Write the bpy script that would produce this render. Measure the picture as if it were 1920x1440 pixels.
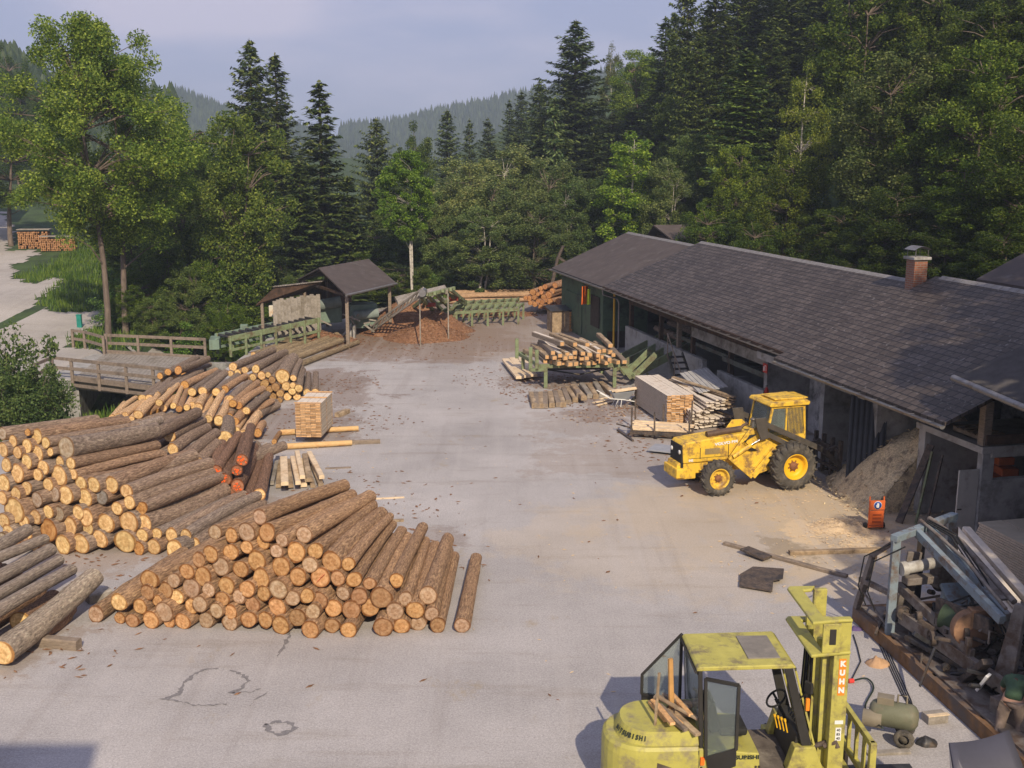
import bpy, math, random
from math import sin, cos, pi, radians, atan2, sqrt, tan
from mathutils import Vector, Matrix, noise
for o in list(bpy.data.objects): bpy.data.objects.remove(o)
sc = bpy.context.scene
# ---------------------------------------------------------------- camera, sky, sun
FPX = 2031.0; PIT = math.atan(420/2031.0); CH = 10.0
cam_d = bpy.data.cameras.new('camera'); cam = bpy.data.objects.new('camera', cam_d); sc.collection.objects.link(cam)
cam_d.sensor_width = 36; cam_d.lens = 36*FPX/1920; cam_d.clip_start = .1; cam_d.clip_end = 9000
cam.location = (0, 0, CH); cam.rotation_euler = (pi/2-PIT, 0, 0); sc.camera = cam
SUN_EL = 35.5; SUN_AZ = 180-13.0                      # azimuth clockwise from +Y
w = bpy.data.worlds.new('World'); sc.world = w; w.use_nodes = True
nt = w.node_tree; N = nt.nodes; L = nt.links
bg = N['Background']; bg.inputs[1].default_value = .085
sky = N.new('ShaderNodeTexSky'); sky.sky_type = 'NISHITA'; sky.sun_disc = False
sky.sun_elevation = radians(SUN_EL); sky.sun_rotation = radians(SUN_AZ); sky.altitude = 700
sky.air_density = 1.2; sky.dust_density = 3.0; sky.ozone_density = 1.2
tc = N.new('ShaderNodeTexCoord'); mp = N.new('ShaderNodeMapping'); mp.inputs['Scale'].default_value = (1.3, 1.3, 4.2); mp.inputs['Location'].default_value = (.35, .2, .1)
nz = N.new('ShaderNodeTexNoise'); nz.inputs['Scale'].default_value = 2.3; nz.inputs['Detail'].default_value = 5; nz.inputs['Roughness'].default_value = .5
cr = N.new('ShaderNodeValToRGB'); cr.color_ramp.elements[0].position = .46; cr.color_ramp.elements[0].color = (.05, .05, .05, 1)
cr.color_ramp.elements[1].position = .64; cr.color_ramp.elements[1].color = (.92, .92, .92, 1)
mb_ = N.new('ShaderNodeMixRGB'); mb_.inputs[0].default_value = .8; mb_.inputs[2].default_value = (4.5, 4.9, 7.9, 1)
mx = N.new('ShaderNodeMixRGB'); mx.inputs[2].default_value = (7.6, 7.2, 9.0, 1)
L.new(tc.outputs['Generated'], mp.inputs[0]); L.new(mp.outputs[0], nz.inputs[0]); L.new(nz.outputs[0], cr.inputs[0])
L.new(cr.outputs[0], mx.inputs[0]); L.new(sky.outputs[0], mb_.inputs[1]); L.new(mb_.outputs[0], mx.inputs[1]); L.new(mx.outputs[0], bg.inputs[0])
sd = bpy.data.lights.new('sun', 'SUN'); sd.energy = 4.9; sd.angle = radians(.6); sd.color = (1, .85, .64)
so = bpy.data.objects.new('sun', sd); sc.collection.objects.link(so)
SUND = Vector((sin(radians(SUN_AZ))*cos(radians(SUN_EL)), cos(radians(SUN_AZ))*cos(radians(SUN_EL)), sin(radians(SUN_EL))))
so.rotation_euler = SUND.to_track_quat('Z', 'Y').to_euler(); so.location = SUND*60
sc.view_settings.view_transform = 'Standard'; sc.view_settings.look = 'None'; sc.view_settings.exposure = 0.0; sc.view_settings.gamma = 1
sc.render.engine = 'CYCLES'; sc.cycles.max_bounces = 6; sc.cycles.transparent_max_bounces = 8; sc.cycles.use_denoising = True
sc.cycles.volume_bounces = 0
# ---------------------------------------------------------------- design helpers
R = random.Random(7)
def at(u, v, z=0.0):
    x = (u-960)/FPX; a = (v-720)/FPX; c, s = cos(PIT), sin(PIT)
    dy, dz = c-a*s, -s-a*c; t = (z-CH)/dz
    return Vector((x*t, dy*t, z))
def atY(u, v, Y):
    x = (u-960)/FPX; a = (v-720)/FPX; c, s = cos(PIT), sin(PIT)
    dy, dz = c-a*s, -s-a*c; t = Y/dy
    return Vector((x*t, Y, CH+dz*t))
def zc(p): return p.y*cos(PIT)+(CH-p.z)*sin(PIT)
def interp(x, pts):
    if x <= pts[0][0]: return pts[0][1]
    for (a, b), (c, d) in zip(pts, pts[1:]):
        if x <= c: return b+(d-b)*(x-a)/(c-a)
    return pts[-1][1]
E0 = Vector((11.4, 27.2, 0)); BA = radians(13.1)
BD = Vector((-sin(BA), cos(BA), 0)); BN = Vector((cos(BA), sin(BA), 0))
def bl(s, t, z=0): return E0+BD*s+BN*t+Vector((0, 0, z))
def st(x, y):
    d = Vector((x, y, 0))-E0; return d.dot(BD), d.dot(BN)
def smooth(a, b, x):
    t = min(1, max(0, (x-a)/(b-a))); return t*t*(3-2*t)
CREEK = [(-70, 24), (-40, 31), (-27, 36), (-21, 41), (-18.6, 47), (-18.2, 54), (-17.5, 62), (-16, 72), (-13, 90), (-10, 130)]
def dcreek(x, y):
    b = 1e9
    for (x0, y0), (x1, y1) in zip(CREEK, CREEK[1:]):
        dx, dy = x1-x0, y1-y0; t = max(0, min(1, ((x-x0)*dx+(y-y0)*dy)/(dx*dx+dy*dy)))
        b = min(b, math.hypot(x-x0-t*dx, y-y0-t*dy))
    return b
def terr(x, y):
    s, t = st(x, y)
    z = 0.0
    if t > 7.2: z += .52*min(t-7.2, 62)*smooth(7.2, 14, t)
    xl = -20-(y-60)*.05
    if x < xl and y > 58: z += .085*(min(y, 180)-58)*smooth(0, 12, xl-x)
    if y > 84: z += -1.5*smooth(84, 110, y)*(1-smooth(6, 14, t))*smooth(-4, 4, x-xl)
    if y > 170: z += 0
    d = dcreek(x, y)
    z -= 2.3*(1-smooth(1.6, 4.3, d))
    if y > 86 or t > 9 or x < -30: z += .35*noise.noise(Vector((x*.12, y*.12, 0)))
    return z
def atg(u, v):
    lo = None
    c, s = cos(PIT), sin(PIT); x = (u-960)/FPX; a = (v-720)/FPX
    dy, dz = c-a*s, -s-a*c; t = 8.0
    while t < 400:
        if CH+dz*t < terr(x*t, dy*t): break
        t += .5
    return Vector((x*t, dy*t, terr(x*t, dy*t)))
# ---------------------------------------------------------------- materials
MATS = {}
def newmat(name):
    m = bpy.data.materials.new(name); m.use_nodes = True; MATS[name] = m
    return m, m.node_tree.nodes, m.node_tree.links, m.node_tree.nodes['Principled BSDF']
def mat(name, col, rough=.6, metal=0, var=.25, scale=3.0, bump=.15, dirt=None, dirtamt=.4, dscale=1.2, objcol=False, spec=.3, stretch=(1, 1, 1), detail=6):
    if name in MATS: return MATS[name]
    m, n, l, b = newmat(name)
    t = n.new('ShaderNodeTexCoord'); mp_ = n.new('ShaderNodeMapping'); mp_.inputs['Scale'].default_value = stretch
    l.new(t.outputs['Object'], mp_.inputs[0])
    z = n.new('ShaderNodeTexNoise'); z.inputs['Scale'].default_value = scale; z.inputs['Detail'].default_value = detail; z.inputs['Roughness'].default_value = .65
    l.new(mp_.outputs[0], z.inputs[0])
    r = n.new('ShaderNodeValToRGB'); r.color_ramp.elements[0].position = .3; r.color_ramp.elements[1].position = .72
    r.color_ramp.elements[0].color = tuple(c*(1-var) for c in col)+(1,); r.color_ramp.elements[1].color = tuple(min(1, c*(1+var)) for c in col)+(1,)
    l.new(z.outputs[0], r.inputs[0]); out = r.outputs[0]
    if dirt:
        z2 = n.new('ShaderNodeTexNoise'); z2.inputs['Scale'].default_value = dscale; z2.inputs['Detail'].default_value = 8; z2.inputs['Roughness'].default_value = .7
        l.new(mp_.outputs[0], z2.inputs[0])
        r2 = n.new('ShaderNodeValToRGB'); r2.color_ramp.elements[0].position = .62-dirtamt*.35; r2.color_ramp.elements[1].position = .74-dirtamt*.25
        l.new(z2.outputs[0], r2.inputs[0])
        mm = n.new('ShaderNodeMixRGB'); mm.inputs[2].default_value = tuple(dirt)+(1,)
        l.new(r2.outputs[0], mm.inputs[0]); l.new(out, mm.inputs[1]); out = mm.outputs[0]
    if objcol:
        oi = n.new('ShaderNodeObjectInfo'); mm = n.new('ShaderNodeMixRGB'); mm.blend_type = 'MULTIPLY'; mm.inputs[0].default_value = 1
        l.new(out, mm.inputs[1]); l.new(oi.outputs['Color'], mm.inputs[2]); out = mm.outputs[0]
    l.new(out, b.inputs['Base Color'])
    b.inputs['Roughness'].default_value = rough; b.inputs['Metallic'].default_value = metal; b.inputs['Specular IOR Level'].default_value = spec
    if bump:
        bp = n.new('ShaderNodeBump'); bp.inputs['Strength'].default_value = bump; bp.inputs['Distance'].default_value = .05
        l.new(z.outputs[0], bp.inputs['Height']); l.new(bp.outputs[0], b.inputs['Normal'])
    return m
def leafmat(name, col, col2, trans=.3):
    m, n, l, b = newmat(name)
    g = n.new('ShaderNodeNewGeometry'); oi = n.new('ShaderNodeObjectInfo')
    r = n.new('ShaderNodeValToRGB'); r.color_ramp.elements[0].color = tuple(col)+(1,); r.color_ramp.elements[1].color = tuple(col2)+(1,)
    r.color_ramp.elements[0].position = .15; r.color_ramp.elements[1].position = .95
    l.new(g.outputs['Random Per Island'], r.inputs[0])
    mm = n.new('ShaderNodeMixRGB'); mm.blend_type = 'MULTIPLY'; mm.inputs[0].default_value = 1
    l.new(r.outputs[0], mm.inputs[1]); l.new(oi.outputs['Color'], mm.inputs[2])
    tcl = n.new('ShaderNodeTexCoord'); nzl = n.new('ShaderNodeTexNoise'); nzl.inputs['Scale'].default_value = .55; nzl.inputs['Detail'].default_value = 3; l.new(tcl.outputs['Object'], nzl.inputs[0])
    rl = n.new('ShaderNodeValToRGB'); rl.color_ramp.elements[0].position = .35; rl.color_ramp.elements[1].position = .68; rl.color_ramp.elements[0].color = (.68, .74, .62, 1); rl.color_ramp.elements[1].color = (1.25, 1.15, 1.0, 1); l.new(nzl.outputs[0], rl.inputs[0])
    m3 = n.new('ShaderNodeMixRGB'); m3.blend_type = 'MULTIPLY'; m3.inputs[0].default_value = 1; l.new(mm.outputs[0], m3.inputs[1]); l.new(rl.outputs[0], m3.inputs[2]); mm = m3
    l.new(mm.outputs[0], b.inputs['Base Color']); b.inputs['Roughness'].default_value = .6; b.inputs['Specular IOR Level'].default_value = .25
    tr = n.new('ShaderNodeBsdfTranslucent'); l.new(mm.outputs[0], tr.inputs[0])
    ms = n.new('ShaderNodeMixShader'); ms.inputs[0].default_value = trans
    l.new(b.outputs[0], ms.inputs[1]); l.new(tr.outputs[0], ms.inputs[2]); l.new(ms.outputs[0], n['Material Output'].inputs[0])
    return m
# ---------------------------------------------------------------- mesh builder
class MB:
    def __init__(s): s.v = []; s.f = []; s.m = []; s.s = []
    def add(s, vs, fs, mi=0, sm=False):
        o = len(s.v); s.v += [tuple(p) for p in vs]
        for f in fs: s.f.append([i+o for i in f]); s.m.append(mi); s.s.append(sm)
        return s
    def box(s, c, size, rot=None, mi=0):
        x, y, z = size[0]/2, size[1]/2, size[2]/2
        vs = [Vector((a*x, b*y, d*z)) for a in (-1, 1) for b in (-1, 1) for d in (-1, 1)]
        if rot is not None:
            if isinstance(rot, (int, float)): rot = Matrix.Rotation(rot, 3, 'Z')
            vs = [rot @ p for p in vs]
        c = Vector(c)
        return s.add([p+c for p in vs], [(0, 1, 3, 2), (4, 6, 7, 5), (0, 4, 5, 1), (2, 3, 7, 6), (0, 2, 6, 4), (1, 5, 7, 3)], mi)
    def bb(s, x0, x1, y0, y1, z0, z1, mi=0): return s.box(((x0+x1)/2, (y0+y1)/2, (z0+z1)/2), (x1-x0, y1-y0, z1-z0), None, mi)
    def beam(s, p, q, wd, ht=None, mi=0, up=(0, 0, 1)):
        p, q = Vector(p), Vector(q); ht = ht or wd; d = (q-p); ln = d.length; d.normalize(); up = Vector(up)
        if abs(d.dot(up)) > .99: up = Vector((0, 1, 0))
        sx = d.cross(up).normalized(); uz = sx.cross(d)
        m = Matrix((sx, d, uz)).transposed()
        return s.box((p+q)/2, (wd, ln, ht), m, mi)
    def tube(s, pts, rad, n=10, mi=0, cap=True, sm=True, capmi=None):
        pts = [Vector(p) for p in pts]
        if not isinstance(rad, (list, tuple)): rad = [rad]*len(pts)
        rings = []; ref = None
        for i, p in enumerate(pts):
            d = (pts[min(i+1, len(pts)-1)]-pts[max(i-1, 0)]).normalized()
            if ref is None: ref = Vector((0, 0, 1)) if abs(d.z) < .9 else Vector((1, 0, 0))
            a = d.cross(ref).normalized(); b = d.cross(a).normalized(); ref = -b if False else ref
            rings.append([p+(a*cos(2*pi*k/n)+b*sin(2*pi*k/n))*rad[i] for k in range(n)])
        vs = [p for r_ in rings for p in r_]; fs = []
        for i in range(len(pts)-1):
            for k in range(n): fs.append((i*n+k, i*n+(k+1) % n, (i+1)*n+(k+1) % n, (i+1)*n+k))
        s.add(vs, fs, mi, sm)
        if cap:
            s.add(rings[0], [tuple(range(n))], mi if capmi is None else capmi); s.add(rings[-1], [tuple(reversed(range(n)))], mi if capmi is None else capmi)
        return s
    def lathe(s, prof, c, axis='Y', n=32, mi=0, sm=True):
        # prof: (offset along axis, radius); axis Y or Z or X
        vs = []; fs = []; c = Vector(c)
        for (a, r) in prof:
            for k in range(n):
                x, y = r*cos(2*pi*k/n), r*sin(2*pi*k/n)
                vs.append(c+(Vector((x, a, y)) if axis == 'Y' else Vector((a, x, y)) if axis == 'X' else Vector((x, y, a))))
        for i in range(len(prof)-1):
            for k in range(n): fs.append((i*n+k, i*n+(k+1) % n, (i+1)*n+(k+1) % n, (i+1)*n+k))
        return s.add(vs, fs, mi, sm)
    def prism(s, poly, vec, mi=0):
        n = len(poly); poly = [Vector(p) for p in poly]; vec = Vector(vec)
        vs = poly+[p+vec for p in poly]
        fs = [tuple(range(n)), tuple(reversed(range(n, 2*n)))]+[(i, n+i, n+(i+1) % n, (i+1) % n) for i in range(n)]
        return s.add(vs, fs, mi)
    def quad(s, a, b, c, d, mi=0): return s.add([a, b, c, d], [(0, 1, 2, 3)], mi)
    def mesh(s, name, mats):
        me = bpy.data.meshes.new(name); me.from_pydata(s.v, [], s.f)
        me.polygons.foreach_set('material_index', s.m); me.polygons.foreach_set('use_smooth', s.s)
        for m_ in (mats if isinstance(mats, (list, tuple)) else [mats]): me.materials.append(m_)
        me.update(); return me
    def build(s, name, mats, parent=None, bevel=0, loc=None, fixn=True):
        me = s.mesh(name, mats)
        if fixn:
            import bmesh
            bm = bmesh.new(); bm.from_mesh(me); bmesh.ops.recalc_face_normals(bm, faces=bm.faces); bm.to_mesh(me); bm.free()
        o = bpy.data.objects.new(name, me); sc.collection.objects.link(o)
        if parent: o.parent = parent
        if loc is not None: o.location = loc
        if bevel:
            b = o.modifiers.new('bevel', 'BEVEL'); b.width = bevel; b.segments = 2; b.limit_method = 'ANGLE'; b.angle_limit = radians(40)
        return o
def tag(o, label=None, cat=None, group=None, kind=None):
    if label: o['label'] = label
    if cat: o['category'] = cat
    if group: o['group'] = group
    if kind: o['kind'] = kind
    return o
def thing(name, loc, label, cat, rz=0, group=None):
    o = bpy.data.objects.new(name, None); sc.collection.objects.link(o); o.location = loc; o.rotation_euler = (0, 0, rz); o.empty_display_size = .3
    return tag(o, label, cat, group)
def text(body, size, loc, rot, mt, parent, name='lettering', ext=.004, align='CENTER', sx=1.0, bold=0):
    c = bpy.data.curves.new('txt', 'FONT'); c.body = body; c.size = size; c.extrude = ext; c.align_x = align; c.align_y = 'CENTER'; c.offset = bold
    t = bpy.data.objects.new('txt', c); sc.collection.objects.link(t)
    dg = bpy.context.evaluated_depsgraph_get(); me = bpy.data.meshes.new_from_object(t.evaluated_get(dg)); bpy.data.objects.remove(t)
    o = bpy.data.objects.new(name, me); me.materials.clear(); me.materials.append(mt); sc.collection.objects.link(o); o.parent = parent
    o.location = loc; o.rotation_euler = rot; o.scale = (sx, 1, 1); return o
ORD = ['first', 'second', 'third', 'fourth', 'fifth', 'sixth', 'seventh', 'eighth', 'ninth', 'tenth', 'eleventh', 'twelfth', 'thirteenth', 'fourteenth', 'fifteenth', 'sixteenth', 'seventeenth', 'eighteenth', 'nineteenth', 'twentieth']
ORD += ['twenty-'+x for x in ORD[:9]]+['thirtieth']
# common materials
M_wood = mat('weathered_wood', (.24, .19, .145), .8, var=.35, scale=6, stretch=(1, 1, 6), dirt=(.12, .10, .08), dirtamt=.2)
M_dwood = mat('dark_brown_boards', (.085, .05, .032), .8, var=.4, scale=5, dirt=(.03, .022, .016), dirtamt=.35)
M_gwood = mat('grey_timber', (.30, .27, .235), .85, var=.3, scale=8, dirt=(.17, .145, .11), dirtamt=.35)
M_pale = mat('fresh_sawn_wood', (.70, .55, .37), .7, var=.2, scale=7, dirt=(.48, .32, .17), dirtamt=.2)
M_sawtop = mat('pale_board_face', (.68, .60, .50), .7, var=.14, scale=5, dirt=(.5, .38, .27), dirtamt=.15)
M_sawend = mat('board_end_grain', (.62, .36, .16), .75, var=.3, scale=14)
_n = M_sawend.node_tree.nodes; _l = M_sawend.node_tree.links; _g = _n.new('ShaderNodeNewGeometry'); _r = _n.new('ShaderNodeValToRGB'); _r.color_ramp.elements[0].color = (.55, .5, .45, 1); _r.color_ramp.elements[1].color = (1.25, 1.3, 1.4, 1)
_m = _n.new('ShaderNodeMixRGB'); _m.blend_type = 'MULTIPLY'; _m.inputs[0].default_value = 1; _l.new(_g.outputs['Random Per Island'], _r.inputs[0]); _l.new(_n['Principled BSDF'].inputs['Base Color'].links[0].from_socket, _m.inputs[1]); _l.new(_r.outputs[0], _m.inputs[2]); _l.new(_m.outputs[0], _n['Principled BSDF'].inputs['Base Color'])
M_conc = mat('old_concrete', (.33, .33, .325), .9, var=.25, scale=2.2, dirt=(.14, .135, .13), dirtamt=.45, dscale=.8)
M_concl = mat('pale_concrete', (.36, .35, .335), .9, var=.2, scale=2.2, dirt=(.17, .155, .13), dirtamt=.35, dscale=1.5)
M_zinc = mat('zinc_sheet', (.24, .235, .235), .45, metal=.6, var=.15, scale=4, dirt=(.16, .13, .11), dirtamt=.3)
M_green = mat('pale_green_paint', (.19, .235, .125), .6, var=.2, scale=5, dirt=(.13, .10, .06), dirtamt=.42, dscale=3)
M_dgreen = mat('dark_green_paint', (.075, .12, .075), .6, var=.2, scale=4, dirt=(.03, .035, .03), dirtamt=.3)
M_rail = mat('weathered_rail', (.22, .175, .14), .85, var=.3, scale=8, dirt=(.12, .095, .075), dirtamt=.3)
M_rust = mat('rusty_steel', (.125, .095, .075), .75, metal=.2, var=.45, scale=9, dirt=(.05, .045, .045), dirtamt=.5, dscale=4, bump=.3)
M_steel = mat('dark_steel', (.055, .055, .06), .5, metal=.4, var=.35, scale=7, dirt=(.09, .065, .045), dirtamt=.35, dscale=3)
M_black = mat('black_rubber', (.022, .022, .022), .75, var=.3, scale=8)
M_glass = newmat('window_glass')[0]
_b = M_glass.node_tree.nodes['Principled BSDF']; _b.inputs['Base Color'].default_value = (.55, .62, .6, 1); _b.inputs['Roughness'].default_value = .06; _b.inputs['Transmission Weight'].default_value = .85; _b.inputs['IOR'].default_value = 1.15
M_slab = [M_wood]
# ---------------------------------------------------------------- ground
def groundmat():
    m, n, l, b = newmat('forest_floor')
    t = n.new('ShaderNodeTexCoord'); z = n.new('ShaderNodeTexNoise'); z.inputs['Scale'].default_value = .45; z.inputs['Detail'].default_value = 9; z.inputs['Roughness'].default_value = .7
    l.new(t.outputs['Object'], z.inputs[0]); r = n.new('ShaderNodeValToRGB'); e = r.color_ramp.elements
    e[0].position = .35; e[0].color = (.018, .035, .01, 1); e[1].position = .62; e[1].color = (.055, .10, .022, 1)
    q = e.new(.75); q.color = (.075, .07, .03, 1)
    l.new(z.outputs[0], r.inputs[0]); l.new(r.outputs[0], b.inputs['Base Color']); b.inputs['Roughness'].default_value = .95
    z2 = n.new('ShaderNodeTexNoise'); z2.inputs['Scale'].default_value = 9; z2.inputs['Detail'].default_value = 5; l.new(t.outputs['Object'], z2.inputs[0])
    bp = n.new('ShaderNodeBump'); bp.inputs['Strength'].default_value = .6; bp.inputs['Distance'].default_value = .1; l.new(z2.outputs[0], bp.inputs['Height']); l.new(bp.outputs[0], b.inputs['Normal'])
    return m
def yardmat(name, base, stains):
    """rough worn asphalt; stains: (x, y, radius, colour, strength) real deposits of sawdust, bark and oil lying on the yard"""
    m, n, l, b = newmat(name)
    t = n.new('ShaderNodeTexCoord')
    def noise_(scale, det=8, rough=.65, st_=None):
        z = n.new('ShaderNodeTexNoise'); z.inputs['Scale'].default_value = scale; z.inputs['Detail'].default_value = det; z.inputs['Roughness'].default_value = rough
        if st_:
            q = n.new('ShaderNodeMapping'); q.inputs['Scale'].default_value = st_; l.new(t.outputs['Object'], q.inputs[0]); l.new(q.outputs[0], z.inputs[0])
        else: l.new(t.outputs['Object'], z.inputs[0])
        return z.outputs[0]
    def ramp(x, p0, p1, c0=(0, 0, 0, 1), c1=(1, 1, 1, 1)):
        r = n.new('ShaderNodeValToRGB'); r.color_ramp.elements[0].position = p0; r.color_ramp.elements[1].position = p1
        r.color_ramp.elements[0].color = c0; r.color_ramp.elements[1].color = c1; l.new(x, r.inputs[0]); return r.outputs[0]
    def mix(f, a, c, mode='MIX'):
        q = n.new('ShaderNodeMixRGB'); q.blend_type = mode
        if isinstance(f, float): q.inputs[0].default_value = f
        else: l.new(f, q.inputs[0])
        l.new(a, q.inputs[1])
        if isinstance(c, tuple): q.inputs[2].default_value = c
        else: l.new(c, q.inputs[2])
        return q.outputs[0]
    big = noise_(.22, 7); col = ramp(big, .3, .7, tuple(c*.80 for c in base)+(1,), tuple(c*1.14 for c in base)+(1,))
    col = mix(.30, col, ramp(noise_(26, 4), .25, .8), 'OVERLAY')
    col = mix(.22, col, ramp(noise_(90, 2), .3, .75), 'OVERLAY')
    streak = noise_(.8, 6, .7, (.25, 1.6, 1)); col = mix(ramp(streak, .54, .72, c1=(.5, .5, .5, 1)), col, (.24, .205, .165, 1))
    st2 = noise_(.5, 8, .75, (1, .7, 1)); col = mix(ramp(st2, .60, .68, c1=(.55, .55, .55, 1)), col, (.33, .265, .17, 1))
    spk = noise_(3.1, 6, .8); col = mix(ramp(spk, .66, .70, c1=(.6, .6, .6, 1)), col, (.16, .11, .075, 1))
    wz = n.new('ShaderNodeTexNoise'); wz.inputs['Scale'].default_value = .28; wz.inputs['Detail'].default_value = 6; wz.inputs['Roughness'].default_value = .7; l.new(t.outputs['Object'], wz.inputs[0])
    w1 = n.new('ShaderNodeVectorMath'); w1.operation = 'MULTIPLY_ADD'; w1.inputs[1].default_value = (13, 9, 0); l.new(wz.outputs['Color'], w1.inputs[0]); w2 = n.new('ShaderNodeVectorMath'); w2.operation = 'SUBTRACT'; w2.inputs[1].default_value = (6.5, 4.5, 0); l.new(t.outputs['Object'], w2.inputs[0]); l.new(w2.outputs[0], w1.inputs[2]); WARP = w1.outputs[0]
    for (x, y, rad, c, sg, sc_) in stains:
        q = n.new('ShaderNodeVectorMath'); q.operation = 'DISTANCE'; q.inputs[1].default_value = (x, y, 0); l.new(WARP, q.inputs[0])
        mr = n.new('ShaderNodeMapRange'); mr.inputs[1].default_value = rad*.1; mr.inputs[2].default_value = rad*1.35; mr.inputs[3].default_value = 1; mr.inputs[4].default_value = 0; l.new(q.outputs['Value'], mr.inputs[0])
        a = n.new('ShaderNodeMath'); a.operation = 'ADD'; l.new(mr.outputs[0], a.inputs[0]); l.new(noise_(sc_*2.2, 9, .82), a.inputs[1])
        f = ramp(a.outputs[0], .84, 1.30, c1=(sg, sg, sg, 1)); col = mix(f, col, c+(1,))
    wv = n.new('ShaderNodeTexNoise'); wv.inputs['Scale'].default_value = 1.0; wv.inputs['Detail'].default_value = 5; wq = n.new('ShaderNodeMapping'); wq.inputs['Scale'].default_value = (2.2, .07, 1); wq.inputs['Rotation'].default_value = (0, 0, .06); l.new(t.outputs['Object'], wq.inputs[0]); l.new(wq.outputs[0], wv.inputs[0])
    col = mix(ramp(wv.outputs[0], .52, .66, c1=(.20, .20, .20, 1)), col, (.48, .45, .43, 1)); wv2 = noise_(1.0, 4, .6, (1.7, .09, 1)); col = mix(ramp(wv2, .56, .70, c1=(.17, .17, .17, 1)), col, (.20, .17, .15, 1))
    l.new(col, b.inputs['Base Color']); b.inputs['Roughness'].default_value = .92; b.inputs['Specular IOR Level'].default_value = .2
    bp = n.new('ShaderNodeBump'); bp.inputs['Strength'].default_value = .35; bp.inputs['Distance'].default_value = .03; l.new(noise_(40, 5), bp.inputs['Height']); l.new(bp.outputs[0], b.inputs['Normal'])
    return m
def inpoly(x, y, P):
    c = False; j = len(P)-1
    for i in range(len(P)):
        if (P[i][1] > y) != (P[j][1] > y) and x < (P[j][0]-P[i][0])*(y-P[i][1])/(P[j][1]-P[i][1])+P[i][0]: c = not c
        j = i
    return c
# ground sheet, fine near, reaching the horizon
xs = [-4000, -2000, -900, -400, -220, -140]+[-100+2.0*i for i in range(20)]+[-60+1.0*i for i in range(140)]+[80+3*i for i in range(12)]+[125, 180, 300, 700, 2000, 4000]
ys = [-600, -100, -20]+[0+1.0*i for i in range(110)]+[110+3*i for i in range(25)]+[200, 260, 400, 900, 2500, 6000]
g = MB(); nx = len(xs)
vs = [(x, y, terr(x, y) if -130 < x < 130 and -60 < y < 300 else (terr(max(-130, min(130, x)), max(-50, min(290, y))) if y < 900 else -5)) for y in ys for x in xs]
fs = [(j*nx+i, j*nx+i+1, (j+1)*nx+i+1, (j+1)*nx+i) for j in range(len(ys)-1) for i in range(nx-1)]
g.add(vs, fs, 0, True); go = g.build('ground', groundmat(), fixn=False); tag(go, kind='structure')
def drape(name, P, mt, dz=.02, step=.35, jit=.35, flat=None):
    x0, x1 = min(p[0] for p in P), max(p[0] for p in P); y0, y1 = min(p[1] for p in P), max(p[1] for p in P)
    vi = {}; vs = []; fs = []
    def vid(i, j):
        if (i, j) not in vi:
            x, y = x0+i*step, y0+j*step; vi[(i, j)] = len(vs); vs.append((x, y, (terr(x, y) if flat is None else flat)+dz))
        return vi[(i, j)]
    for j in range(int((y1-y0)/step)+1):
        for i in range(int((x1-x0)/step)+1):
            x, y = x0+(i+.5)*step, y0+(j+.5)*step
            nn = noise.noise(Vector((x*.9, y*.9, 3)))*jit*2
            if inpoly(x+nn, y+nn*.7, P): fs.append((vid(i, j), vid(i+1, j), vid(i+1, j+1), vid(i, j+1)))
    b = MB(); b.add(vs, fs, 0, True); o = b.build(name, mt, fixn=False); return tag(o, kind='structure')
SAW = (.56, .43, .26); BARK = (.15, .085, .05); OIL = (.10, .095, .09); PSAW = (.72, .56, .38); BRN = (.26, .19, .135)
stains = [(11.2, 29.8, 4.2, SAW, 0.46, .9), (9.2, 28.2, 1.5, PSAW, 0.76, 1.6), (8.2, 25.6, 2.6, SAW, 0.37, 1.1), (9.0, 31.2, 4.0, SAW, 0.31, .8), (6.6, 26.8, 1.3, OIL, 0.64, 2.2),
          (12.4, 31.5, 2.6, OIL, 0.48, 1.0), (7.0, 29.2, 5, SAW, 0.25, .5), (4.2, 27.5, 5, SAW, 0.20, .45),
          (-5, 60, 7.5, BARK, 0.53, .5), (-9.5, 60, 4.5, BARK, 0.56, .6), (2.6, 50, 3.8, BARK, 0.53, .8), (4.4, 44, 3.0, BARK, 0.46, .9), (1.2, 56, 3.4, BRN, 0.42, .7), (-2, 73, 9, BARK, 0.43, .4),
          (-9.5, 49, 3.6, BARK, 0.53, .6), (-8.5, 41, 3.4, BARK, 0.46, .7), (-7.2, 45.5, 2.0, BARK, 0.46, 1.0), (-10.5, 27.5, 3.0, BRN, 0.49, .8), (-6.0, 28.6, 2.6, BRN, 0.39, 1.2), (-3.3, 26.8, 2.2, BARK, 0.31, 1.4),
          (-10.5, 21.5, 2.0, BRN, 0.42, 1.2), (4, 36, 3.5, BRN, 0.32, .7), (2.6, 41, 3, BRN, 0.28, .7), (-3.6, 62, 9, BRN, 0.42, .3), (0.5, 66, 8, BRN, 0.39, .4), (8.5, 38.5, 3.5, BARK, 0.43, .8)]
YP = [(-40, -6), (30, -6), (30, 20), tuple(bl(-3, 9)[:2]), tuple(bl(46, 7)[:2]), (4, 84), (-8, 84), (-12.5, 78), (-13.3, 66), (-14.2, 57.5), (-14.0, 50), (-14.2, 45), (-16.4, 40.2), (-21, 35.5), (-27, 31), (-40, 26)]
drape('yard_pavement', YP, yardmat('worn_asphalt', (.425, .402, .392), stains), .004, .5, .15, flat=0.0)
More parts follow.
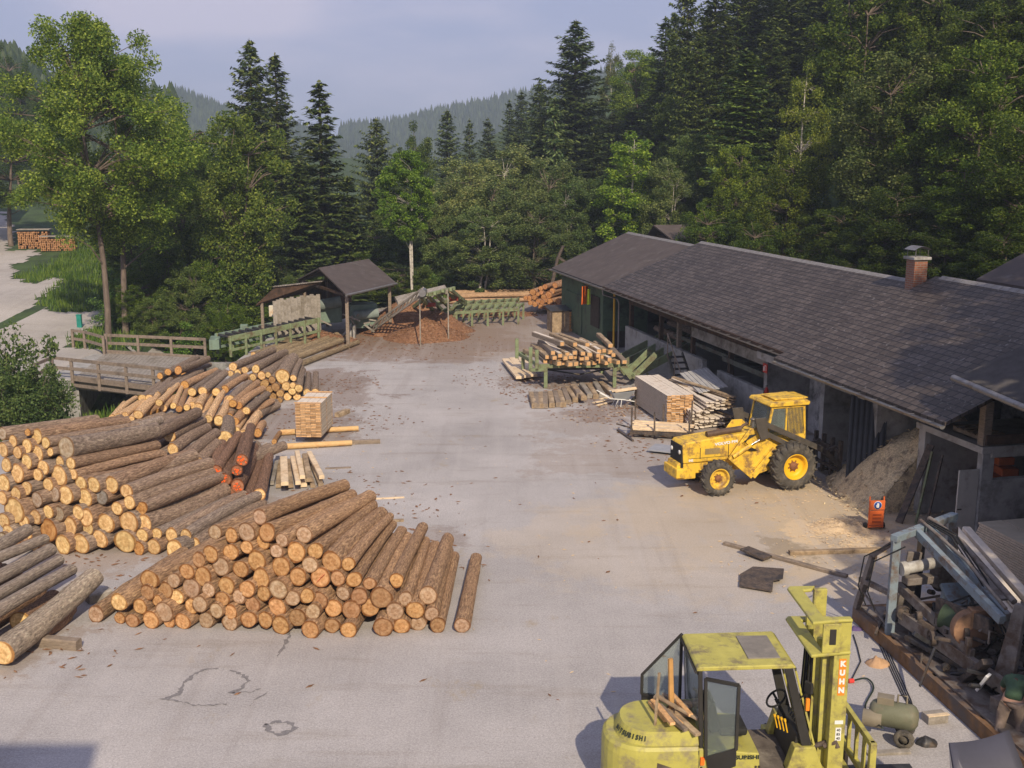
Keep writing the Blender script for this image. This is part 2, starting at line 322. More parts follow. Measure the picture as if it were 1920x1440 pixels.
# gravel road on the left bank, with its two branches
RP = [(375, 655), (360, 700), (250, 718), (135, 712), (60, 716), (-160, 760), (-260, 600), (-60, 470), (-14, 400), (6, 398), (22, 440), (14, 472), (60, 470), (68, 478), (26, 500), (24, 522), (60, 535), (112, 520), (118, 530), (86, 550), (74, 572), (100, 588), (150, 588), (245, 578), (240, 600), (196, 612), (150, 630), (128, 640), (122, 652), (195, 664)]
drape('gravel_road', [tuple(atg(u, v)[:2]) for u, v in RP if True], yardmat('pale_gravel', (.42, .39, .36), []), .03, .4, .35)
# water in the creek
b = MB()
for (x0, y0), (x1, y1) in zip(CREEK[:-1], CREEK[1:]):
    b.quad((x0-2, y0-1.4, -2.02), (x0+2, y0+1.4, -2.02), (x1+2, y1+1.4, -2.02), (x1-2, y1-1.4, -2.02))
mw, n_, l_, bs = newmat('creek_water'); bs.inputs['Base Color'].default_value = (.05, .055, .04, 1); bs.inputs['Roughness'].default_value = .15
tag(b.build('water', mw, fixn=False), kind='structure')
# tar filled cracks in the asphalt
M_tar = mat('tar', (.20, .19, .19), .7, var=.3, scale=20)
def crack(pts, wd, z):
    b = MB(); P = [at(u, v) for u, v in pts]; rr = random.Random(len(pts)); Q = []
    for a, c in zip(P, P[1:]):
        k = max(2, int((c-a).length/.06)); Q += [a.lerp(c, i/k) for i in range(k)]
    Q.append(P[-1]); Q = [q+Vector((rr.uniform(-.035, .035), rr.uniform(-.035, .035), 0)) for q in Q]
    vs = []
    for i, q in enumerate(Q):
        d = (Q[min(i+1, len(Q)-1)]-Q[max(0, i-1)]).normalized(); nn = Vector((-d.y, d.x, 0)); ww = wd*rr.choice((.15, .4, .7, 1.1))*rr.uniform(.6, 1.2)*(.3 if i in (0, len(Q)-1) else 1)
        vs += [q+nn*ww+Vector((0, 0, z)), q-nn*ww+Vector((0, 0, z))]
    b.add(vs, [(2*i, 2*i+1, 2*i+3, 2*i+2) for i in range(len(Q)-1)]); tag(b.build('pavement_crack', M_tar, fixn=False), kind='structure')
crack([(412, 1252), (385, 1256), (358, 1268), (343, 1285), (338, 1300), (320, 1308), (296, 1312)], .055, .008)
crack([(432, 1256), (455, 1264), (464, 1276), (455, 1290), (430, 1300), (465, 1298), (492, 1292)], .045, .009)
crack([(296, 1312), (330, 1314), (362, 1322), (400, 1324), (428, 1320)], .03, .010)
crack([(545, 1185), (538, 1200), (528, 1218), (518, 1232)], .055, .008)
crack([(470, 1325), (482, 1308), (500, 1300)], .02, .009)
crack([(498, 1358), (520, 1353), (545, 1356), (552, 1368), (530, 1378), (505, 1372), (498, 1358)], .07, .008)
# ---------------------------------------------------------------- logs
BARKM = mat('bark', (.25, .195, .155), .9, var=.62, scale=7, stretch=(.8, .8, .8), dirt=(.48, .40, .31), dirtamt=.30, dscale=6.5, objcol=True, bump=1.0, detail=9)
def endmat():
    m, n, l, b = newmat('cut_wood_end')
    t = n.new('ShaderNodeTexCoord'); oi = n.new('ShaderNodeObjectInfo')
    z = n.new('ShaderNodeTexNoise'); z.inputs['Scale'].default_value = 3.0; z.inputs['Detail'].default_value = 6; z.inputs['Distortion'].default_value = .6
    ad = n.new('ShaderNodeVectorMath'); ad.operation = 'ADD'; cx = n.new('ShaderNodeCombineXYZ')
    l.new(oi.outputs['Random'], cx.inputs[1]); mu = n.new('ShaderNodeVectorMath'); mu.operation = 'SCALE'; mu.inputs['Scale'].default_value = 50; l.new(cx.outputs[0], mu.inputs[0])
    l.new(t.outputs['Object'], ad.inputs[0]); l.new(mu.outputs[0], ad.inputs[1]); l.new(ad.outputs[0], z.inputs[0])
    r = n.new('ShaderNodeValToRGB'); r.color_ramp.elements[0].position = .3; r.color_ramp.elements[1].position = .7
    r.color_ramp.elements[0].color = (.56, .5, .42, 1); r.color_ramp.elements[1].color = (1, 1, 1, 1); l.new(z.outputs[0], r.inputs[0])
    # growth rings
    sp = n.new('ShaderNodeSeparateXYZ'); l.new(t.outputs['Object'], sp.inputs[0]); c2 = n.new('ShaderNodeCombineXYZ'); l.new(sp.outputs[0], c2.inputs[0]); l.new(sp.outputs[2], c2.inputs[2])
    le = n.new('ShaderNodeVectorMath'); le.operation = 'LENGTH'; l.new(c2.outputs[0], le.inputs[0])
    w1 = n.new('ShaderNodeMath'); w1.operation = 'MULTIPLY_ADD'; w1.inputs[1].default_value = 1; l.new(z.outputs[0], w1.inputs[0]); w1.inputs[1].default_value = .12; l.new(le.outputs['Value'], w1.inputs[2])
    r2 = n.new('ShaderNodeValToRGB'); e = r2.color_ramp.elements; e[0].position = .05; e[0].color = (.72, .6, .48, 1); e[1].position = .99; e[1].color = (.45, .33, .24, 1)
    for p, c in ((.18, (1, .95, .9, 1)), (.45, (.86, .78, .7, 1)), (.6, (1, 1, 1, 1)), (.88, (.98, .95, .9, 1))): q = e.new(p); q.color = c
    l.new(w1.outputs[0], r2.inputs[0])
    m1 = n.new('ShaderNodeMixRGB'); m1.blend_type = 'MULTIPLY'; m1.inputs[0].default_value = 1; l.new(r.outputs[0], m1.inputs[1]); l.new(r2.outputs[0], m1.inputs[2])
    m2 = n.new('ShaderNodeMixRGB'); m2.blend_type = 'MULTIPLY'; m2.inputs[0].default_value = 1; l.new(m1.outputs[0], m2.inputs[1]); l.new(oi.outputs['Color'], m2.inputs[2])
    l.new(m2.outputs[0], b.inputs['Base Color']); b.inputs['Roughness'].default_value = .8; b.inputs['Specular IOR Level'].default_value = .15
    return m
ENDM = endmat()
LOGP = []
for k in range(8):
    rr = random.Random(100+k); n = 18; nl = 14; b = MB(); ph = rr.uniform(0, 9); bend = rr.uniform(-.45, .45); tap = rr.uniform(.05, .2); rings = []
    kn = [(rr.uniform(0, 6.28), rr.uniform(.4, 3.8)) for _ in range(5)]
    for i in range(nl):
        y = 4*i/(nl-1); r0 = 1-tap*y/4; ring = []
        if i == 0: r0 *= 1.02+.0
        for j in range(n):
            a = 2*pi*j/n; q = r0*(1+.07*noise.noise(Vector((cos(a)*1.3+ph, sin(a)*1.3, y*.55)))+.05*noise.noise(Vector((cos(a)*3+ph, sin(a)*3, y*2.4))))
            q *= 1+[.04, .09, .06, .03, .11, .05, .07, .03][k]*cos(2*a+ph)+[.03, .02, .05, .03, .02, .06, .03, .04][k]*cos(3*a-ph)
            for ka, ky in kn:
                dd = ((math.atan2(sin(a-ka), cos(a-ka)))/.35)**2+((y-ky)/.16)**2
                if dd < 4: q += .09*math.exp(-dd)
            ring.append(Vector((q*cos(a)+bend*sin(pi*y/4), y, q*sin(a))))
        rings.append(ring)
    vs = [p for r_ in rings for p in r_]; fs = [(i*n+j, i*n+(j+1) % n, (i+1)*n+(j+1) % n, (i+1)*n+j) for i in range(nl-1) for j in range(n)]
    b.add(vs, fs, 0, True); b.add(rings[-1], [tuple(range(n))], 1)
    me = b.mesh('log', [BARKM, ENDM])
    c = MB(); ce = [(p.x*.97, rr.uniform(-.012, .012)-.012, p.z*.97) for p in rings[0]]; c.add([(0, -.02, 0)]+ce+[(p.x, .001, p.z) for p in rings[0]], [(0, 1+(j+1) % n, 1+j) for j in range(n)]+[(1+j, 1+(j+1) % n, 1+n+(j+1) % n, 1+n+j) for j in range(n)])
    ce_me = c.mesh('cut_end', [ENDM])
    LOGP.append((me, ce_me))
LOGS = {}
BK = [(1.0, .95, .9), (.85, .85, .85), (1.15, 1.0, .85), (.95, .88, .8), (1.1, 1.1, 1.05), (.75, .72, .7)]
def addlog(pile, p, q, r, endc, barkc=None, name='log'):
    p, q = Vector(p), Vector(q); d = q-p; ln = d.length; me, ce = LOGP[R.randrange(8)]
    o = bpy.data.objects.new(name, me); sc.collection.objects.link(o); o.location = p
    qt = d.to_track_quat('Y', 'Z') @ Matrix.Rotation(R.uniform(0, 6.28), 3, 'Y').to_quaternion()
    o.rotation_mode = 'QUATERNION'; o.rotation_quaternion = qt; o.scale = (r*R.uniform(.95, 1.06), ln/4, r*R.uniform(.92, 1.04))
    bc = barkc or BK[R.randrange(6)]; k = R.uniform(.85, 1.12); o.color = (bc[0]*k, bc[1]*k, bc[2]*k, 1)
    e = bpy.data.objects.new('cut_end', ce); sc.collection.objects.link(e); e.parent = o; k = R.uniform(.82, 1.12); e.color = (endc[0]*k, endc[1]*k*R.uniform(.95, 1.03), endc[2]*k, 1)
    LOGS.setdefault(pile, []).append((o, p, r)); return o
def dirv(az, pitch=0): return Vector((sin(radians(az))*cos(radians(pitch)), cos(radians(az))*cos(radians(pitch)), sin(radians(pitch))))
def face_log(pile, u, v, rp, Y0, tilt, az, L_, endc, barkc=None, rs=1.0, pitch=0):
    x = (u-960)/FPX; a = (v-720)/FPX; c, s = cos(PIT), sin(PIT); dy, dz = c-a*s, -s-a*c
    t = (Y0+tilt*CH)/(dy-tilt*dz); p = Vector((x*t, dy*t, CH+dz*t)); r = rp*zc(p)/FPX*rs
    if p.z < r*1.35: p = at(u, v, r*.97); r = rp*zc(p)/FPX*rs
    p.y += R.uniform(-.09, .09)
    pitch -= p.z*{'front pile': 2.4, 'big left pile': 1.8}.get(pile, 0)*(1 if p.z > .5 else 0)
    return addlog(pile, p, p+dirv(az+R.uniform(-1.2, 1.2), pitch+R.uniform(-.6, .6))*L_, r, endc, barkc)
YEL = (.86, .63, .32); ORG = (.64, .39, .19); GRY = (.54, .40, .28); DRK = (.47, .29, .16)
# front pile
R7 = [(248,877,52),(398,893,35),(468,915,43),(585,905,52),(688,915,40),(782,905,48),(920,900,50),(1060,920,50),(1170,905,52),(1268,910,50),(1365,935,55),(1462,893,55),(1545,955,52),
(400,790,52),(528,815,45),(568,735,45),(670,850,60),(825,830,45),(885,800,48),(985,838,45),(1065,855,45),(1190,820,48),(1340,832,55),(1560,850,48),(625,790,35),(738,775,45),(665,735,50),(822,720,62),(935,720,42),(1020,770,45),(1112,765,42),(1168,710,52),(1262,745,45),(1355,710,58),(1435,775,50),(1525,755,45),(1597,785,50),
(580,660,62),(725,665,45),(805,608,48),(900,640,58),(1045,690,52),(1250,650,58),(1465,650,55),(1602,650,60),(880,535,45),(950,500,50),(1005,585,55),(1125,598,52),(1362,592,60),(1540,572,48),(1222,545,60),(1455,500,58),(1575,485,48),
(1062,502,50),(1340,490,42),(1375,420,42),(965,385,45),(1065,402,44),(1165,370,55),(1165,460,40),(1255,440,45),(1287,372,52),(1240,285,45),(1500,400,52)]
RZ1 = [(125,560,100),(295,590,72),(355,755,82),(520,785,65),(790,780,72),(885,955,75),(1118,930,95),(1475,1230,78),(1225,1225,80),(1020,1225,78),(850,1225,80),(660,1235,98),(520,1060,90),(780,1075,95),(990,1065,88),(1160,1110,75),(640,935,110),(410,925,88),(240,895,70),(190,730,78),(320,1085,100),(135,1065,95),(125,1240,82),(300,1270,82)]
FP = [(100+x/3.2, 880+y/3.2, r/3.2) for x, y, r in R7]+[(600+x/5.5375, 950+y/5.5375, r/5.5375) for x, y, r in RZ1]
AZF = [(170, 11), (300, 19), (500, 18), (570, 14), (620, 8), (700, 4), (740, 2.5), (800, 3), (870, 1.7)]
for i, (u, v, r) in enumerate(FP):
    c = [ORG, ORG, GRY, ORG, DRK, GRY][R.randrange(6)]
    if i in (13, 25): c = YEL
    bc = (1.3, 1.02, .72) if u < 260 else None
    o = face_log('front pile', u, v, r, interp(u, [(170, 22.2), (580, 21.6), (870, 21.85)]), .3, interp(u, AZF), 4.0, c, bc or (1.36, 1.06, .76), 1.06)
    if i == 44:   # red crayon stroke on one end
        b = MB(); b.beam((-.45, -.03, .5), (.05, -.03, .05), .02, .10, 0, (0, 1, 0)); b.beam((.0, -.03, .1), (.5, -.03, -.3), .02, .07, 0, (0, 1, 0))
        red = mat('red_crayon', (.6, .06, .04), .7); mk = b.build('red_mark', red, o)
        # keep the stroke upright in world terms
        mk.rotation_mode = 'QUATERNION'; mk.rotation_quaternion = (Matrix.Rotation(0, 3, 'Y')).to_quaternion()
for k in range(16):   # hidden support layer behind the end wall, keeps the rear of the pile filled
    pass
# big pile on the left
PB = [(335,865,75),(430,970,65),(560,960,70),(685,930,62),(860,950,78),(965,985,45),(1068,975,52),(1205,1000,60),(1345,965,48),(475,845,60),(250,770,50),(610,850,45),(735,815,65),(890,810,72),(1000,820,55),(1085,890,38),(1180,905,44),(1285,905,42),(990,895,45),
(100,730,85),(175,800,45),(345,730,42),(415,745,48),(545,740,45),(608,770,55),(30,800,50),(815,710,45),(978,715,45),(15,640,45),(118,608,45),(262,650,48),(365,620,50),(460,620,62),(585,645,58),(700,640,50),(880,590,45),(905,665,45),
(25,540,58),(190,570,45),(325,555,45),(255,485,42),(405,490,65),(500,475,40),(560,540,48),(655,545,48),(768,555,52),(50,410,45),(130,465,60),(195,385,48),(300,430,50),(410,395,35),(500,395,38),
(20,310,45),(80,255,40),(120,328,40),(185,285,48),(255,335,52),(320,258,38),(345,325,28),(250,220,48),(195,185,25),(455,295,75),(10,200,40),
(180,900,48),(60,880,50),(240,960,46),(20,930,50),(120,960,48)]
for i, (x, y, r) in enumerate(PB):
    u, v = x/3.692, 760+y/3.692
    az = interp(x, [(0, 27), (460, 27), (700, 22), (900, 21), (1345, 17)])
    if (x, y) == (768, 555): az = 14
    c = YEL if R.random() < .86 else ((.5, .42, .33) if R.random() < .4 else (.62, .36, .14))
    if (x, y) == (700, 640): c = (.34, .33, .31)
    face_log('big left pile', u, v, r/3.692, 26.5, .35, az, (3.1 if y < 500 else 4.0) if x < 850 else 3.5, c, [(1.0, .9, .82), (.9, .88, .88), (1.1, .9, .74)][R.randrange(3)], 1.12)
def two(pile, sx, ox, oy, x1, y1, r, x2, y2, z1, z2, endc, barkc=None, rs=1.0):
    p = at(ox+x1/sx, oy+y1/sx, z1); q = at(ox+x2/sx, oy+y2/sx, z2); rr_ = r/sx*zc(p)/FPX*rs
    d = q-p
    if d.length > 5.2: q = p+d*(5.2/d.length)
    return addlog(pile, p, q, rr_, endc, barkc)
for a in [(395,1130,85,1020,800,2.1,2.0),(710,1070,68,1080,890,1.75,1.6),(745,1215,66,1140,970,1.55,1.5),(870,1305,78,1230,1030,1.3,1.3),(1020,1370,85,1240,1150,1.0,1.1),(225,1010,70,600,890,1.9,1.8),(560,1180,60,680,1120,1.4,1.5),(740,1350,60,900,1290,1.0,1.0),(850,1400,55,1010,1330,.8,.8)]:
    two('middle heap', 6, 200, 640, *a, YEL, (.9, .8, .72) if a[0] != 225 else (1.15, 1.15, 1.15))
# sprayed logs
SPR = []
for (x, y, r) in [(1492,458,40),(1560,510,45),(1672,382,40),(1640,450,38),(1725,640,38),(1645,560,48),(1470,520,50),(1800,610,42),(1600,620,45),(1545,600,40)]:
    u, v = x/3.692, 760+y/3.692
    o = face_log('sprayed pile', u, v, r/3.692, 30.0, .1, -8+R.uniform(-3, 3), 4.2, YEL if x in (1470, 1800) else (.42, .20, .12), (.85, .62, .5), 1.05)
    if x in (1492, 1560, 1672, 1640, 1725, 1645): SPR.append(o)
M_spray = mat('orange_spray', (.9, .13, .02), .5, var=.2)
for o in SPR:
    b = MB(); rr = random.Random(int(o.location.x*100))
    for k in range(16):
        a = rr.uniform(0, 6.28); q = rr.uniform(.1, .75); c = Vector((q*cos(a), -.036-.0006*k, q*sin(a))); rd = rr.uniform(.07, .17); nn = 7
        b.add([c+Vector((rd*rr.uniform(.6, 1.3)*cos(6.28*j/nn), 0, rd*rr.uniform(.6, 1.3)*sin(6.28*j/nn))) for j in range(nn)], [tuple(range(nn))])
    b.build('spray_mark', M_spray, o, fixn=False)
# debarked and dark logs behind
DB = (2.5, 2.05, 1.4); DK = (.92, .86, .8); TN = (1.6, 1.22, .85)
for a in [(590,690,36,800,490,1.25,1.2,DB),(355,825,46,560,610,1.0,1.1,DB),(470,800,34,640,690,.8,.9,TN),(280,870,30,440,680,.75,.9,DB),(420,885,44,520,820,.5,.6,TN),(570,800,44,740,700,.7,.8,TN),(640,750,35,780,630,.95,.95,DB),(515,860,32,640,770,.45,.5,TN),
          (750,725,32,850,500,1.0,1.1,DB),(815,760,35,920,510,.95,1.0,TN),(900,745,35,990,570,.9,1.0,DB),(960,720,34,1060,570,.9,.9,DB),(1030,745,48,1180,530,1.0,1.05,DB),(1145,870,42,1310,560,.9,1.05,DB),(1260,890,50,1360,655,.8,.85,DB),(1080,840,36,1220,610,.7,.8,DB),
          (1375,850,40,1440,720,.6,.6,TN),(1420,700,42,1700,460,1.0,1.0,TN),(1440,900,45,1540,740,.6,.6,TN),(1570,780,42,1810,590,.75,.75,DK),(1620,800,40,1860,670,.5,.5,TN),(1710,830,40,1900,680,.3,.3,DK),(1460,1000,34,1570,830,.35,.35,DB),(1540,1060,60,1700,820,.5,.45,DB),(1700,1030,44,1760,930,.3,.3,TN),(1330,1080,70,1370,880,.9,.8,DK),
          (400,640,40,600,480,1.0,.9,DK),(480,640,40,720,430,1.15,1.1,DK),(880,490,42,1230,330,1.2,1.0,TN),(960,570,42,1270,350,1.25,1.1,DK),(1080,560,44,1340,350,1.3,1.15,DK),(1230,570,42,1470,390,1.15,1.05,DK),(1330,540,42,1560,390,1.15,1.1,TN),(1390,650,42,1600,470,1.0,1.0,DK),(1480,720,42,1760,530,.9,.9,TN),
          (720,560,40,1060,340,1.1,1.0,DK),(560,600,40,900,390,1.1,1.1,DK),(640,570,38,1000,360,1.05,1.0,TN),
          (60,860,36,320,640,.6,.7,DB),(130,850,36,410,660,.75,.8,DB),(20,920,34,200,700,.5,.5,DB),(60,970,46,210,810,.7,.7,DK),(210,830,34,440,650,.8,.9,DB)]:
    two('middle heap', 6, 200, 640, *a[:7], YEL if a[7] != TN else (.62, .36, .14), a[7], 1.12)
for a in [(805,325,48,1140,200,1.55,1.5),(690,345,38,1020,180,1.4,1.3),(600,390,37,900,270,1.15,1.1),(640,460,38,900,350,.8,.8),(870,370,36,1160,260,1.1,1.1),(770,410,34,1000,320,.9,.9),(705,420,32,950,320,.8,.8)]:
    two('bridge end pile', 6, 200, 640, *a, (.7, .42, .17), DK, 1.0)
for k in range(34):   # lower layers that carry the heap
    x0 = -15.2+.55*(k % 17)*.78; lay = k//17
    p = Vector((x0+R.uniform(-.1, .1)+lay*.2, 34.5+R.uniform(-.6, .6)+.42*(k % 17)*(1 if x0 < 0 else 1)+lay*.6, .22+.4*lay)); r = R.uniform(.17, .23)
    if (k % 17) > 11-2*lay: continue
    addlog('heap base', p, p+dirv(18+R.uniform(-5, 5))*3.6, r, YEL, DK)
for k in range(14):
    p = Vector((-15.0+.42*k, 30.6+R.uniform(-.2, .3), .24)); addlog('heap base', p, p+dirv(20+R.uniform(-4, 4))*4.3, R.uniform(.18, .23), YEL, DK)
    p = Vector((-14.6+.42*k, 30.9+R.uniform(-.2, .3), .64)); addlog('heap base', p, p+dirv(22+R.uniform(-4, 4))*4.3, R.uniform(.18, .23), YEL, DK)
# far pile by the conveyor
PD = [(890,450,88),(935,580,55),(805,585,52),(865,665,45),(950,715,48),(855,755,35),(770,705,50),(1075,705,50),(1010,645,45),(1100,600,48),(720,620,42),(660,545,55),(760,490,45),(615,445,52),(510,460,42),(710,425,35),(405,370,42),(540,360,50),(250,330,55),(220,415,38),(315,405,42),(1025,560,35),(1200,665,45),(1310,650,42),(1030,470,40),(600,620,45),(520,560,45),(430,480,42),(650,700,45)]
for (x, y, r) in PD:
    u, v = 400+x/6.857, 640+y/6.857
    face_log('far round pile', u, v, r/6.857, 44.6, .35, interp(x, [(200, 13), (500, 8), (800, -3), (1300, -10)]), 4.0, YEL if y < 480 or x > 900 else (.5, .33, .16), DK, 1.08)
for (x, y, r) in [(520,175,40),(605,180,42),(742,180,38),(840,205,48),(665,265,48),(757,280,42),(868,285,42),(965,245,45),(1085,300,42),(1000,200,40),(920,180,40)]:
    u, v = 400+x/6.857, 640+y/6.857
    face_log('long log row', u, v, r/6.857, 55.8, .3, 15, 7.2, (.80, .56, .28), (1.0, .95, .72), 1.05)
# foreground grey logs on the left
for (x1, y1, r, x2, y2, zz) in [(245,160,46,0,300,1.0),(405,240,40,0,420,.95),(465,335,44,0,580,.95),(540,430,42,0,740,.9),(640,520,46,0,900,.85)]:
    q = at(x1/4.8, 960+y1/4.8, zz); p = at(x2/4.8, 960+y2/4.8, zz); d = (p-q).normalized()
    rr_ = r/4.8*zc(q)/FPX; addlog('grey front row', q+d*4.3, q, rr_*1.5, YEL, (1.0, 1.02, 1.02))
q = at(175, 1082, .72); p = at(2, 1224, .36); addlog('grey front row', p, q, .29, YEL, (1.12, 1.15, 1.1))
for k in range(7):
    q = Vector((-9.9-.5*k, 23.0+.42*k, .24+.0*k)); addlog('grey front base', q-dirv(9+R.uniform(-2, 2))*(1.6 if k < 2 else 3.6), q-dirv(9)*.25, .24, YEL, (1.05, .8, .62))
for k in range(5):
    q = Vector((-10.9-.5*k, 23.4+.42*k, .60)); addlog('grey front base', q-dirv(9+R.uniform(-2, 2))*3.4, q-dirv(9)*.2, .18, YEL, (1.15, 1.0, .9))
# stack behind, by the green cabin
for (x, y, r) in [(450,508,17),(420,520,15),(365,545,20),(475,565,22),(425,548,14),(375,583,15),(400,560,12),(440,580,17),(340,590,18),(315,585,14),(402,610,15),(430,615,15),(455,602,14),(485,612,20),(500,540,18),(520,500,17),(350,620,15),(380,630,16),(420,645,16),(460,648,18),(500,650,18),(540,610,18),(540,650,18)]:
    face_log('cabin stack', 900+x/3.692, 400+y/3.692, r/3.692, 71.0, .3, 24, 4.5, (.62, .33, .15), (1.3, .95, .7), 1.15)
for k in range(10):
    p = Vector((-4.6+.1*R.random(), 76.2+.5*k*.6, .2+.3*(k % 2))); addlog('pale long row', p, p+Vector((6.2, 1.2, 0)), .17, YEL, (1.7, 1.4, 1.05))
# offcuts and single pieces
def piece(name, p, q, wd, ht, mt, label, cat, group=None, bevel=.012):
    p, q = Vector(p), Vector(q); b = MB(); c = (p+q)/2; d = q-p; n = 6
    a = d.normalized(); sx = a.cross(Vector((0, 0, 1))).normalized(); uz = sx.cross(a); rings = []
    for i in range(n+1):
        o_ = -d/2+d*i/n; ww = wd/2*(1+.10*noise.noise(Vector((i*1.7, p.x, p.y)))); hh = ht/2*(1+.14*noise.noise(Vector((i*1.3, p.y, p.x+5))))
        rings.append([o_+sx*ww*a1+uz*hh*a2 for a1, a2 in ((-1, -1), (1, -1), (1, .7), (.75, 1), (-.75, 1), (-1, .7))])
    vs = [x for r_ in rings for x in r_]; fs = [(i*6+j, i*6+(j+1) % 6, (i+1)*6+(j+1) % 6, (i+1)*6+j) for i in range(n) for j in range(6)]
    b.add(vs, fs); b.add(rings[0], [tuple(range(6))]); b.add(rings[-1], [tuple(reversed(range(6)))])
    o = b.build(name, mt, loc=c); return tag(o, label, cat, group)
def pz(name, u1, v1, u2, v2, z, wd, ht, mt, label, cat, group=None): return piece(name, at(u1, v1, z), at(u2, v2, z), wd, ht, mt, label, cat, group)
M_half = mat('barky_offcut', (.30, .22, .14), .85, var=.4, scale=6, dirt=(.52, .40, .26), dirtamt=.3, bump=.5)
pz('wood_block', 62, 1200, 148, 1208, .11, .22, .22, M_wood, 'short squared timber block lying alone in front of the grey logs', 'timber block')
pz('wood_block', 163, 1122, 206, 1110, .12, .3, .22, M_gwood, 'pale squared block wedged beside the end of the front pile', 'timber block')
pz('wood_block', 632, 778, 652, 770, .1, .22, .18, M_half, 'small brown block lying alone right of the pallet stack', 'timber block')
pz('lath', 700, 935, 758, 932, .02, .1, .03, M_pale, 'pale sawn lath lying alone on the open asphalt', 'board')
pz('lath', 690, 977, 757, 975, .03, .16, .05, M_half, 'brown slab board lying behind the front pile', 'board')
pz('plank', 610, 878, 658, 876, .02, .14, .03, M_wood, 'thin brown slab lying right of the pale slab heap', 'board')
pz('plank', 1268, 1038, 1410, 1030, .06, .16, .1, M_half, 'x', 'board') if False else None
piece('long_plank', at(1358, 1018, .05), at(1588, 1080, .05), .14, .07, M_wood, 'long brown pole lying slantwise in front of the orange trolley', 'pole')
piece('long_plank', at(1480, 1036, .06), at(1660, 1030, .06), .16, .10, M_half, 'long squared brown beam lying level toward the blue machine', 'beam')
piece('short_plank', at(1396, 1028, .14), at(1440, 1046, .10), .35, .06, M_rust, 'short dark board resting over the long slanting pole', 'board')
b = MB(); pp = [at(1412, 1064, .06), at(1470, 1068, .10), at(1468, 1086, .12), at(1450, 1090, .08), at(1448, 1110, .05), at(1386, 1100, .04), at(1388, 1078, .05)]
c = sum(pp, Vector())/7; b.prism([q-c for q in pp], (0, 0, .03)); tag(b.build('metal_sheet', M_rust, loc=c), 'crumpled grey brown metal sheet lying flat behind the forklift', 'metal sheet')
pz('split_log', 738, 621, 785, 620, .06, .12, .08, M_half, 'thin brown stick lying on the asphalt below the bark heap', 'stick') if False else None
# pale slab heap between the sprayed logs and the front pile
SL = [(410,745,400,525,48,.35),(500,740,455,535,32,.3),(530,700,490,515,32,.42),(575,720,545,550,36,.25),(660,700,580,545,34,.3),(655,755,610,640,34,.1),(325,740,365,560,26,.12),(450,760,430,600,34,.12),(540,755,520,600,36,.1),(370,760,380,600,36,.1),(600,760,560,620,30,.08)]
for i, (x1, y1, x2, y2, wd, z) in enumerate(SL):
    p, q = at(420+x1/3.6, 700+y1/3.6, z), at(420+x2/3.6, 700+y2/3.6, z); d = (q-p).normalized()*3.0
    piece('slab', p, p+d, wd/3.6*zc(p)/FPX*1.1, .12, [M_pale, M_pale, M_pale, M_half, M_pale, M_half, M_gwood, M_half, M_pale, M_half, M_half][i], '%s slab from the left in the heap beside the orange sprayed logs' % ORD[sorted(range(len(SL)), key=lambda k: SL[k][0]).index(i)], 'slab', 'sawn slabs beside the sprayed logs')
# label the logs by pile, layer and place
PN = {'front pile': ('brown ended log', 'the front pile', 'logs in the wide front pile'), 'big left pile': ('yellow ended log', 'the big left pile', 'logs in the big left pile'),
      'far round pile': ('log', 'the pile behind the spaced board stack', 'logs in the pile behind the pallet stack'), 'long log row': ('long log', 'the stack under the conveyor', 'long logs under the conveyor'),
      'sprayed pile': ('dark log', 'the orange sprayed pile', 'logs in the orange sprayed pile'), 'cabin stack': ('orange brown log', 'the stack behind the green cabin', 'logs stacked behind the green cabin')}
for pile, L_ in LOGS.items():
    if pile in PN:
        nm, wh, gr = PN[pile]; zz = sorted(p.z for _, p, _ in L_); rows = {}
        for o, p, r in L_: rows.setdefault(int(max(0, p.z-.05)/(.42)), []).append((p.x, o))
        ks = sorted(rows)
        for ri, kk in enumerate(ks):
            for i, (x, o) in enumerate(sorted(rows[kk], key=lambda t: t[0])):
                rn = 'bottom layer' if ri == 0 else ('top layer' if ri == len(ks)-1 and ri else ORD[ri]+' layer')
                tag(o, '%s, %s from left in %s of %s' % (nm, ORD[i] if i < len(ORD) else 'far right', rn, wh), 'log', gr)
    elif pile in ('middle heap', 'bridge end pile', 'grey front row'):
        nm, wh, gr = {'middle heap': ('log lying on top', 'the middle heap', 'logs on the long middle heap'), 'bridge end pile': ('dark log', 'the small pile at the bridge end', 'logs piled at the bridge end'), 'grey front row': ('grey lichen covered log', 'the row at the left edge', 'grey logs at the left edge')}[pile]
        if pile == 'middle heap':
            S = sorted(L_, key=lambda t: t[1].y); bands = [S[i:i+9] for i in range(0, len(S), 9)]
            for bi, bd in enumerate(bands):
                for i, (o, p, r) in enumerate(sorted(bd, key=lambda t: t[1].x)):
                    tn = 'pale debarked' if o.color[0] > 1.95 else ('brown' if o.color[0] > 1.15 else 'dark')
                    tag(o, '%s log, %s from left in %s rank from the front, middle heap' % (tn, ORD[i], ORD[bi]), 'log', gr)
        else:
            for i, (o, p, r) in enumerate(sorted(L_, key=lambda t: (t[1].x))): tag(o, '%s, %s from the left in %s' % (nm, ORD[i], wh), 'log', gr)
    else:
        lb = {'heap base': 'dark log buried low down inside the long middle log heap', 'grey front base': 'log in the hidden lower layer under the grey logs at left', 'pale long row': 'pale debarked log in the row behind the green log tables'}[pile]
        for o, p, r in L_: tag(o, lb, 'log', {'heap base': 'logs low down in the middle heap', 'grey front base': 'lower logs under the grey row', 'pale long row': 'pale logs behind the green tables'}[pile])
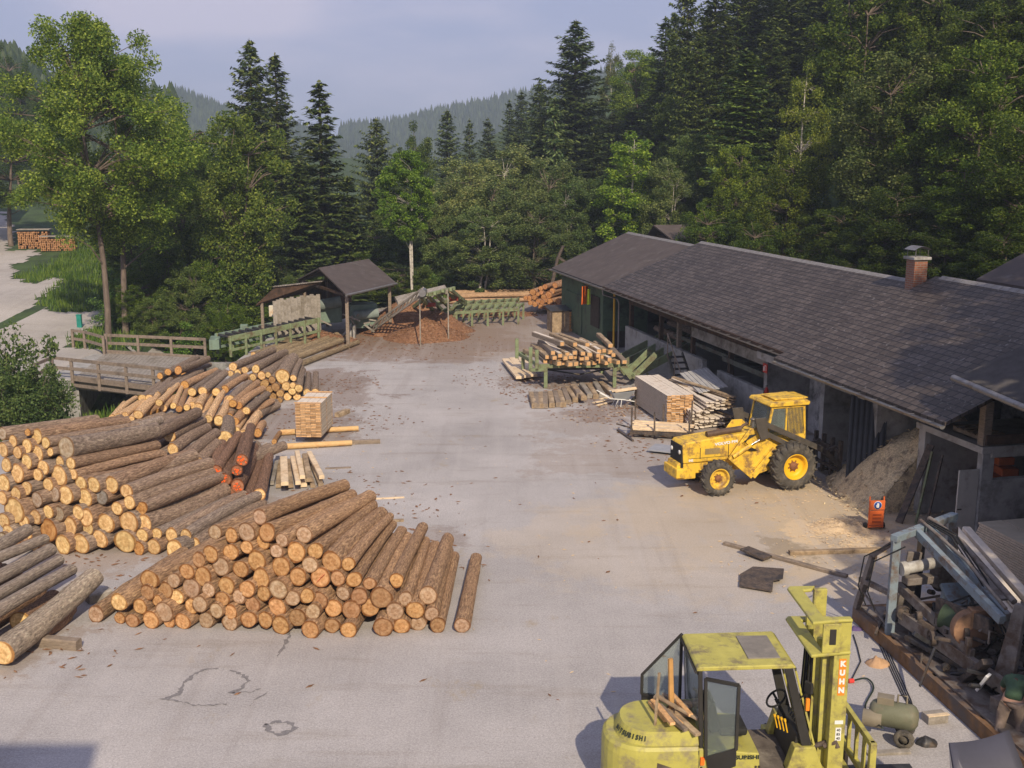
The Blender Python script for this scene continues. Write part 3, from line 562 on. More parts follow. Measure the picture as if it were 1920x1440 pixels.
# ---------------------------------------------------------------- trees
M_trunk = mat('tree_bark', (.16, .125, .10), .9, var=.4, scale=5, stretch=(1, 1, .3), bump=.6)
M_birchbark = mat('birch_bark', (.50, .46, .40), .8, var=.2, scale=3, stretch=(1, 1, 2.5), dirt=(.10, .09, .08), dirtamt=.3, dscale=2)
LF_s = leafmat('spruce_needles', (.028, .058, .022), (.18, .235, .07), .24)
LF_b = leafmat('broad_leaves', (.06, .12, .024), (.31, .39, .08), .42)
LF_a = leafmat('grey_green_leaves', (.09, .145, .055), (.33, .37, .15), .38)
LF_y = leafmat('yellow_green_leaves', (.10, .15, .03), (.30, .34, .075), .38)
def rv(rr): 
    z = rr.uniform(-1, 1); a = rr.uniform(0, 6.2832); q = sqrt(1-z*z); return Vector((q*cos(a), q*sin(a), z))
def card(V, F, c, a, b_):
    i = len(V); V += [c-a, c+b_, c+a, c-b_]; F.append((i, i+1, i+2, i+3))
def spruce_mesh(seed, H=20., Rm=3.4, nlev=44, droop=.35, gap=.0, full=1.0, ex=.66):
    rr = random.Random(seed); V = []; F = []; t = MB()
    t.tube([(0, 0, -.6), (.05, 0, H*.4), (0, .04, H*.75), (0, 0, H)], [H*.016, H*.012, H*.006, .015], 8)
    for l in range(nlev):
        f = (l+rr.uniform(-.3, .3))/nlev; z = H*(.07+.925*f); rad = Rm*min((1-f)**ex, (1-f)*2.7)*(1-.3*max(0, .12-f)/.12)+.06
        nb = max(5, int(12*full*(1-.5*f))); zl = z
        for k in range(nb):
            a = 2*pi*(k+rr.uniform(-.35, .35))/nb+l*1.3; z = zl+rr.uniform(-.55, .55)*H/nlev*1.3; ln = rad*(rr.uniform(.45, .8) if rr.random() < .35 else rr.uniform(.8, 1.22))*(1+.2*sin(a*2+seed+f*5))
            if rr.random() < gap: continue
            d = Vector((cos(a), sin(a), 0)); n = max(3, int(ln/.27)); sl = droop*(1-f)*1.1-.35*f+rr.uniform(-.12, .16)
            side = Vector((-d.y, d.x, 0)); pz_ = 0
            for i in range(n):
                q = (i+1)/n; x = ln*q; zz = z-sl*x+.22*droop*x*q*1.3; c = d*x+Vector((0, 0, zz)); wd = .72*(1-q*.68)*min(1, ln/1.2)+.12
                for s_ in (-1, 1):
                    for m_ in range(3):
                        o_ = side*s_*wd*rr.uniform(.25, .95)+d*rr.uniform(-.15, .15)
                        c2 = c+o_+Vector((0, 0, -abs(wd)*.28*rr.random()-.04+rr.uniform(-.05, .05)))
                        ax = (side*s_*rr.uniform(.5, 1)+d*rr.uniform(.2, .9)+Vector((0, 0, rr.uniform(-.55, .1)))).normalized()*rr.uniform(.20, .38)
                        bx = ax.cross(Vector((rr.uniform(-.5, .5), rr.uniform(-.5, .5), 1))).normalized()*rr.uniform(.07, .13)
                        card(V, F, c2, ax, bx)
            c = d*ln*1.03+Vector((0, 0, z-sl*ln+.22*droop*ln*1.3)); card(V, F, c, d*.24+Vector((0, 0, .08)), side*.07)
            if rr.random() < .5 and ln > 1: t.tube([(0, 0, z), tuple(d*ln*.6+Vector((0, 0, z-sl*ln*.6+.05)))], [.035, .01], 4, cap=False)
    for i in range(8): card(V, F, Vector((0, 0, H-.1-i*.12)), rv(rr)*.18, Vector((0, 0, .14)))
    c = MB(); c.add(V, F); return t.mesh('trunk', [M_trunk]), c.mesh('crown', [LF_s]), H, Rm
def broad_mesh(seed, H=15., Rm=4.5, base=.22, nclu=110, per=120, leaf=.16, lm=None, bark=None, stems=1, flat=.55, clr=.95, shape='round', weep=0, hollow=.35):
    rr = random.Random(seed); V = []; F = []; t = MB(); cl = []
    zc0 = H*(base+(1-base)*.5); hz = H*(1-base)*.5
    sts = []
    for s_ in range(stems):
        a = rr.uniform(0, 6.28); o_ = .28*(stems > 1)
        p0 = Vector((o_*cos(a+s_*2.6), o_*sin(a+s_*2.6), -.6)); lean = Vector((cos(a+s_*2.6), sin(a+s_*2.6), 0))*(.10 if stems > 1 else .03)*H
        pts = [p0+lean*q*q+Vector((.25*sin(q*5+s_), .25*cos(q*4+s_), H*.93*q)) for q in (0, .15, .3, .45, .6, .75, .9)]
        rad = [H*.014*(1-q*.86)/sqrt(stems)**.6 for q in (0, .15, .3, .45, .6, .75, .9)]; sts.append(pts); t.tube(pts, rad, 8)
    for i in range(nclu):
        for _ in range(20):
            d = rv(rr); q = hollow+(1-hollow)*rr.random()**.6
            p = Vector((d.x*Rm*q, d.y*Rm*q, zc0+d.z*hz*q))
            f = (p.z-zc0)/hz
            lim = Rm*(sqrt(max(0, 1-f*f)) if shape == 'round' else max(0, (1-f)/2)**.6 if shape == 'cone' else sqrt(max(0, 1-f*f))*(.75+.35*sin(i*1.1)))
            if Vector((p.x, p.y)).length <= lim*(1.05+.25*noise.noise(d*1.7+Vector((seed, 0, 0)))): break
        cl.append(p)
    for p in cl:
        st_ = min(sts, key=lambda s: min((s[3]-p).length, (s[5]-p).length)); j = min(range(2, len(st_)), key=lambda k: abs(st_[k].z-(p.z-.35*Vector((p.x, p.y)).length)))
        a = st_[j]; mid = a.lerp(p, .5)+Vector((rr.uniform(-.3, .3), rr.uniform(-.3, .3), .25))
        kk_ = .5 if bark else 1; t.tube([a, mid, p], [.055*H/15*kk_, .03*H/15*kk_, .008], 5, cap=False)
        R1 = clr*rr.uniform(.65, 1.3)*Rm/4.5
        for k in range(int(per*rr.uniform(.6, 1.2))):
            d = rv(rr); q = rr.random()**.45; c = p+Vector((d.x*R1*q, d.y*R1*q, d.z*R1*flat*q-weep*q*rr.random()*R1))
            ax = rv(rr); ax.z *= .5; ax = ax.normalized()*leaf*rr.uniform(.6, 1.25); bx = ax.cross(rv(rr)+Vector((0, 0, 1.0))).normalized()*leaf*rr.uniform(.35, .62)
            card(V, F, c, ax, bx)
    c = MB(); c.add(V, F); return t.mesh('trunk', [bark or M_trunk]), c.mesh('crown', [lm or LF_b]), H, Rm
PROT = {
 'sprA': spruce_mesh(1), 'sprB': spruce_mesh(2, 20, 3.0, 40, .25, .12), 'sprC': spruce_mesh(3, 20, 4.2, 40, .18, .10, 1.1), 'sprD': spruce_mesh(4, 14, 2.6, 30, .45), 'sprE': spruce_mesh(5, 20, 4.2, 40, .02, .06, 1.2, .50),
 'ash': broad_mesh(11, 17, 5.6, .3, 150, 400, .105, LF_b, None, 1, .8, .74, 'wild', 0, .5),
 'brA': broad_mesh(12, 15, 4.5, .02, 170, 330, .115, LF_b, None, 1, .9, .8), 'brB': broad_mesh(13, 15, 4.2, .05, 150, 330, .115, LF_b, None, 2, .85, .8, 'wild'),
 'ald': broad_mesh(14, 13, 4.4, .02, 220, 290, .11, LF_a, None, 3, .9, .78), 'aldB': broad_mesh(15, 14, 4.0, .06, 200, 290, .11, LF_a, M_birchbark, 3, .9, .78, 'wild'),
 'bir': broad_mesh(16, 15, 3.0, .24, 150, 220, .11, LF_b, M_birchbark, 1, .7, .85, 'cone'), 'wee': broad_mesh(17, 15, 3.6, .1, 150, 240, .10, LF_y, M_birchbark, 1, .9, .8, 'cone', 1.0),
 'bri': broad_mesh(18, 13, 2.7, .42, 150, 260, .11, LF_b, M_birchbark, 2, .7, .8), 'bus': broad_mesh(19, 4, 2.0, .0, 60, 150, .10, LF_a, None, 4, .8, 1.35, 'round', 0, .2)}
KN = {'spr': ('spruce_tree', 'spruce'), 'ash': ('ash_tree', 'tree'), 'brA': ('broadleaf_tree', 'tree'), 'brB': ('broadleaf_tree', 'tree'), 'ald': ('alder_tree', 'tree'), 'bir': ('birch_tree', 'birch'), 'wee': ('birch_tree', 'birch'), 'bri': ('birch_tree', 'birch'), 'bus': ('bush', 'bush')}
TREES = []
def tree(kind, u, vt, Y, wpx=None, tint=(1, 1, 1), label=None, group=None, dz=0, Hmin=3):
    p = atY(u, vt, Y); zg = terr(p.x, Y); H = max(Hmin, p.z-zg); tm, cm, H0, R0 = PROT[kind]
    wm = (wpx/FPX*zc(Vector((p.x, Y, p.z)))/2) if wpx else R0*H/H0
    nm, ct = KN.get(kind) or KN[kind[:3]]
    o = bpy.data.objects.new(nm, None); sc.collection.objects.link(o); o.location = (p.x, Y, zg+dz); o.rotation_euler = (0, 0, R.uniform(0, 6.28)); o.scale = (wm/R0, wm/R0, (H-dz)/H0)
    for n_, me in (('trunk', tm), ('crown', cm)):
        c = bpy.data.objects.new(n_, me); sc.collection.objects.link(c); c.parent = o
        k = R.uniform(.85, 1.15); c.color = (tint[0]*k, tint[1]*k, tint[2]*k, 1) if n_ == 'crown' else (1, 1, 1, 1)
    tag(o, label, ct, group); TREES.append((o, kind, u, vt, Y)); return o
def treeW(kind, x, y, H, w_=None, tint=(1, 1, 1), label=None, group=None):
    tm, cm, H0, R0 = PROT[kind]; nm, ct = KN.get(kind) or KN[kind[:3]]; wm = w_ or R0*H/H0
    o = bpy.data.objects.new(nm, None); sc.collection.objects.link(o); o.location = (x, y, terr(x, y)); o.rotation_euler = (0, 0, R.uniform(0, 6.28)); o.scale = (wm/R0, wm/R0, H/H0)
    for n_, me in (('trunk', tm), ('crown', cm)):
        c = bpy.data.objects.new(n_, me); sc.collection.objects.link(c); c.parent = o; c.color = tint+(1,)
    tag(o, label, ct, group); return o
# hero trees, left
tree('ash', 152, 30, 60, 335, (1.3, 1.3, 1.15), 'tall ash at the bridge, left one of two trunks, its open top in the sky')
tree('ash', 205, 105, 62.5, 330, (1.25, 1.27, 1.1), 'ash with the right hand trunk of the pair behind the bridge')
tree('ash', 5, 225, 92, 260, (1.15, 1.18, 1), 'bright green broadleaf crown at the left picture edge above the gravel road')
tree('brA', 330, 190, 72, 200, (.95, 1, 1), 'round broadleaf crown between the ashes and the first tall spruce')
tree('brB', 440, 190, 68, 210, (1.0, 1, 1), 'broadleaf tree with thin pale stems in front of the two tall spruces')
tree('sprE', 467, 72, 84, 170, (1.25, 1.15, 1.2), 'tall spruce with long loose boughs, left one of two side by side')
tree('sprA', 515, 98, 88, 150, (1.3, 1.2, 1.35), 'slimmer tall spruce just right of the loose boughed one')
tree('sprB', 598, 150, 80, 170, (1.15, 1.1, 1), 'spruce with thin spire top and bare upper trunk, alone against the sky')
tree('sprA', 560, 300, 76, 150, (1.0, 1.0, .9), 'broad low spruce in front of the thin spired one')
tree('sprD', 650, 330, 79, 130, (1.0, 1.0, .9), 'dense spruce right below the thin spired one')
tree('sprE', 705, 220, 98, 130, (1.3, 1.2, 1.3), 'mid height spruce left of the bright birch')
tree('brA', 772, 228, 104, 120, (.62, .66, .8), 'dark round crown behind the bright green birch')
tree('bri', 757, 280, 74, 110, (.95, 1.15, .8), 'bright green birch with two white trunks behind the bark heap')
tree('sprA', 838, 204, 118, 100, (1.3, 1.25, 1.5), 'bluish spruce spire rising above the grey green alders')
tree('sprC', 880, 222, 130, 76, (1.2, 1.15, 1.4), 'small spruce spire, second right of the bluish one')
tree('sprC', 915, 220, 130, 96, (1.2, 1.15, 1.4), 'wide low spruce top, third right of the bluish one')
tree('sprC', 955, 186, 138, 70, (1.1, 1.1, 1.2), 'small spruce top at the end of the far ridge')
tree('sprC', 977, 170, 134, 90, (1.1, 1.1, 1.2), 'small pointed spruce left of the great fir')
tree('sprE', 1012, 150, 122, 110, (1., 1., 1), 'dark spruce shoulder leaning on the left of the great fir')
tree('sprE', 1080, 36, 110, 185, (.95, .95, 1.0), 'great dark fir with wide ragged boughs, tallest right of the open sky')
tree('wee', 1150, 62, 122, 80, (.75, .7, 1.1), 'thin pale larch standing against the cloud right of the great fir')
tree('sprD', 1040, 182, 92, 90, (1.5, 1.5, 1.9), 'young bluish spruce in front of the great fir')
for i, (u, v, y, wd) in enumerate([(1206, 100, 150, 44), (1223, 103, 146, 30), (1246, 96, 150, 36), (1268, 84, 142, 48), (1188, 128, 140, 46), (1232, 150, 128, 60), (1165, 150, 128, 66), (1262, 170, 120, 70), (1205, 190, 118, 70)]):
    tree('sprA', u, v, y, wd, (.9, .95, 1.05), '%s of nine spruces between the great fir and the dark right slope' % ORD[i], 'spruces between fir and slope')
# alders and birches behind the yard
for i, (u, v, y, wd, k, tn) in enumerate([(865, 300, 84, 190, 'ald', (1.25, 1.2, 1.2)), (960, 275, 88, 200, 'aldB', (1.25, 1.2, 1.2)), (1030, 300, 84, 170, 'ald', (.9, .95, .9)), (900, 390, 79, 160, 'aldB', (.85, .95, .85)), (1000, 380, 80, 170, 'ald', (.8, .9, .8)), (1075, 340, 82, 150, 'aldB', (.7, .85, .7)), (820, 360, 82, 120, 'ald', (.9, 1, .9)), (940, 330, 82, 180, 'ald', (.95, 1, .95))]):
    tree(k, u, v, y, wd, tn, '%s of eight grey green alders massed behind the green log tables' % ORD[i], 'alders behind the yard')
tree('bir', 1185, 212, 80, 150, (1.25, 1.35, .9), 'light green birch with one white trunk above the far roof end')
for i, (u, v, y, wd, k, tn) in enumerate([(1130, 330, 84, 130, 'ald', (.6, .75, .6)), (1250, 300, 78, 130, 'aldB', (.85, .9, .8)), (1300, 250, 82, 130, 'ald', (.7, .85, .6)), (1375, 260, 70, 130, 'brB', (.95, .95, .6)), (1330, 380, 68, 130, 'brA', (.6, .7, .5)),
    (1480, 270, 64, 170, 'brA', (1., .95, .7)), (1420, 400, 60, 120, 'brA', (.55, .65, .5)), (1560, 380, 58, 170, 'brB', (.55, .6, .5)), (1660, 180, 62, 200, 'brB', (1.05, 1.05, .85)), (1760, 120, 58, 230, 'brA', (.85, .9, .65)), (1860, 60, 54, 240, 'brB', (.8, .85, .6)), (1700, 330, 54, 200, 'brA', (.45, .5, .4)), (1850, 290, 50, 220, 'brB', (.7, .8, .5)), (1950, 180, 48, 230, 'brA', (.6, .65, .45)), (1780, 400, 50, 180, 'brA', (.4, .45, .35)), (1900, 420, 46, 200, 'brA', (.4, .45, .35)), (1640, 420, 54, 160, 'brA', (.42, .47, .36))]):  # tints put the slope's sun and shade into the leaf colour
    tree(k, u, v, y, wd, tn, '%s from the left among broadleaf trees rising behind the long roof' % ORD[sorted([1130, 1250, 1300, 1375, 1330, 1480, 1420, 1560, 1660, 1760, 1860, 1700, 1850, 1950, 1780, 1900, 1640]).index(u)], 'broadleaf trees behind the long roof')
tree('wee', 1515, 85, 66, 140, (1, 1, .8), 'yellow green weeping birch high on the slope right of the young spruce')
tree('sprA', 1400, 90, 76, 190, (1.2, 1.3, 1.0), 'young green spruce in front of the dark tall ones, left of the weeping birch')
for i, (u, v, y, wd) in enumerate([(1292, -60, 96, 110), (1345, -70, 100, 150), (1410, -90, 104, 150), (1480, -90, 98, 160), (1560, -100, 96, 160), (1640, -120, 92, 170), (1720, -120, 90, 180), (1800, -140, 84, 190), (1890, -150, 80, 200), (1310, 60, 88, 120), (1600, 30, 84, 160), (1690, 20, 80, 170), (1450, 30, 90, 130), (1360, 40, 90, 130), (1530, 10, 90, 140)]):
    tree(['sprE', 'sprA', 'sprC'][i % 3], u, v, y, wd, (1.05, 1.0, .8), '%s from the left among tall dark spruces crowning the right slope' % ORD[sorted([1292, 1345, 1410, 1480, 1560, 1640, 1720, 1800, 1890, 1310, 1600, 1690, 1450, 1360, 1530]).index(u)], 'tall spruces on the right slope')
# fill of the wood behind the front rank
SK = [(-40, 100), (60, 150), (240, 200), (370, 200), (430, 215), (560, 250), (640, 330), (700, 300), (800, 300), (900, 270), (960, 215), (1020, 180), (1180, 180), (1290, 60), (1400, -60), (2000, -200)]
f = []
for Y, du, off, kinds in ((112, 46, 35, ('sprA', 'sprB', 'sprA')), (96, 52, 75, ('sprA', 'brA', 'sprC')), (86, 60, 130, ('brA', 'sprD', 'brB')), (78, 66, 205, ('brB', 'sprD', 'brA'))):
    u = 235+R.uniform(0, 30)
    while u < (1300 if Y > 90 else 800):
        f.append((u, Y+R.uniform(-3, 3), interp(u, SK)+off+R.uniform(-12, 12), kinds[R.randrange(3)], du*2.3)); u += du*R.uniform(.8, 1.25)
f.sort(key=lambda a: (round(a[1]/12), a[0])); cnt = {}
for (u, Y, v, k, wd) in f:
    rk = min(int((Y-70)/13), 3); cnt[rk] = cnt.get(rk, 0)+1; i = cnt[rk]
    if dcreek(atY(u, v, Y).x, Y) < 1.5: continue
    tree(k, u, v, Y, wd, (.95, .95, .95), 'wood tree, %s from the left in the %s rank beyond the shed' % (ORD[min(i, 29)-1], ('front', 'second', 'third', 'rear')[rk]), 'trees of the wood beyond the yard')
# trees filling the slope between broadleaf belt and the crowning spruces
hf = []
for Y, u0, u1, du, H in ((118, 1180, 1620, 62, 17), (104, 1230, 1760, 70, 17), (92, 1560, 1850, 78, 16), (80, 1600, 1930, 84, 15), (70, 1600, 1960, 92, 13), (60, 1650, 1980, 100, 12)):
    u = u0+R.uniform(0, 30)
    while u < u1:
        p = atY(u, 300, Y); hf.append((p.x, Y+R.uniform(-3, 3), H*R.uniform(.8, 1.15), u)); u += du*R.uniform(.8, 1.2)
for i, (x, y, H, u) in enumerate(hf):
    k = ['sprA', 'brB', 'sprC', 'sprE', 'sprA', 'sprB'][R.randrange(6)] if y > 75 else ['brB', 'brA', 'ald'][R.randrange(3)]; tn = max(.5, 1.2-(u-1200)/900)  # tint falls to the right, painting the slope's shade into the leaves
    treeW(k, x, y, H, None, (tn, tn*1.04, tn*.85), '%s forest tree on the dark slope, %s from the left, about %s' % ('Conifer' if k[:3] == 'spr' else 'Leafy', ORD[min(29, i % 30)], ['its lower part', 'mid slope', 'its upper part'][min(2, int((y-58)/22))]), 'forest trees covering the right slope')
# low greenery under the ashes and behind the shed
for i, (u, v, y, wd) in enumerate([(255, 480, 66, 110), (300, 450, 68, 120), (350, 500, 65, 110), (395, 470, 67, 120), (230, 540, 63, 80), (290, 560, 62.5, 90), (420, 560, 64, 90), (455, 520, 68, 110), (520, 480, 74, 120), (600, 470, 78, 120), (670, 470, 78, 100), (345, 430, 76, 110), (700, 420, 80, 120), (790, 430, 82, 120)]):
    tree(['brA', 'brB', 'ald'][i % 3], u, v, y, wd, (.75, .85, .6) if i < 8 else (.55, .65, .5), 'young leafy tree of the thicket, %s from the left between bridge and bark heap' % ORD[sorted([255, 300, 350, 395, 230, 290, 420, 455, 520, 600, 670, 345, 700, 790]).index(u)], 'young trees of the thicket')
# far left knoll
for i, (u, v, y, wd, k) in enumerate([(12, 82, 150, 90, 'brA'), (48, 118, 148, 70, 'brA'), (-30, 70, 152, 90, 'brB'), (70, 150, 140, 60, 'brA'), (105, 200, 130, 90, 'brA'), (20, 150, 140, 110, 'brB')]):
    tree(k, u, v, y, wd, (.5, .6, .6), '%s from the left of the dark trees on the far left knoll' % ORD[sorted([12, 48, -30, 70, 105, 20]).index(u)], 'dark trees on the far left knoll')
# slope trees standing right of the frame throw the shade seen over the near roof and sheds
for i, (x, y, H, wd) in enumerate([(19.5, 15, 15, 4.4), (22, 9, 17, 4.6), (26, 18, 15, 4.6), (18.5, 4, 17, 4.4), (24, 1, 18, 4.8), (29, 10, 16, 4.8), (31, 24, 14, 4.8), (15.2, 8.5, 15.5, 3.2), (16.2, 14.5, 17.5, 3.8), (18.2, 20.5, 18, 3.9), (22, 24.5, 19, 4.2), (13.2, 3.5, 15, 3.0)]):
    treeW(['brA', 'brB', 'sprA'][i % 3], x, y, H, wd, (.6, .65, .5), 'dense tree on the bank to the right of the near sheds', 'trees on the right bank')
# bushes
for i, (u, v, y, wd) in enumerate([(40, 618, 41, 150), (-30, 640, 40, 150), (75, 690, 39.5, 110), (10, 700, 38.5, 130)]):
    o = tree('bus', u, v, y, wd, (.5, .62, .5), ['feathery green bush with a pointed top beside the bridge abutment', 'green bush at the very left edge beside the road', 'low bush touching the concrete bridge abutment', 'low bush behind the left end of the big log pile'][i], 'bushes by the bridge')
for i in range(26):
    u = R.uniform(225, 470) if i < 14 else R.uniform(560, 1120); y = R.uniform(63, 74) if i < 14 else R.uniform(80, 84); p = at(u, 600); x = (u-960)/FPX*y*1.02
    if dcreek(x, y) < .8: continue
    treeW('bus', x, y, R.uniform(1.4, 2.6), R.uniform(1.2, 2.0), (.8, 1.15, .6), 'low leafy shrub in the undergrowth along the wood edge', 'shrubs along the wood edge')
# grass: tufts on the banks
def tufts(name, spots, h, mt, n, kind='stuff'):
    V = []; F = []; rr = random.Random(5)
    for (x, y, z) in spots:
        for k in range(n):
            a = rr.uniform(0, 6.28); px, py = x+rr.uniform(-.35, .35), y+rr.uniform(-.35, .35); hh = h*rr.uniform(.4, 1.2); s_ = Vector((cos(a), sin(a), 0))*.035; ln = Vector((rr.uniform(-.4, .4), rr.uniform(-.4, .4), 1))*hh
            i = len(V); c = Vector((px, py, z-.03)); V += [c-s_, c+s_, c+ln+s_*.2, c+ln-s_*.2]; F.append((i, i+1, i+2, i+3))
    b = MB(); b.add(V, F); tag(b.build(name, mt, fixn=False), kind=kind)
LF_g = leafmat('grass_blades', (.06, .13, .02), (.19, .28, .05), .3)
sp = []
RPW = [tuple(atg(u, v)[:2]) for u, v in RP]
rr = random.Random(9)
while len(sp) < 5200:
    x, y = rr.uniform(-36, -11), rr.uniform(36, 95); d = dcreek(x, y)
    if d < 1.2 or inpoly(x, y, YP) or inpoly(x, y, RPW): continue
    if -20.9 < x < -13 and 46 < y < 56.5: continue
    sp.append((x, y, terr(x, y)))
for _ in range(900):
    x, y = rr.uniform(-12, 6), rr.uniform(79, 88)
    sp.append((x, y, terr(x, y)))
tufts('grass', sp, .42, LF_g, 7)
# far forested hills
def hill(name, P, base, thick, mt, depth):
    V = []; n = len(P)
    b = MB()
    for (x, y, z), (x2, y2, z2) in zip(P, P[1:]):
        b.add([(x, y, z), (x2, y2, z2), (x2*.86, y2*.86-depth*.1, base), (x*.86, y*.86-depth*.1, base), (x*1.2, y*1.2+depth, base), (x2*1.2, y2*1.2+depth, base)], [(0, 1, 2, 3), (0, 4, 5, 1)], 0, True)
    return tag(b.build(name, mt, fixn=False), kind='structure')
M_hill = mat('forested_hill', (.035, .055, .028), .95, var=.4, scale=.03)
LF_h = leafmat('far_conifers', (.02, .04, .018), (.055, .085, .035), .05)
def hillforest(P, n, hs, name, depth, rw=.2):
    V = []; F = []; rr = random.Random(n)
    for k in range(n):
        q = rr.random()*(len(P)-1); i = int(q); t_ = q-i; a = Vector(P[i]).lerp(Vector(P[i+1]), t_)
        d = rr.random()**1.3; foot = Vector((a.x*.86, a.y*.86-depth*.1, -10)); c = a.lerp(foot, d*.8); h = hs*rr.uniform(.6, 1.15); r_ = h*rw; j = len(V)
        m_ = 6; V.append(c+Vector((0, 0, h))); V += [c+Vector((r_*rr.uniform(.7, 1.2)*cos(6.28*s_/m_), r_*rr.uniform(.7, 1.2)*sin(6.28*s_/m_), h*rr.uniform(-.1, .1))) for s_ in range(m_)]
        F += [(j, j+1+s_, j+1+(s_+1) % m_) for s_ in range(m_)]
    b = MB(); b.add(V, F); tag(b.build(name, LF_h, fixn=False), kind='stuff')
def prof(pts, Y): return [tuple(atY(u, v+(13 if Y > 300 else 0), Y)) for u, v in pts]
h1 = prof([(330, 175), (380, 196), (420, 210), (480, 222), (540, 238), (600, 258), (650, 285), (720, 300)], 800)
h2 = prof([(640, 262), (700, 258), (760, 250), (800, 238), (860, 224), (920, 212), (970, 202), (1060, 180), (1150, 150)], 900)
h3 = prof([(540, 262), (600, 250), (640, 246), (680, 248), (720, 252), (780, 262)], 2600)
h0 = prof([(-120, 120), (-60, 105), (0, 112), (40, 132), (90, 165), (200, 200), (330, 200)], 230)
for nm, P, mt, dp in (('hill', h1, M_hill, 200), ('hill', h2, M_hill, 500), ('mountain', h3, M_hill, 900), ('hill', h0, M_hill, 60)): hill(nm, P, -10, 0, mt, dp)
hillforest(h1, 7000, 12, 'hillside_forest', 200); hillforest(h2, 7000, 20, 'hillside_forest', 500); hillforest(h0, 2500, 5, 'hillside_forest', 60, .45)
# ---------------------------------------------------------------- bridge
def boxparts(parent, name, mt, boxes, bevel=.01):
    b = MB()
    for q in boxes: b.bb(*q)
    return b.build(name, mt, parent, bevel)
br = thing('footbridge', (-17.0, 51.5, 0), 'grey timber deck bridge over the creek, its right end under the logs', 'bridge')
NL, NR = at(138, 712), at(330, 733); FL, FR = at(196, 664), at(385, 673); W0 = Vector((-17.0, 51.5, 0))
b = MB(); n = 26
for i in range(n):
    q0, q1 = i/n, (i+.93)/n; a, c, d, e = NL.lerp(NR, q0), NL.lerp(NR, q1), FL.lerp(FR, q1), FL.lerp(FR, q0)
    b.prism([p-W0+Vector((0, 0, -.02)) for p in (a, c, d, e)], (0, 0, .07))
b.build('deck', M_gwood, br)
b = MB(); dn = (NR-NL).normalized()
for q in (.04, .5, .96):
    p0, p1 = NL.lerp(FL, q), NR.lerp(FR, q); b.beam(p0-W0+Vector((0, 0, -.28)), p1-W0+Vector((0, 0, -.28)), .2, .36)
b.build('girder', M_pale if False else mat('girder_wood', (.34, .27, .16), .8, var=.25, scale=4), br)
for nm, A, B_ in (('near', NL, NR), ('far', FL, FR)):
    out = (NL-FL).normalized()*.10*(1 if nm == 'near' else -1)
    b = MB(); b.beam(A-W0+out+Vector((0, 0, .10)), B_-W0+out+Vector((0, 0, .02)), .08, .24)
    if nm == 'near': b.beam(A-W0+out*1.6+Vector((0, 0, -.22)), B_-W0+out*1.6+Vector((0, 0, -.28)), .07, .14)
    b.build('fascia', M_rail, br)
    for i in range(5 if nm == 'near' else 4):
        p = A.lerp(B_, (.0, .27, .54, .8, 1.0)[i] if nm == 'near' else (.02, .34, .67, 1.0)[i])-W0+out*1.7
        bb_ = MB(); bb_.beam(p+Vector((0, 0, -.35 if nm == 'near' else -.1)), p+Vector((0, 0, 1.05)), .13, .11); bb_.build('post', M_rail, br, .008)
    for z in (.98, .56):
        bb_ = MB(); bb_.beam(A-W0+out*2.2+Vector((0, 0, z)), B_-W0+out*2.2+Vector((0, 0, z)), .07, .15); bb_.build('rail', M_rail, br, .008)
# rails that continue over the left bank
def bankrail(label, pts, n):
    t = thing('wooden_fence', pts[0], label, 'fence'); P = [p-pts[0] for p in pts]
    for z in (.95, .5):
        for a, c in zip(P, P[1:]):
            b = MB(); b.beam(a+Vector((0, 0, z)), c+Vector((0, 0, z)), .07, .14); b.build('rail', M_rail, t)
    for p in P: 
        b = MB(); b.beam(p+Vector((0, 0, -.3)), p+Vector((0, 0, 1.02)), .12, .12); b.build('post', M_rail, t)
bankrail('short grey timber railing leading left from the near side of the bridge', [at(136, 712), at(100, 708), at(70, 722)], 3)
bankrail('short grey timber railing leading left from the far side of the bridge', [at(196, 666), at(160, 655), at(138, 652)], 3)
# abutments
b = MB(); A, B_ = at(95, 708), at(140, 712); F_ = (FL-NL)
b.prism([p+Vector((0, 0, -3)) for p in (A, B_+Vector((.15, 0, 0)), B_+F_+Vector((.15, 0, 0)), A+F_)], (0, 0, 2.97)); tag(b.build('bridge_abutment', M_concl, bevel=.03), 'stained concrete abutment under the left end of the bridge', 'abutment')
b = MB(); p0 = B_+Vector((.15, 0, -3))+F_*.8; b.box((p0.x+3.4, p0.y+.6, -1.5), (7, .3, 2.4)); o = b.build('retaining_wall', M_conc, bevel=.02); tag(o, 'dark concrete wall of the passage beneath the bridge', 'wall')
b = MB(); p0 = NR+Vector((-.6, .5, -1.4)); b.box(p0, (.3, 7, 2.6)); tag(b.build('bridge_abutment', M_concl, bevel=.02), 'concrete abutment under the right end of the bridge beside the logs', 'abutment')
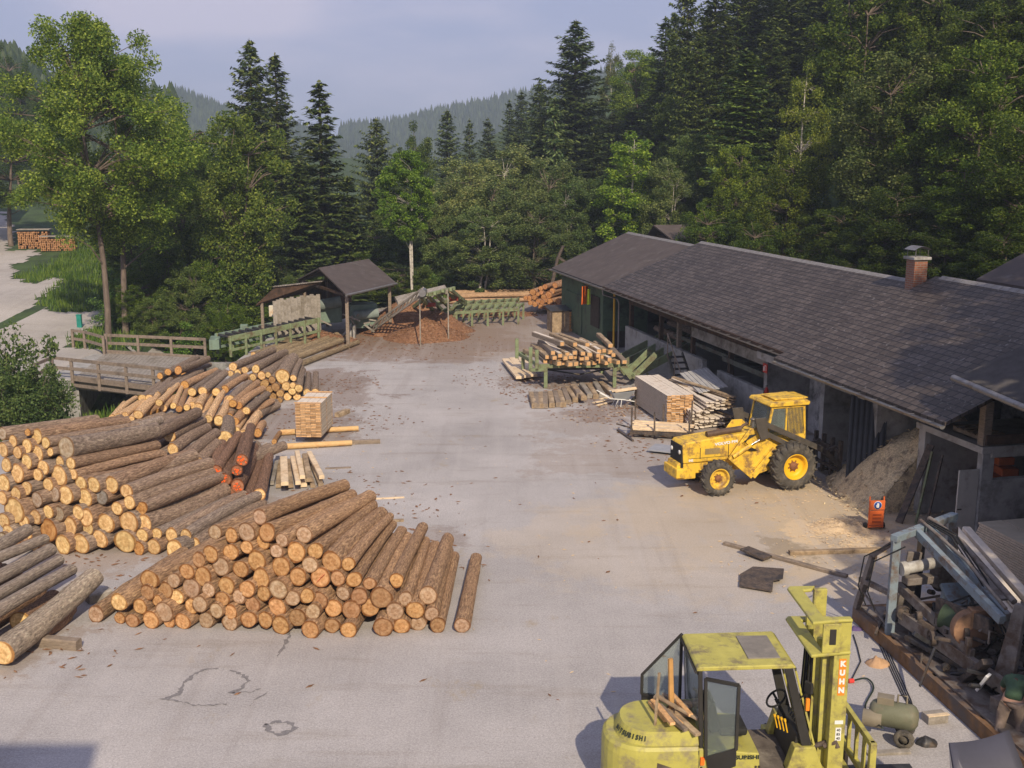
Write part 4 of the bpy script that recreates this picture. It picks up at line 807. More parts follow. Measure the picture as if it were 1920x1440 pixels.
# ---------------------------------------------------------------- sawmill building
def slatemat():
    m, n, l, b = newmat('fibre_cement_slates')
    t = n.new('ShaderNodeUVMap') if False else n.new('ShaderNodeTexCoord'); mp_ = n.new('ShaderNodeMapping')
    l.new(t.outputs['Object'], mp_.inputs[0]); sp_ = n.new('ShaderNodeSeparateXYZ'); l.new(mp_.outputs[0], sp_.inputs[0])
    cx = n.new('ShaderNodeCombineXYZ'); l.new(sp_.outputs[1], cx.inputs[0]); l.new(sp_.outputs[0], cx.inputs[1])
    br_ = n.new('ShaderNodeTexBrick'); br_.inputs['Scale'].default_value = 1; br_.inputs['Brick Width'].default_value = .33; br_.inputs['Row Height'].default_value = .24; br_.inputs['Mortar Size'].default_value = .02; br_.inputs['Mortar Smooth'].default_value = .3
    br_.inputs['Color1'].default_value = (.052, .041, .034, 1); br_.inputs['Color2'].default_value = (.100, .083, .071, 1); br_.inputs['Mortar'].default_value = (.012, .011, .011, 1); br_.offset = .5; br_.inputs['Bias'].default_value = -.2
    l.new(cx.outputs[0], br_.inputs[0])
    z = n.new('ShaderNodeTexNoise'); z.inputs['Scale'].default_value = .5; z.inputs['Detail'].default_value = 7; z.inputs['Roughness'].default_value = .7; l.new(t.outputs['Object'], z.inputs[0])
    r = n.new('ShaderNodeValToRGB'); r.color_ramp.elements[0].position = .3; r.color_ramp.elements[1].position = .75; r.color_ramp.elements[0].color = (.75, .72, .7, 1); r.color_ramp.elements[1].color = (1.35, 1.3, 1.3, 1); l.new(z.outputs[0], r.inputs[0])
    mm = n.new('ShaderNodeMixRGB'); mm.blend_type = 'MULTIPLY'; mm.inputs[0].default_value = 1; l.new(br_.outputs[0], mm.inputs[1]); l.new(r.outputs[0], mm.inputs[2])
    z3 = n.new('ShaderNodeTexNoise'); z3.inputs['Scale'].default_value = 7; z3.inputs['Detail'].default_value = 4; l.new(t.outputs['Object'], z3.inputs[0])
    r3 = n.new('ShaderNodeValToRGB'); r3.color_ramp.elements[0].position = .62; r3.color_ramp.elements[1].position = .70; r3.color_ramp.elements[1].color = (.5, .5, .5, 1); r3.color_ramp.elements[0].color = (0, 0, 0, 1); l.new(z3.outputs[0], r3.inputs[0])
    m2 = n.new('ShaderNodeMixRGB'); l.new(r3.outputs[0], m2.inputs[0]); l.new(mm.outputs[0], m2.inputs[1]); m2.inputs[2].default_value = (.24, .22, .21, 1)  # pale specks paint highlights onto the slates
    l.new(m2.outputs[0], b.inputs['Base Color']); b.inputs['Roughness'].default_value = .6; b.inputs['Specular IOR Level'].default_value = .35
    bp = n.new('ShaderNodeBump'); bp.inputs['Strength'].default_value = .8; bp.inputs['Distance'].default_value = .02; l.new(br_.outputs['Fac'], bp.inputs['Height']); bp.invert = True; l.new(bp.outputs[0], b.inputs['Normal'])
    return m
M_slate = slatemat()
M_sheet = mat('brown_bitumen_sheet', (.085, .068, .062), .8, var=.2, scale=1.5, dirt=(.13, .115, .105), dirtamt=.2)
M_ridge = mat('ridge_cap', (.20, .19, .185), .7, var=.3, scale=5)
M_dark = mat('interior_darkness_wood', (.05, .038, .03), .9, var=.4, scale=4)  # interior shade is put into this wood colour
M_brick = newmat('red_brick')[0]; _n = M_brick.node_tree.nodes; _l = M_brick.node_tree.links; _bt = _n.new('ShaderNodeTexBrick'); _bt.inputs['Scale'].default_value = 1; _bt.inputs['Brick Width'].default_value = .25; _bt.inputs['Row Height'].default_value = .08; _bt.inputs['Mortar Size'].default_value = .012
_bt.inputs['Color1'].default_value = (.33, .12, .06, 1); _bt.inputs['Color2'].default_value = (.24, .09, .05, 1); _bt.inputs['Mortar'].default_value = (.25, .2, .17, 1)
_tc = _n.new('ShaderNodeTexCoord'); _sx = _n.new('ShaderNodeSeparateXYZ'); _cx = _n.new('ShaderNodeCombineXYZ'); _ad = _n.new('ShaderNodeMath'); _l.new(_tc.outputs['Object'], _sx.inputs[0]); _l.new(_sx.outputs[0], _ad.inputs[0]); _l.new(_sx.outputs[1], _ad.inputs[1]); _l.new(_ad.outputs[0], _cx.inputs[0]); _l.new(_sx.outputs[2], _cx.inputs[1]); _l.new(_cx.outputs[0], _bt.inputs[0]); _l.new(_bt.outputs[0], _n['Principled BSDF'].inputs['Base Color'])
sm_ = thing('sawmill_building', E0, 'long low sawmill with brown slate roof and open bays facing the yard', 'building', BA)
def slab_roof(parent, name, s0, s1, te, ze, tr, zr, mt, th=.10, back=4.5):
    b = MB(); sl = (zr-ze)/(tr-te)
    b.prism([(te, s0, ze), (tr, s0, zr), (tr, s0, zr-th*1.1), (te, s0, ze-th)], (0, s1-s0, 0))
    b.prism([(tr, s0, zr-.002), (tr+back, s0, zr-sl*back), (tr+back, s0, zr-sl*back-th), (tr, s0, zr-th*1.1-.002)], (0, s1-s0, 0), 0)
    o = b.build(name, mt, parent)
    r = MB(); nn = int((s1-s0)/.4)
    for i in range(nn): r.prism([(tr-.17, s0+i*.4, zr-.17*sl+.012), (tr, s0+i*.4, zr+.05), (tr+.17, s0+i*.4, zr-.17*sl+.012)], (0, .385, 0))
    r.build('ridge', M_ridge, o); return o
rA = slab_roof(sm_, 'roof', 29.3, 40.3, .15, 3.52, 5.0, 5.62, M_sheet); rA['label'] = 'smooth brown roof at the far end'
rB = slab_roof(sm_, 'roof', 9.0, 29.5, 0, 3.60, 5.3, 5.80, M_slate)
rC = slab_roof(sm_, 'roof', -.25, 9.3, -.42, 3.44, 5.55, 6.06, M_slate)
def gutter(s0, s1, t, z, z2=None, r=.085, parent=sm_):
    b = MB(); z2 = z if z2 is None else z2; n = 9
    for rad, fl in ((r, 0), (r*.86, 1)):
        pts = [(t-rad*cos(pi*k/n), z-rad*sin(pi*k/n)) for k in range(n+1)]; vs = [(x, s0, q) for x, q in pts]+[(x, s1, q+(z2-z)) for x, q in pts]
        b.add(vs, [(k, k+1, n+2+k, n+1+k) for k in range(n)], 0, True)
    b.prism([(t-r*cos(pi*k/n), s0, z-r*sin(pi*k/n)) for k in range(n+1)], (0, .01, 0)); b.prism([(t-r*cos(pi*k/n), s1, z2-r*sin(pi*k/n)) for k in range(n+1)], (0, -.01, 0))
    q = s0+.5
    while q < s1:
        b.box((t, q, z+.01), (r*2.3, .03, .012)); q += .9
    return b.build('gutter', M_zinc, parent, fixn=False)
gutter(29.6, 40.3, .05, 3.46); gutter(8.7, 29.5, -.09, 3.53); gutter(-.3, 9.1, -.52, 3.36)
b = MB(); b.tube([(-.09, 29.3, 3.5), (-.05, 29.35, 3.2), (.75, 29.4, 2.95), (.86, 29.4, 2.7), (.86, 29.4, .1)], .05, 8); b.build('downpipe', M_zinc, sm_)
b = MB(); b.tube([(.80, 30.0, 3.2), (.80, 30.0, .05)], .06, 8); b.build('yellow_pipe', mat('yellow_enamel', (.62, .36, .03), .5, var=.15), sm_)
# eaves boards, soffit and rafters
b = MB()
b.bb(1.25, 1.31, 12.6, 29.0, 2.72, 3.72); b.build('eaves_boarding', M_dwood, sm_)
b = MB(); b.bb(1.22, 1.26, 13.0, 20.5, 2.35, 2.78); b.build('white_panel', mat('white_board', (.27, .25, .22), .8, var=.25, scale=2, dirt=(.12, .1, .08), dirtamt=.35), sm_)
for s_ in [9.6+1.95*i for i in range(10)]:
    b = MB(); b.beam((.1, s_, 3.50), (2.2, s_, 4.37), .1, .14); b.build('rafter', M_dwood, sm_)
for s_ in [.8+1.9*i for i in range(5)]:
    b = MB(); b.beam((-.3, s_, 3.34), (2.4, s_, 4.52), .1, .14); b.build('rafter', M_dwood, sm_)
b = MB(); b.bb(-.05, .0, 9.1, 29.4, 3.44, 3.60); b.build('fascia', M_dwood, sm_)
for s_ in (12.6, 16.6, 20.6, 22.3, 24.6, 28.9):
    b = MB(); b.bb(1.28, 1.48, s_-.1, s_+.1, 0, 3.9); b.build('post', M_wood if s_ in (22.3, 12.6) else M_dwood, sm_, .01)
# back wall, floor, end wall
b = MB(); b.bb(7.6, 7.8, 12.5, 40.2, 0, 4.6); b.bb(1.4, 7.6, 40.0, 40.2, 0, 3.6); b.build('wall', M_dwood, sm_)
b = MB(); b.bb(2.6, 2.8, 5.1, 12.3, 0, 3.3); b.bb(5.2, 5.42, .2, 5.1, 0, 3.3); b.build('wall', mat('concrete_blocks', (.50, .50, .50), .9, var=.3, scale=2, dirt=(.06, .06, .06), dirtamt=.4), sm_)
for s_, h in ((12.4, 3.2), (8.2, 3.25), (5.0, 3.25)):
    b = MB(); b.bb(.85, 5.2, s_-.13, s_+.13, 0, h); b.build('partition_wall', M_conc, sm_, .01)
b = MB(); b.bb(.45, .85, 5.0, 12.4, 2.85, 3.12); b.build('lintel', M_concl, sm_, .01)
b = MB(); b.bb(.95, 1.15, 12.52, 17.0, 0, 1.5); b.bb(1.15, 5.0, 16.8, 17.0, 0, 1.2); b.build('plinth', M_conc, sm_, .02)
b = MB(); b.bb(1.15, 1.38, 19.0, 29.2, 0, 1.55); b.build('plinth', M_concl, sm_, .02)
# steel door leaf & panel in bay
b = MB(); b.bb(2.5, 2.58, 9.0, 10.0, 0, 2.1); b.build('wall_panel', M_steel, sm_)
# machinery floor inside the middle bays
b = MB()
for i in range(9): b.beam((1.6, 17.5+i*.6, 2.0), (4.8, 17.2+i*.6, 1.55), .08, .12)
b.beam((1.5, 17.0, 2.0), (1.5, 23.2, 2.0), .12, .16); b.beam((4.5, 17.0, 1.6), (4.5, 23.2, 1.6), .12, .16)
for s_ in (13.2, 14.2, 15.2, 16.2): b.beam((1.35, s_, 1.9), (4.5, s_+.9, 1.5), .09, .14)
b.beam((1.3, 12.8, 1.95), (1.3, 17.2, 1.95), .1, .2)
b.build('roller_frame', mat('grey_green_iron', (.10, .11, .09), .7, var=.3, scale=6, dirt=(.06, .045, .035), dirtamt=.4), sm_)
# green cabin
b = MB(); b.bb(.62, 3.2, 31.4, 39.6, 0, 3.42); cab = b.build('green_cabin', M_dgreen, sm_, .02)
b = MB(); b.bb(.55, .62, 31.9, 33.4, 1.0, 2.7); b.bb(.9, 2.0, 31.34, 31.41, .0, .9); b.build('opening_shade_panel', M_dark, cab)  # dark slabs stand in for the shade inside the openings
b = MB(); b.bb(.56, .62, 35.2, 38.4, .2, 2.4); b.build('cabin_door', M_dgreen, cab, .02)
# chimney
ch = MB(); ch.bb(4.75, 5.25, 9.4, 9.9, 4.9, 6.62); c_ = ch.build('chimney', M_brick, sm_)
b = MB(); b.bb(4.66, 5.34, 9.31, 9.99, 6.62, 6.72); b.build('chimney_cap', M_concl, c_, .02)
b = MB()
for x in (4.76, 5.24):
    for y in (9.4, 9.88): b.beam((x, y, 6.72), (x, y, 6.98), .02)
n = 10; vs = [(4.66+.68*k/n, 9.32, 6.96+.13*sin(pi*k/n)) for k in range(n+1)]+[(4.66+.68*k/n, 9.96, 6.96+.13*sin(pi*k/n)) for k in range(n+1)]
b.add(vs, [(k, k+1, n+2+k, n+1+k) for k in range(n)], 0, True); b.build('chimney_hood', M_zinc, c_, fixn=False)
# infeed chute beside the beam table
ck = thing('log_chute', bl(23.5, .9), 'pale green inclined rail chute with logs lifting into the open bay', 'conveyor', BA)
b = MB()
for y in (-1.0, .1, 1.2, 2.3):
    b.prism([(-1.9, y, .35), (-1.7, y, .05), (3.2, y, 2.35), (3.1, y, 2.62)], (0, .12, 0))
for x, z in ((-1.5, .22), (.6, 1.2), (2.4, 2.1)): b.beam((x, -1.0, z), (x, 2.4, z), .1, .1)
b.build('rail', M_green, ck, .01)
b = MB()
for x in (-.9, .3):
    for y in (-.9, 2.2): b.beam((x, y, 0), (x, y, .55+.46*x+.2), .1, .1)
b.build('leg', M_green, ck)
for i, (x, z, s_) in enumerate([(1.5, 2.0, 0), (2.1, 2.28, .2), (.9, 1.72, .3)]):
    p = bl(22.7+s_, .9+x, z+.1); o = addlog('chute', p, p+(BD*3.4), .17, (.5, .33, .18), DK); tag(o, '%s from the yard of three dark logs lying across the green chute' % ORD[2-i if i < 2 else 0], 'log', 'logs on the green chute')
# stairs with handrail, fire extinguisher and its sign
t = thing('steel_stairs', bl(18.6, .2), 'narrow steel stairs with a handrail up to the open middle bay', 'stairs', BA)
b = MB()
for i in range(7): b.box((.1, -.2+i*.25, .25+i*.22), (.7, .25, .04))
b.beam((-.25, -.4, .1), (-.25, 1.5, 1.7), .04, .16); b.beam((.45, -.4, .1), (.45, 1.5, 1.7), .04, .16); b.build('steps', M_steel, t)
b = MB(); b.beam((-.27, -.5, .9), (-.27, 1.5, 2.6), .04, .04)
for i in range(3): b.beam((-.27, -.4+i*.9, .1+i*.7), (-.27, -.4+i*.9, 1.0+i*.75), .035, .035)
b.build('handrail', M_wood, t)
M_red = mat('red_enamel', (.45, .02, .015), .4, var=.1)
M_white = mat('white_paint', (.75, .75, .73), .6, var=.05)
ex = thing('fire_extinguisher', bl(12.0, .72, 1.15), 'red fire extinguisher hanging on the concrete pier behind the yellow tractor', 'fire extinguisher', BA)
b = MB(); b.tube([(0, 0, 0), (0, 0, .05), (0, 0, .5), (0, 0, .58), (0, 0, .66)], [.05, .09, .09, .06, .03], 14); b.build('cylinder', M_red, ex)
b = MB(); b.tube([(0, 0, .64), (-.1, 0, .62), (-.12, 0, .3)], .015, 6); b.box((0, 0, .7), (.1, .03, .03)); b.build('hose', M_black, ex)
b = MB(); b.box((0, 0, 0), (.02, .34, .34)); sg = b.build('fire_sign', M_red, loc=bl(12.35, .80, 2.45)); sg.rotation_euler = (0, 0, BA); tag(sg, 'small square red sign above the fire extinguisher', 'sign')
b = MB(); b.tube([(-.013, .05, -.1), (-.013, .05, .06)], .035, 8); b.beam((-.014, .05, .08), (-.014, -.08, .1), .01, .02); b.beam((-.014, -.08, .1), (-.014, -.1, -.08), .01, .02); b.build('symbol', M_white, sg)
# ---------------------------------------------------------------- concrete room and upper roof at the near end
rm = thing('concrete_room', bl(0, 0), 'concrete block room with an open front and a storage loft of posts above', 'building', BA)
b = MB(); b.bb(.9, 1.1, 2.45, 2.75, 0, 2.5); b.bb(1.1, 5.2, 2.5, 2.7, 0, 2.5); b.build('wall', M_concl, rm, .01)
b = MB(); b.bb(.9, 6.5, -.1, .12, 0, 1.75); b.bb(.9, 1.25, -.1, .12, 1.75, 2.5); b.build('wall', M_conc, rm, .01)
b = MB(); b.bb(.82, 1.12, -.16, 2.8, 2.5, 2.68); b.bb(1.12, 6.6, -.16, .2, 2.38, 2.68); b.bb(1.1, 5.2, .2, 2.8, 2.5, 2.6); b.build('lintel', M_concl, rm, .01)
b = MB(); b.bb(.86, .90, -.0, .06, 0, 2.05); b.bb(.30, .88, -.02, .03, 0, 2.05)
dr = b.build('door', mat('pale_door', (.42, .41, .38), .6, var=.1, dirt=(.25, .22, .2), dirtamt=.2), rm, .006)
b = MB(); b.box((.36, -.05, 1.0), (.12, .03, .025)); b.build('handle', M_steel, dr)
for t_, s_ in ((1.0, 2.6), (1.0, .05), (4.2, .05)):
    b = MB(); b.bb(t_-.12, t_+.12, s_-.12, s_+.12, 2.68, 3.86); b.build('post', M_wood, rm, .01)
b = MB(); b.bb(.95, 6, -.12, -.07, 2.72, 2.98); b.build('kick_board', M_dwood, rm)
pl = thing('pallet', bl(1.1, 1.6, 2.69), 'brown pallet lying in the loft above the concrete room', 'pallet', BA)
b = MB()
for i in range(5): b.box((0, -.5+i*.25, .12), (.8, .12, .02))
for i in range(3): b.box((-.35+i*.35, 0, .06), (.1, 1.1, .08)); b.box((-.35+i*.35, 0, .01), (.1, 1.1, .02))
b.build('boards', M_half, pl)
# near upper roof
M_corr = mat('corrugated_dark_sheet', (.075, .068, .066), .7, var=.25, scale=3)
rd = thing('lean_to_roof', bl(-.4, 0, 0), 'dark corrugated roof with zinc gutter at the right edge, lapping over the slates', 'roof', BA)
P0, P1 = at(1797, 706, 4.55), at(1960, 774, 4.55); dl = (P1-P0); bas = bl(-.4, 0, 0)
inv = Matrix.Rotation(-BA, 3, 'Z'); p0 = inv @ (P0-bas); p1 = inv @ (P1-bas); p1 = p0+(p1-p0)*1.6
b = MB(); n = 60; vs = []; up = Vector((5.5, .25, 2.1))
for k in range(n*2+1):
    q = p0.lerp(p1, k/(2*n)); z = .03*(k % 2); vs += [q+Vector((0, 0, z)), q+up+Vector((0, 0, z))]
b.add(vs, [(2*k, 2*k+1, 2*k+3, 2*k+2) for k in range(2*n)])
b.add([v-Vector((0, 0, .06)) for v in vs], [(2*k, 2*k+2, 2*k+3, 2*k+1) for k in range(2*n)])
b.prism([p0-Vector((0, 0, .01)), p0+up-Vector((0, 0, .01)), p0+up-Vector((0, 0, .16)), p0-Vector((0, 0, .16))], (0, -.04, 0)); b.build('sheet', M_corr, rd, fixn=False)
b = MB(); d = (p1-p0).normalized(); o_ = Vector((-.09, 0, -.05)); b.tube([p0+o_-d*.1, p1+o_], .085, 10); b.build('gutter', M_zinc, rd)
b = MB()
for q in (.35, .6): pp = p0.lerp(p1, q)+Vector((1.2, 0, .3)); b.beam((pp.x, pp.y, 2.7), pp, .18, .18)
b.beam(p0.lerp(p1, .2)+Vector((1.2, 0, .2)), p1+Vector((1.2, 0, .2)), .16, .18); b.build('post', M_dwood, rd)
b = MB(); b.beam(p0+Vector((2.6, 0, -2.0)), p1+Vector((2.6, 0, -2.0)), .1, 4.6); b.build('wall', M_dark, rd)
# rear dark roofs
rr2 = thing('rear_shed', bl(6.5, 8.2, 0), 'dark gabled shed roof rising behind the ridge at the right edge', 'shed', BA)
b = MB(); b.prism([(-.9, -2.0, 5.9), (1.6, -2.0, 7.1), (4.4, -2.0, 5.9), (4.4, -2, 5.75), (1.6, -2, 6.95), (-.9, -2, 5.75)], (0, 5, 0)); b.build('roof', M_sheet, rr2)
b = MB(); b.prism([(-.4, -1.8, 0), (4.0, -1.8, 0), (4.0, -1.8, 5.9), (1.6, -1.8, 6.95), (-.4, -1.8, 5.9)], (0, 4.6, 0)); b.build('wall', M_dwood, rr2)
rs_ = thing('rear_shed', Vector(atY(1278, 440, 72))*1.0, 'small dark shed roof peeping above the ridge where the long roof steps', 'shed', BA); rs_.location.z = 0; _z = atY(1278, 424, 72).z
b = MB(); b.prism([(-1.5, -2.0, _z-.75), (1.4, -2.0, _z-.75), (1.1, .2, _z), (-1.9, .2, _z)], (0, 0, .09)); b.prism([(-1.9, .2, _z), (1.1, .2, _z), (1.4, 2.2, _z-.8), (-1.6, 2.2, _z-.8)], (0, 0, .088)); b.build('roof', M_sheet, rs_)
b = MB(); b.bb(-1.3, 1.0, -1.4, 1.4, 0, _z-.62); b.build('wall', M_dwood, rs_)
# loose stuff by the bays
def heap(name, c, rx, ry, h, mt, label, cat, rz=0, seed=1, nn=36, kind=None, rough=.12, powr=1.0, ymin=-99):
    b = MB(); rr = random.Random(seed); vs = []; m_ = 48
    for i in range(nn+1):
        q = i/nn
        for k in range(m_):
            a = 2*pi*k/m_; rad = 1+.18*noise.noise(Vector((cos(a)*1.5+seed, sin(a)*1.5, 0)))
            x, y = rx*q*rad*cos(a), ry*q*rad*sin(a); z = h*(1-q)**powr*(1+.25*noise.noise(Vector((x*1.1, y*1.1, seed))))+rough*noise.noise(Vector((x*5, y*5, 2)))*(1-q)+rough*.5*noise.noise(Vector((x*14, y*14, 5)))*(1-q)-.02*q
            vs.append((x, max(y, ymin), max(z, -.03)))
    fs = [(i*m_+k, i*m_+(k+1) % m_, (i+1)*m_+(k+1) % m_, (i+1)*m_+k) for i in range(nn) for k in range(m_)]
    b.add(vs, fs, 0, True)
    if nn == 36:
        for k in range(900):
            i = int(nn*rr.random()**.6); p = Vector(vs[i*m_+rr.randrange(m_)])+Vector((rr.uniform(-.12, .12)+(rr.gauss(0, .25) if i > 32 else 0), rr.uniform(-.02, .12)+(rr.gauss(0, .25) if i > 32 else 0), .02)); p.z = max(p.z, .02); t_ = rr.uniform(0, 6.28); s_ = rr.uniform(.03, .11)*(.35 if name == 'sawdust_heap' else 1)
            ax = Vector((cos(t_), sin(t_), rr.uniform(-.5, .5)))*s_; bx = Vector((-sin(t_), cos(t_), rr.uniform(-.5, .5)))*s_*rr.uniform(.2, .5); h_ = Vector((0, 0, s_*.35)); b.add([p-ax, p+bx, p+ax, p-bx, p+h_], [(0, 1, 4), (1, 2, 4), (2, 3, 4), (3, 0, 4)], 0)
    o = b.build(name, mt, loc=c, fixn=False); o.rotation_euler = (0, 0, rz); return tag(o, label, cat, None, kind)
M_chip = mat('wood_chips', (.78, .58, .36), .95, var=.45, scale=22, bump=.8, dirt=(.26, .2, .14), dirtamt=.35, dscale=3)
M_barkchip = mat('bark_chips', (.21, .105, .055), .95, var=.6, scale=12, bump=.9, dirt=(.33, .20, .12), dirtamt=.3, dscale=5)
M_sawd = mat('sawdust', (.62, .47, .30), .95, var=.15, scale=12, bump=.5)
heap('wood_chip_heap', bl(3.2, 2.1, 0), 3.0, 4.3, 2.9, M_chip, 'tall sloping heap of pale wood chips spilling from the shaded bay', 'wood chip heap', BA, 3, powr=.95, kind='thing', ymin=-.42)
heap('wood_chip_heap', bl(3.9, .5, 0), 1.1, 2.4, .5, M_chip, 'low spill of wood chips at the foot of the tall chip heap', 'wood chip heap', BA, 4, kind='thing', ymin=-1.1) 
heap('sawdust_heap', at(1578, 988), 1.0, .75, .16, M_sawd, 'small flat heap of bright sawdust on the yard left of the orange trolley', 'sawdust heap', .2, 5, kind='thing', rough=.08)
heap('bark_heap', at(800, 640)+Vector((-.2, 1.2, 0)), 2.6, 2.0, 1.15, M_barkchip, 'lower front heap of red brown bark on the asphalt', 'bark heap', .1, 6, kind='thing')
heap('bark_heap', at(748, 632)+Vector((.6, 2.4, 0)), 3.6, 2.6, 2.1, M_barkchip, 'tall heap of red brown bark under the end of the lattice conveyor', 'bark heap', .1, 7, kind='thing')
heap('bark_heap', at(590, 648)+Vector((0, 1.5, 0)), 2.4, 1.4, .6, M_barkchip, 'low bark heap under the green conveyor in front of the shed', 'bark heap', 0, 8, kind='thing')
heap('bark_heap', at(900, 600)+Vector((0, 2.5, 0)), 4.2, 1.6, .35, M_barkchip, 'thin spread of bark below the green log tables', 'bark heap', 0, 9, kind='thing')
# leaning corrugated sheet and planks
b = MB(); n = 28; vs = []
for k in range(n+1):
    x = -.55+1.1*k/n; z = .025*(k % 4 in (1, 2)); vs += [(x, -z, 0), (x+.12, .75-z, 3.05)]
b.add(vs, [(2*k, 2*k+1, 2*k+3, 2*k+2) for k in range(n)]); o = b.build('corrugated_panel', mat('blue_grey_corrugated', (.045, .05, .06), .55, metal=.3, var=.2), loc=at(1612, 925)+Vector((.1, 0, .02)), fixn=False); o.rotation_euler = (0, 0, -.18)
sd_ = o.modifiers.new('s', 'SOLIDIFY'); sd_.thickness = .012; tag(o, 'dark blue grey corrugated sheet leaning upright between the concrete bays', 'metal sheet')
piece('leaning_plank', bl(1.9, -.1, .02), bl(2.3, 1.0, 2.1), .22, .05, M_rust, 'rusty board leaning on the wall beside the chip heap', 'board')
for i, (s_, t_) in enumerate(((1.7, .7), (1.3, .75))): piece('leaning_pole', bl(s_, t_-.4, .02), bl(s_+.3, t_+.15, 2.0), .06, .06, M_rust if i else M_green, ['grey green pole leaning at the mouth of the concrete room', 'rusty pole leaning nearest the room mouth'][i], 'pole')
b = MB(); rr = random.Random(3)
for k in range(6): b.box((rr.uniform(-.1, .1), rr.uniform(-.2, .2), .2+.3*k), (.5, .7, .22), rr.uniform(-.2, .2))
o = b.build('orange_crates', mat('dull_orange_plastic', (.40, .09, .02), .6), bevel=.03, loc=bl(1.8, 3.0, .0)); tag(o, 'stack of dull orange crates deep inside the concrete room', 'crates')
o = heap('tarpaulin', bl(.95, 1.6, 0), .4, .35, 1.1, mat('blue_tarp', (.02, .05, .30), .5), 'crumpled blue tarpaulin behind the open door', 'tarpaulin', 0, 12, 16, kind='thing', rough=.3, powr=.6)
b = MB(); b.prism([(-.45, 0, 0), (.25, 0, 0), (.3, .1, 1.0), (.22, .12, 1.05)], (0, .06, 0)); o = b.build('yellow_guard', mat('faded_yellow', (.36, .27, .05), .6, dirt=(.2, .14, .06), dirtamt=.3), loc=at(1810, 1010), bevel=.01); tag(o, 'faded yellow triangular guard plate standing by the door', 'guard plate')
# hanging orange vests
b = MB(); n = 8; rr = random.Random(8); vs = []
for k in range(n+1):
    x = -.35+.7*k/n; vs += [(.05*sin(k*2.1), x*.8, .0), (.04*sin(k*1.7+1), x*.95, -.5), (.07*sin(k*1.9), x, -1.0)]
b.add(vs, [(3*k+j, 3*k+3+j, 3*k+4+j, 3*k+1+j) for k in range(n) for j in range(2)], 0, True); o = b.build('safety_vest', mat('hi_vis_orange', (.95, .17, .02), .7), loc=bl(33.2, .15, 3.2), fixn=False); o.rotation_euler = (0, 0, BA-.9); tag(o, 'bright orange high visibility clothing hanging under the far eaves', 'vest')
o.modifiers.new('s', 'SOLIDIFY').thickness = .02
b = MB(); b.add([(.02, -.1, -.1), (.05, .1, -.1), (.06, .12, -.95), (.0, -.12, -.95)], [(0, 1, 2, 3)]); o = b.build('reflective_strip', mat('hi_vis_yellow', (.6, .75, .05), .7), loc=bl(32.6, .16, 3.2), fixn=False); o.rotation_euler = (0, 0, BA-.9); tag(o, 'yellow green cloth hanging just right of the orange clothing', 'cloth'); o.modifiers.new('s', 'SOLIDIFY').thickness = .02
# firewood crate in front of the green cabin
cr = thing('firewood_crate', at(1056, 620), 'boarded box of stacked firewood with a sheet metal lid beside the green cabin', 'crate', BA)
b = MB(); b.bb(-.85, -.8, -.6, .6, 0, 1.25); b.bb(.80, .85, -.6, .6, 0, 1.25); b.bb(-.85, .85, .55, .6, 0, 1.25); b.bb(-.85, .2, -.62, -.57, 0, 1.25); b.build('box', M_half, cr)
b = MB(); b.prism([(-1.0, -.75, 1.28), (1.0, -.75, 1.28), (1.0, .75, 1.42), (-1.0, .75, 1.42)], (0, 0, .04)); b.build('lid', M_steel, cr)
b = MB(); rr = random.Random(4)
for i in range(9):
    for j in range(14): b.tube([(.22+.065*i+rr.uniform(-.01, .01), -.64, .06+.085*j+rr.uniform(-.01, .01)), (.22+.065*i, -.5, .06+.085*j)], rr.uniform(.025, .042), 6)
b.build('firewood', mat('split_firewood', (.62, .33, .13), .8, var=.5, scale=12), cr)
# ---------------------------------------------------------------- log sorting shed (far left)
sh = thing('open_shed', at(648, 640), 'small open timber shed with a brown gabled roof behind the green conveyor', 'shed')
o0 = at(648, 640)
def A_(u, v, z): return at(u, v, z)-o0
e0, e1, r0, r1 = A_(650, 553, 3.0), A_(744, 531, 3.0), A_(597, 502, 4.1), A_(703, 494, 4.1)
r1 = r0+(e1-e0); bk0 = r0+(r0-e0)*.9+Vector((0, 0, -2*(4.1-3.0)*.9)); bk1 = bk0+(e1-e0)
b = MB(); th = Vector((0, 0, -.08)); b.prism([e0, e1, r1, r0], th); b.prism([r0+Vector((0, 0, -.003)), r1+Vector((0, 0, -.003)), bk1, bk0], th); b.build('roof', M_sheet, sh)
b = MB(); b.tube([e0+Vector((0, -.08, -.02)), e1+Vector((0, -.08, -.02))], .07, 8); b.build('gutter', M_zinc, sh)
for p in ((0, 0), (1, 0), (0, 1), (1, 1), (.5, 1)):
    q = e0.lerp(e1, .05+.85*p[0]).lerp(bk0.lerp(bk1, .05+.85*p[0]), .05+.85*p[1]); b = MB(); b.beam((q.x, q.y, 0), (q.x, q.y, q.z+.02), .17, .17); b.build('post', M_wood, sh)
b = MB(); q0, q1 = bk0.lerp(e0, .1), bk1.lerp(e1, .1); b.prism([(q0.x, q0.y, .2), (q1.x, q1.y, .2), (q1.x, q1.y, 2.9), (q0.x, q0.y, 2.9)], (0, .06, 0))
for q in (.05, .92):
    a, c, d = e0.lerp(e1, q), r0.lerp(r1, q), bk0.lerp(bk1, q); b.beam(a+Vector((0, 0, -.1)), c+Vector((0, 0, -.14)), .1, .14); b.beam(c+Vector((0, 0, -.14)), d+Vector((0, 0, -.1)), .1, .14); b.beam(a+Vector((0, 0, -.1)), d+Vector((0, 0, -.1)), .12, .14)
b.build('wall', M_dwood, sh)
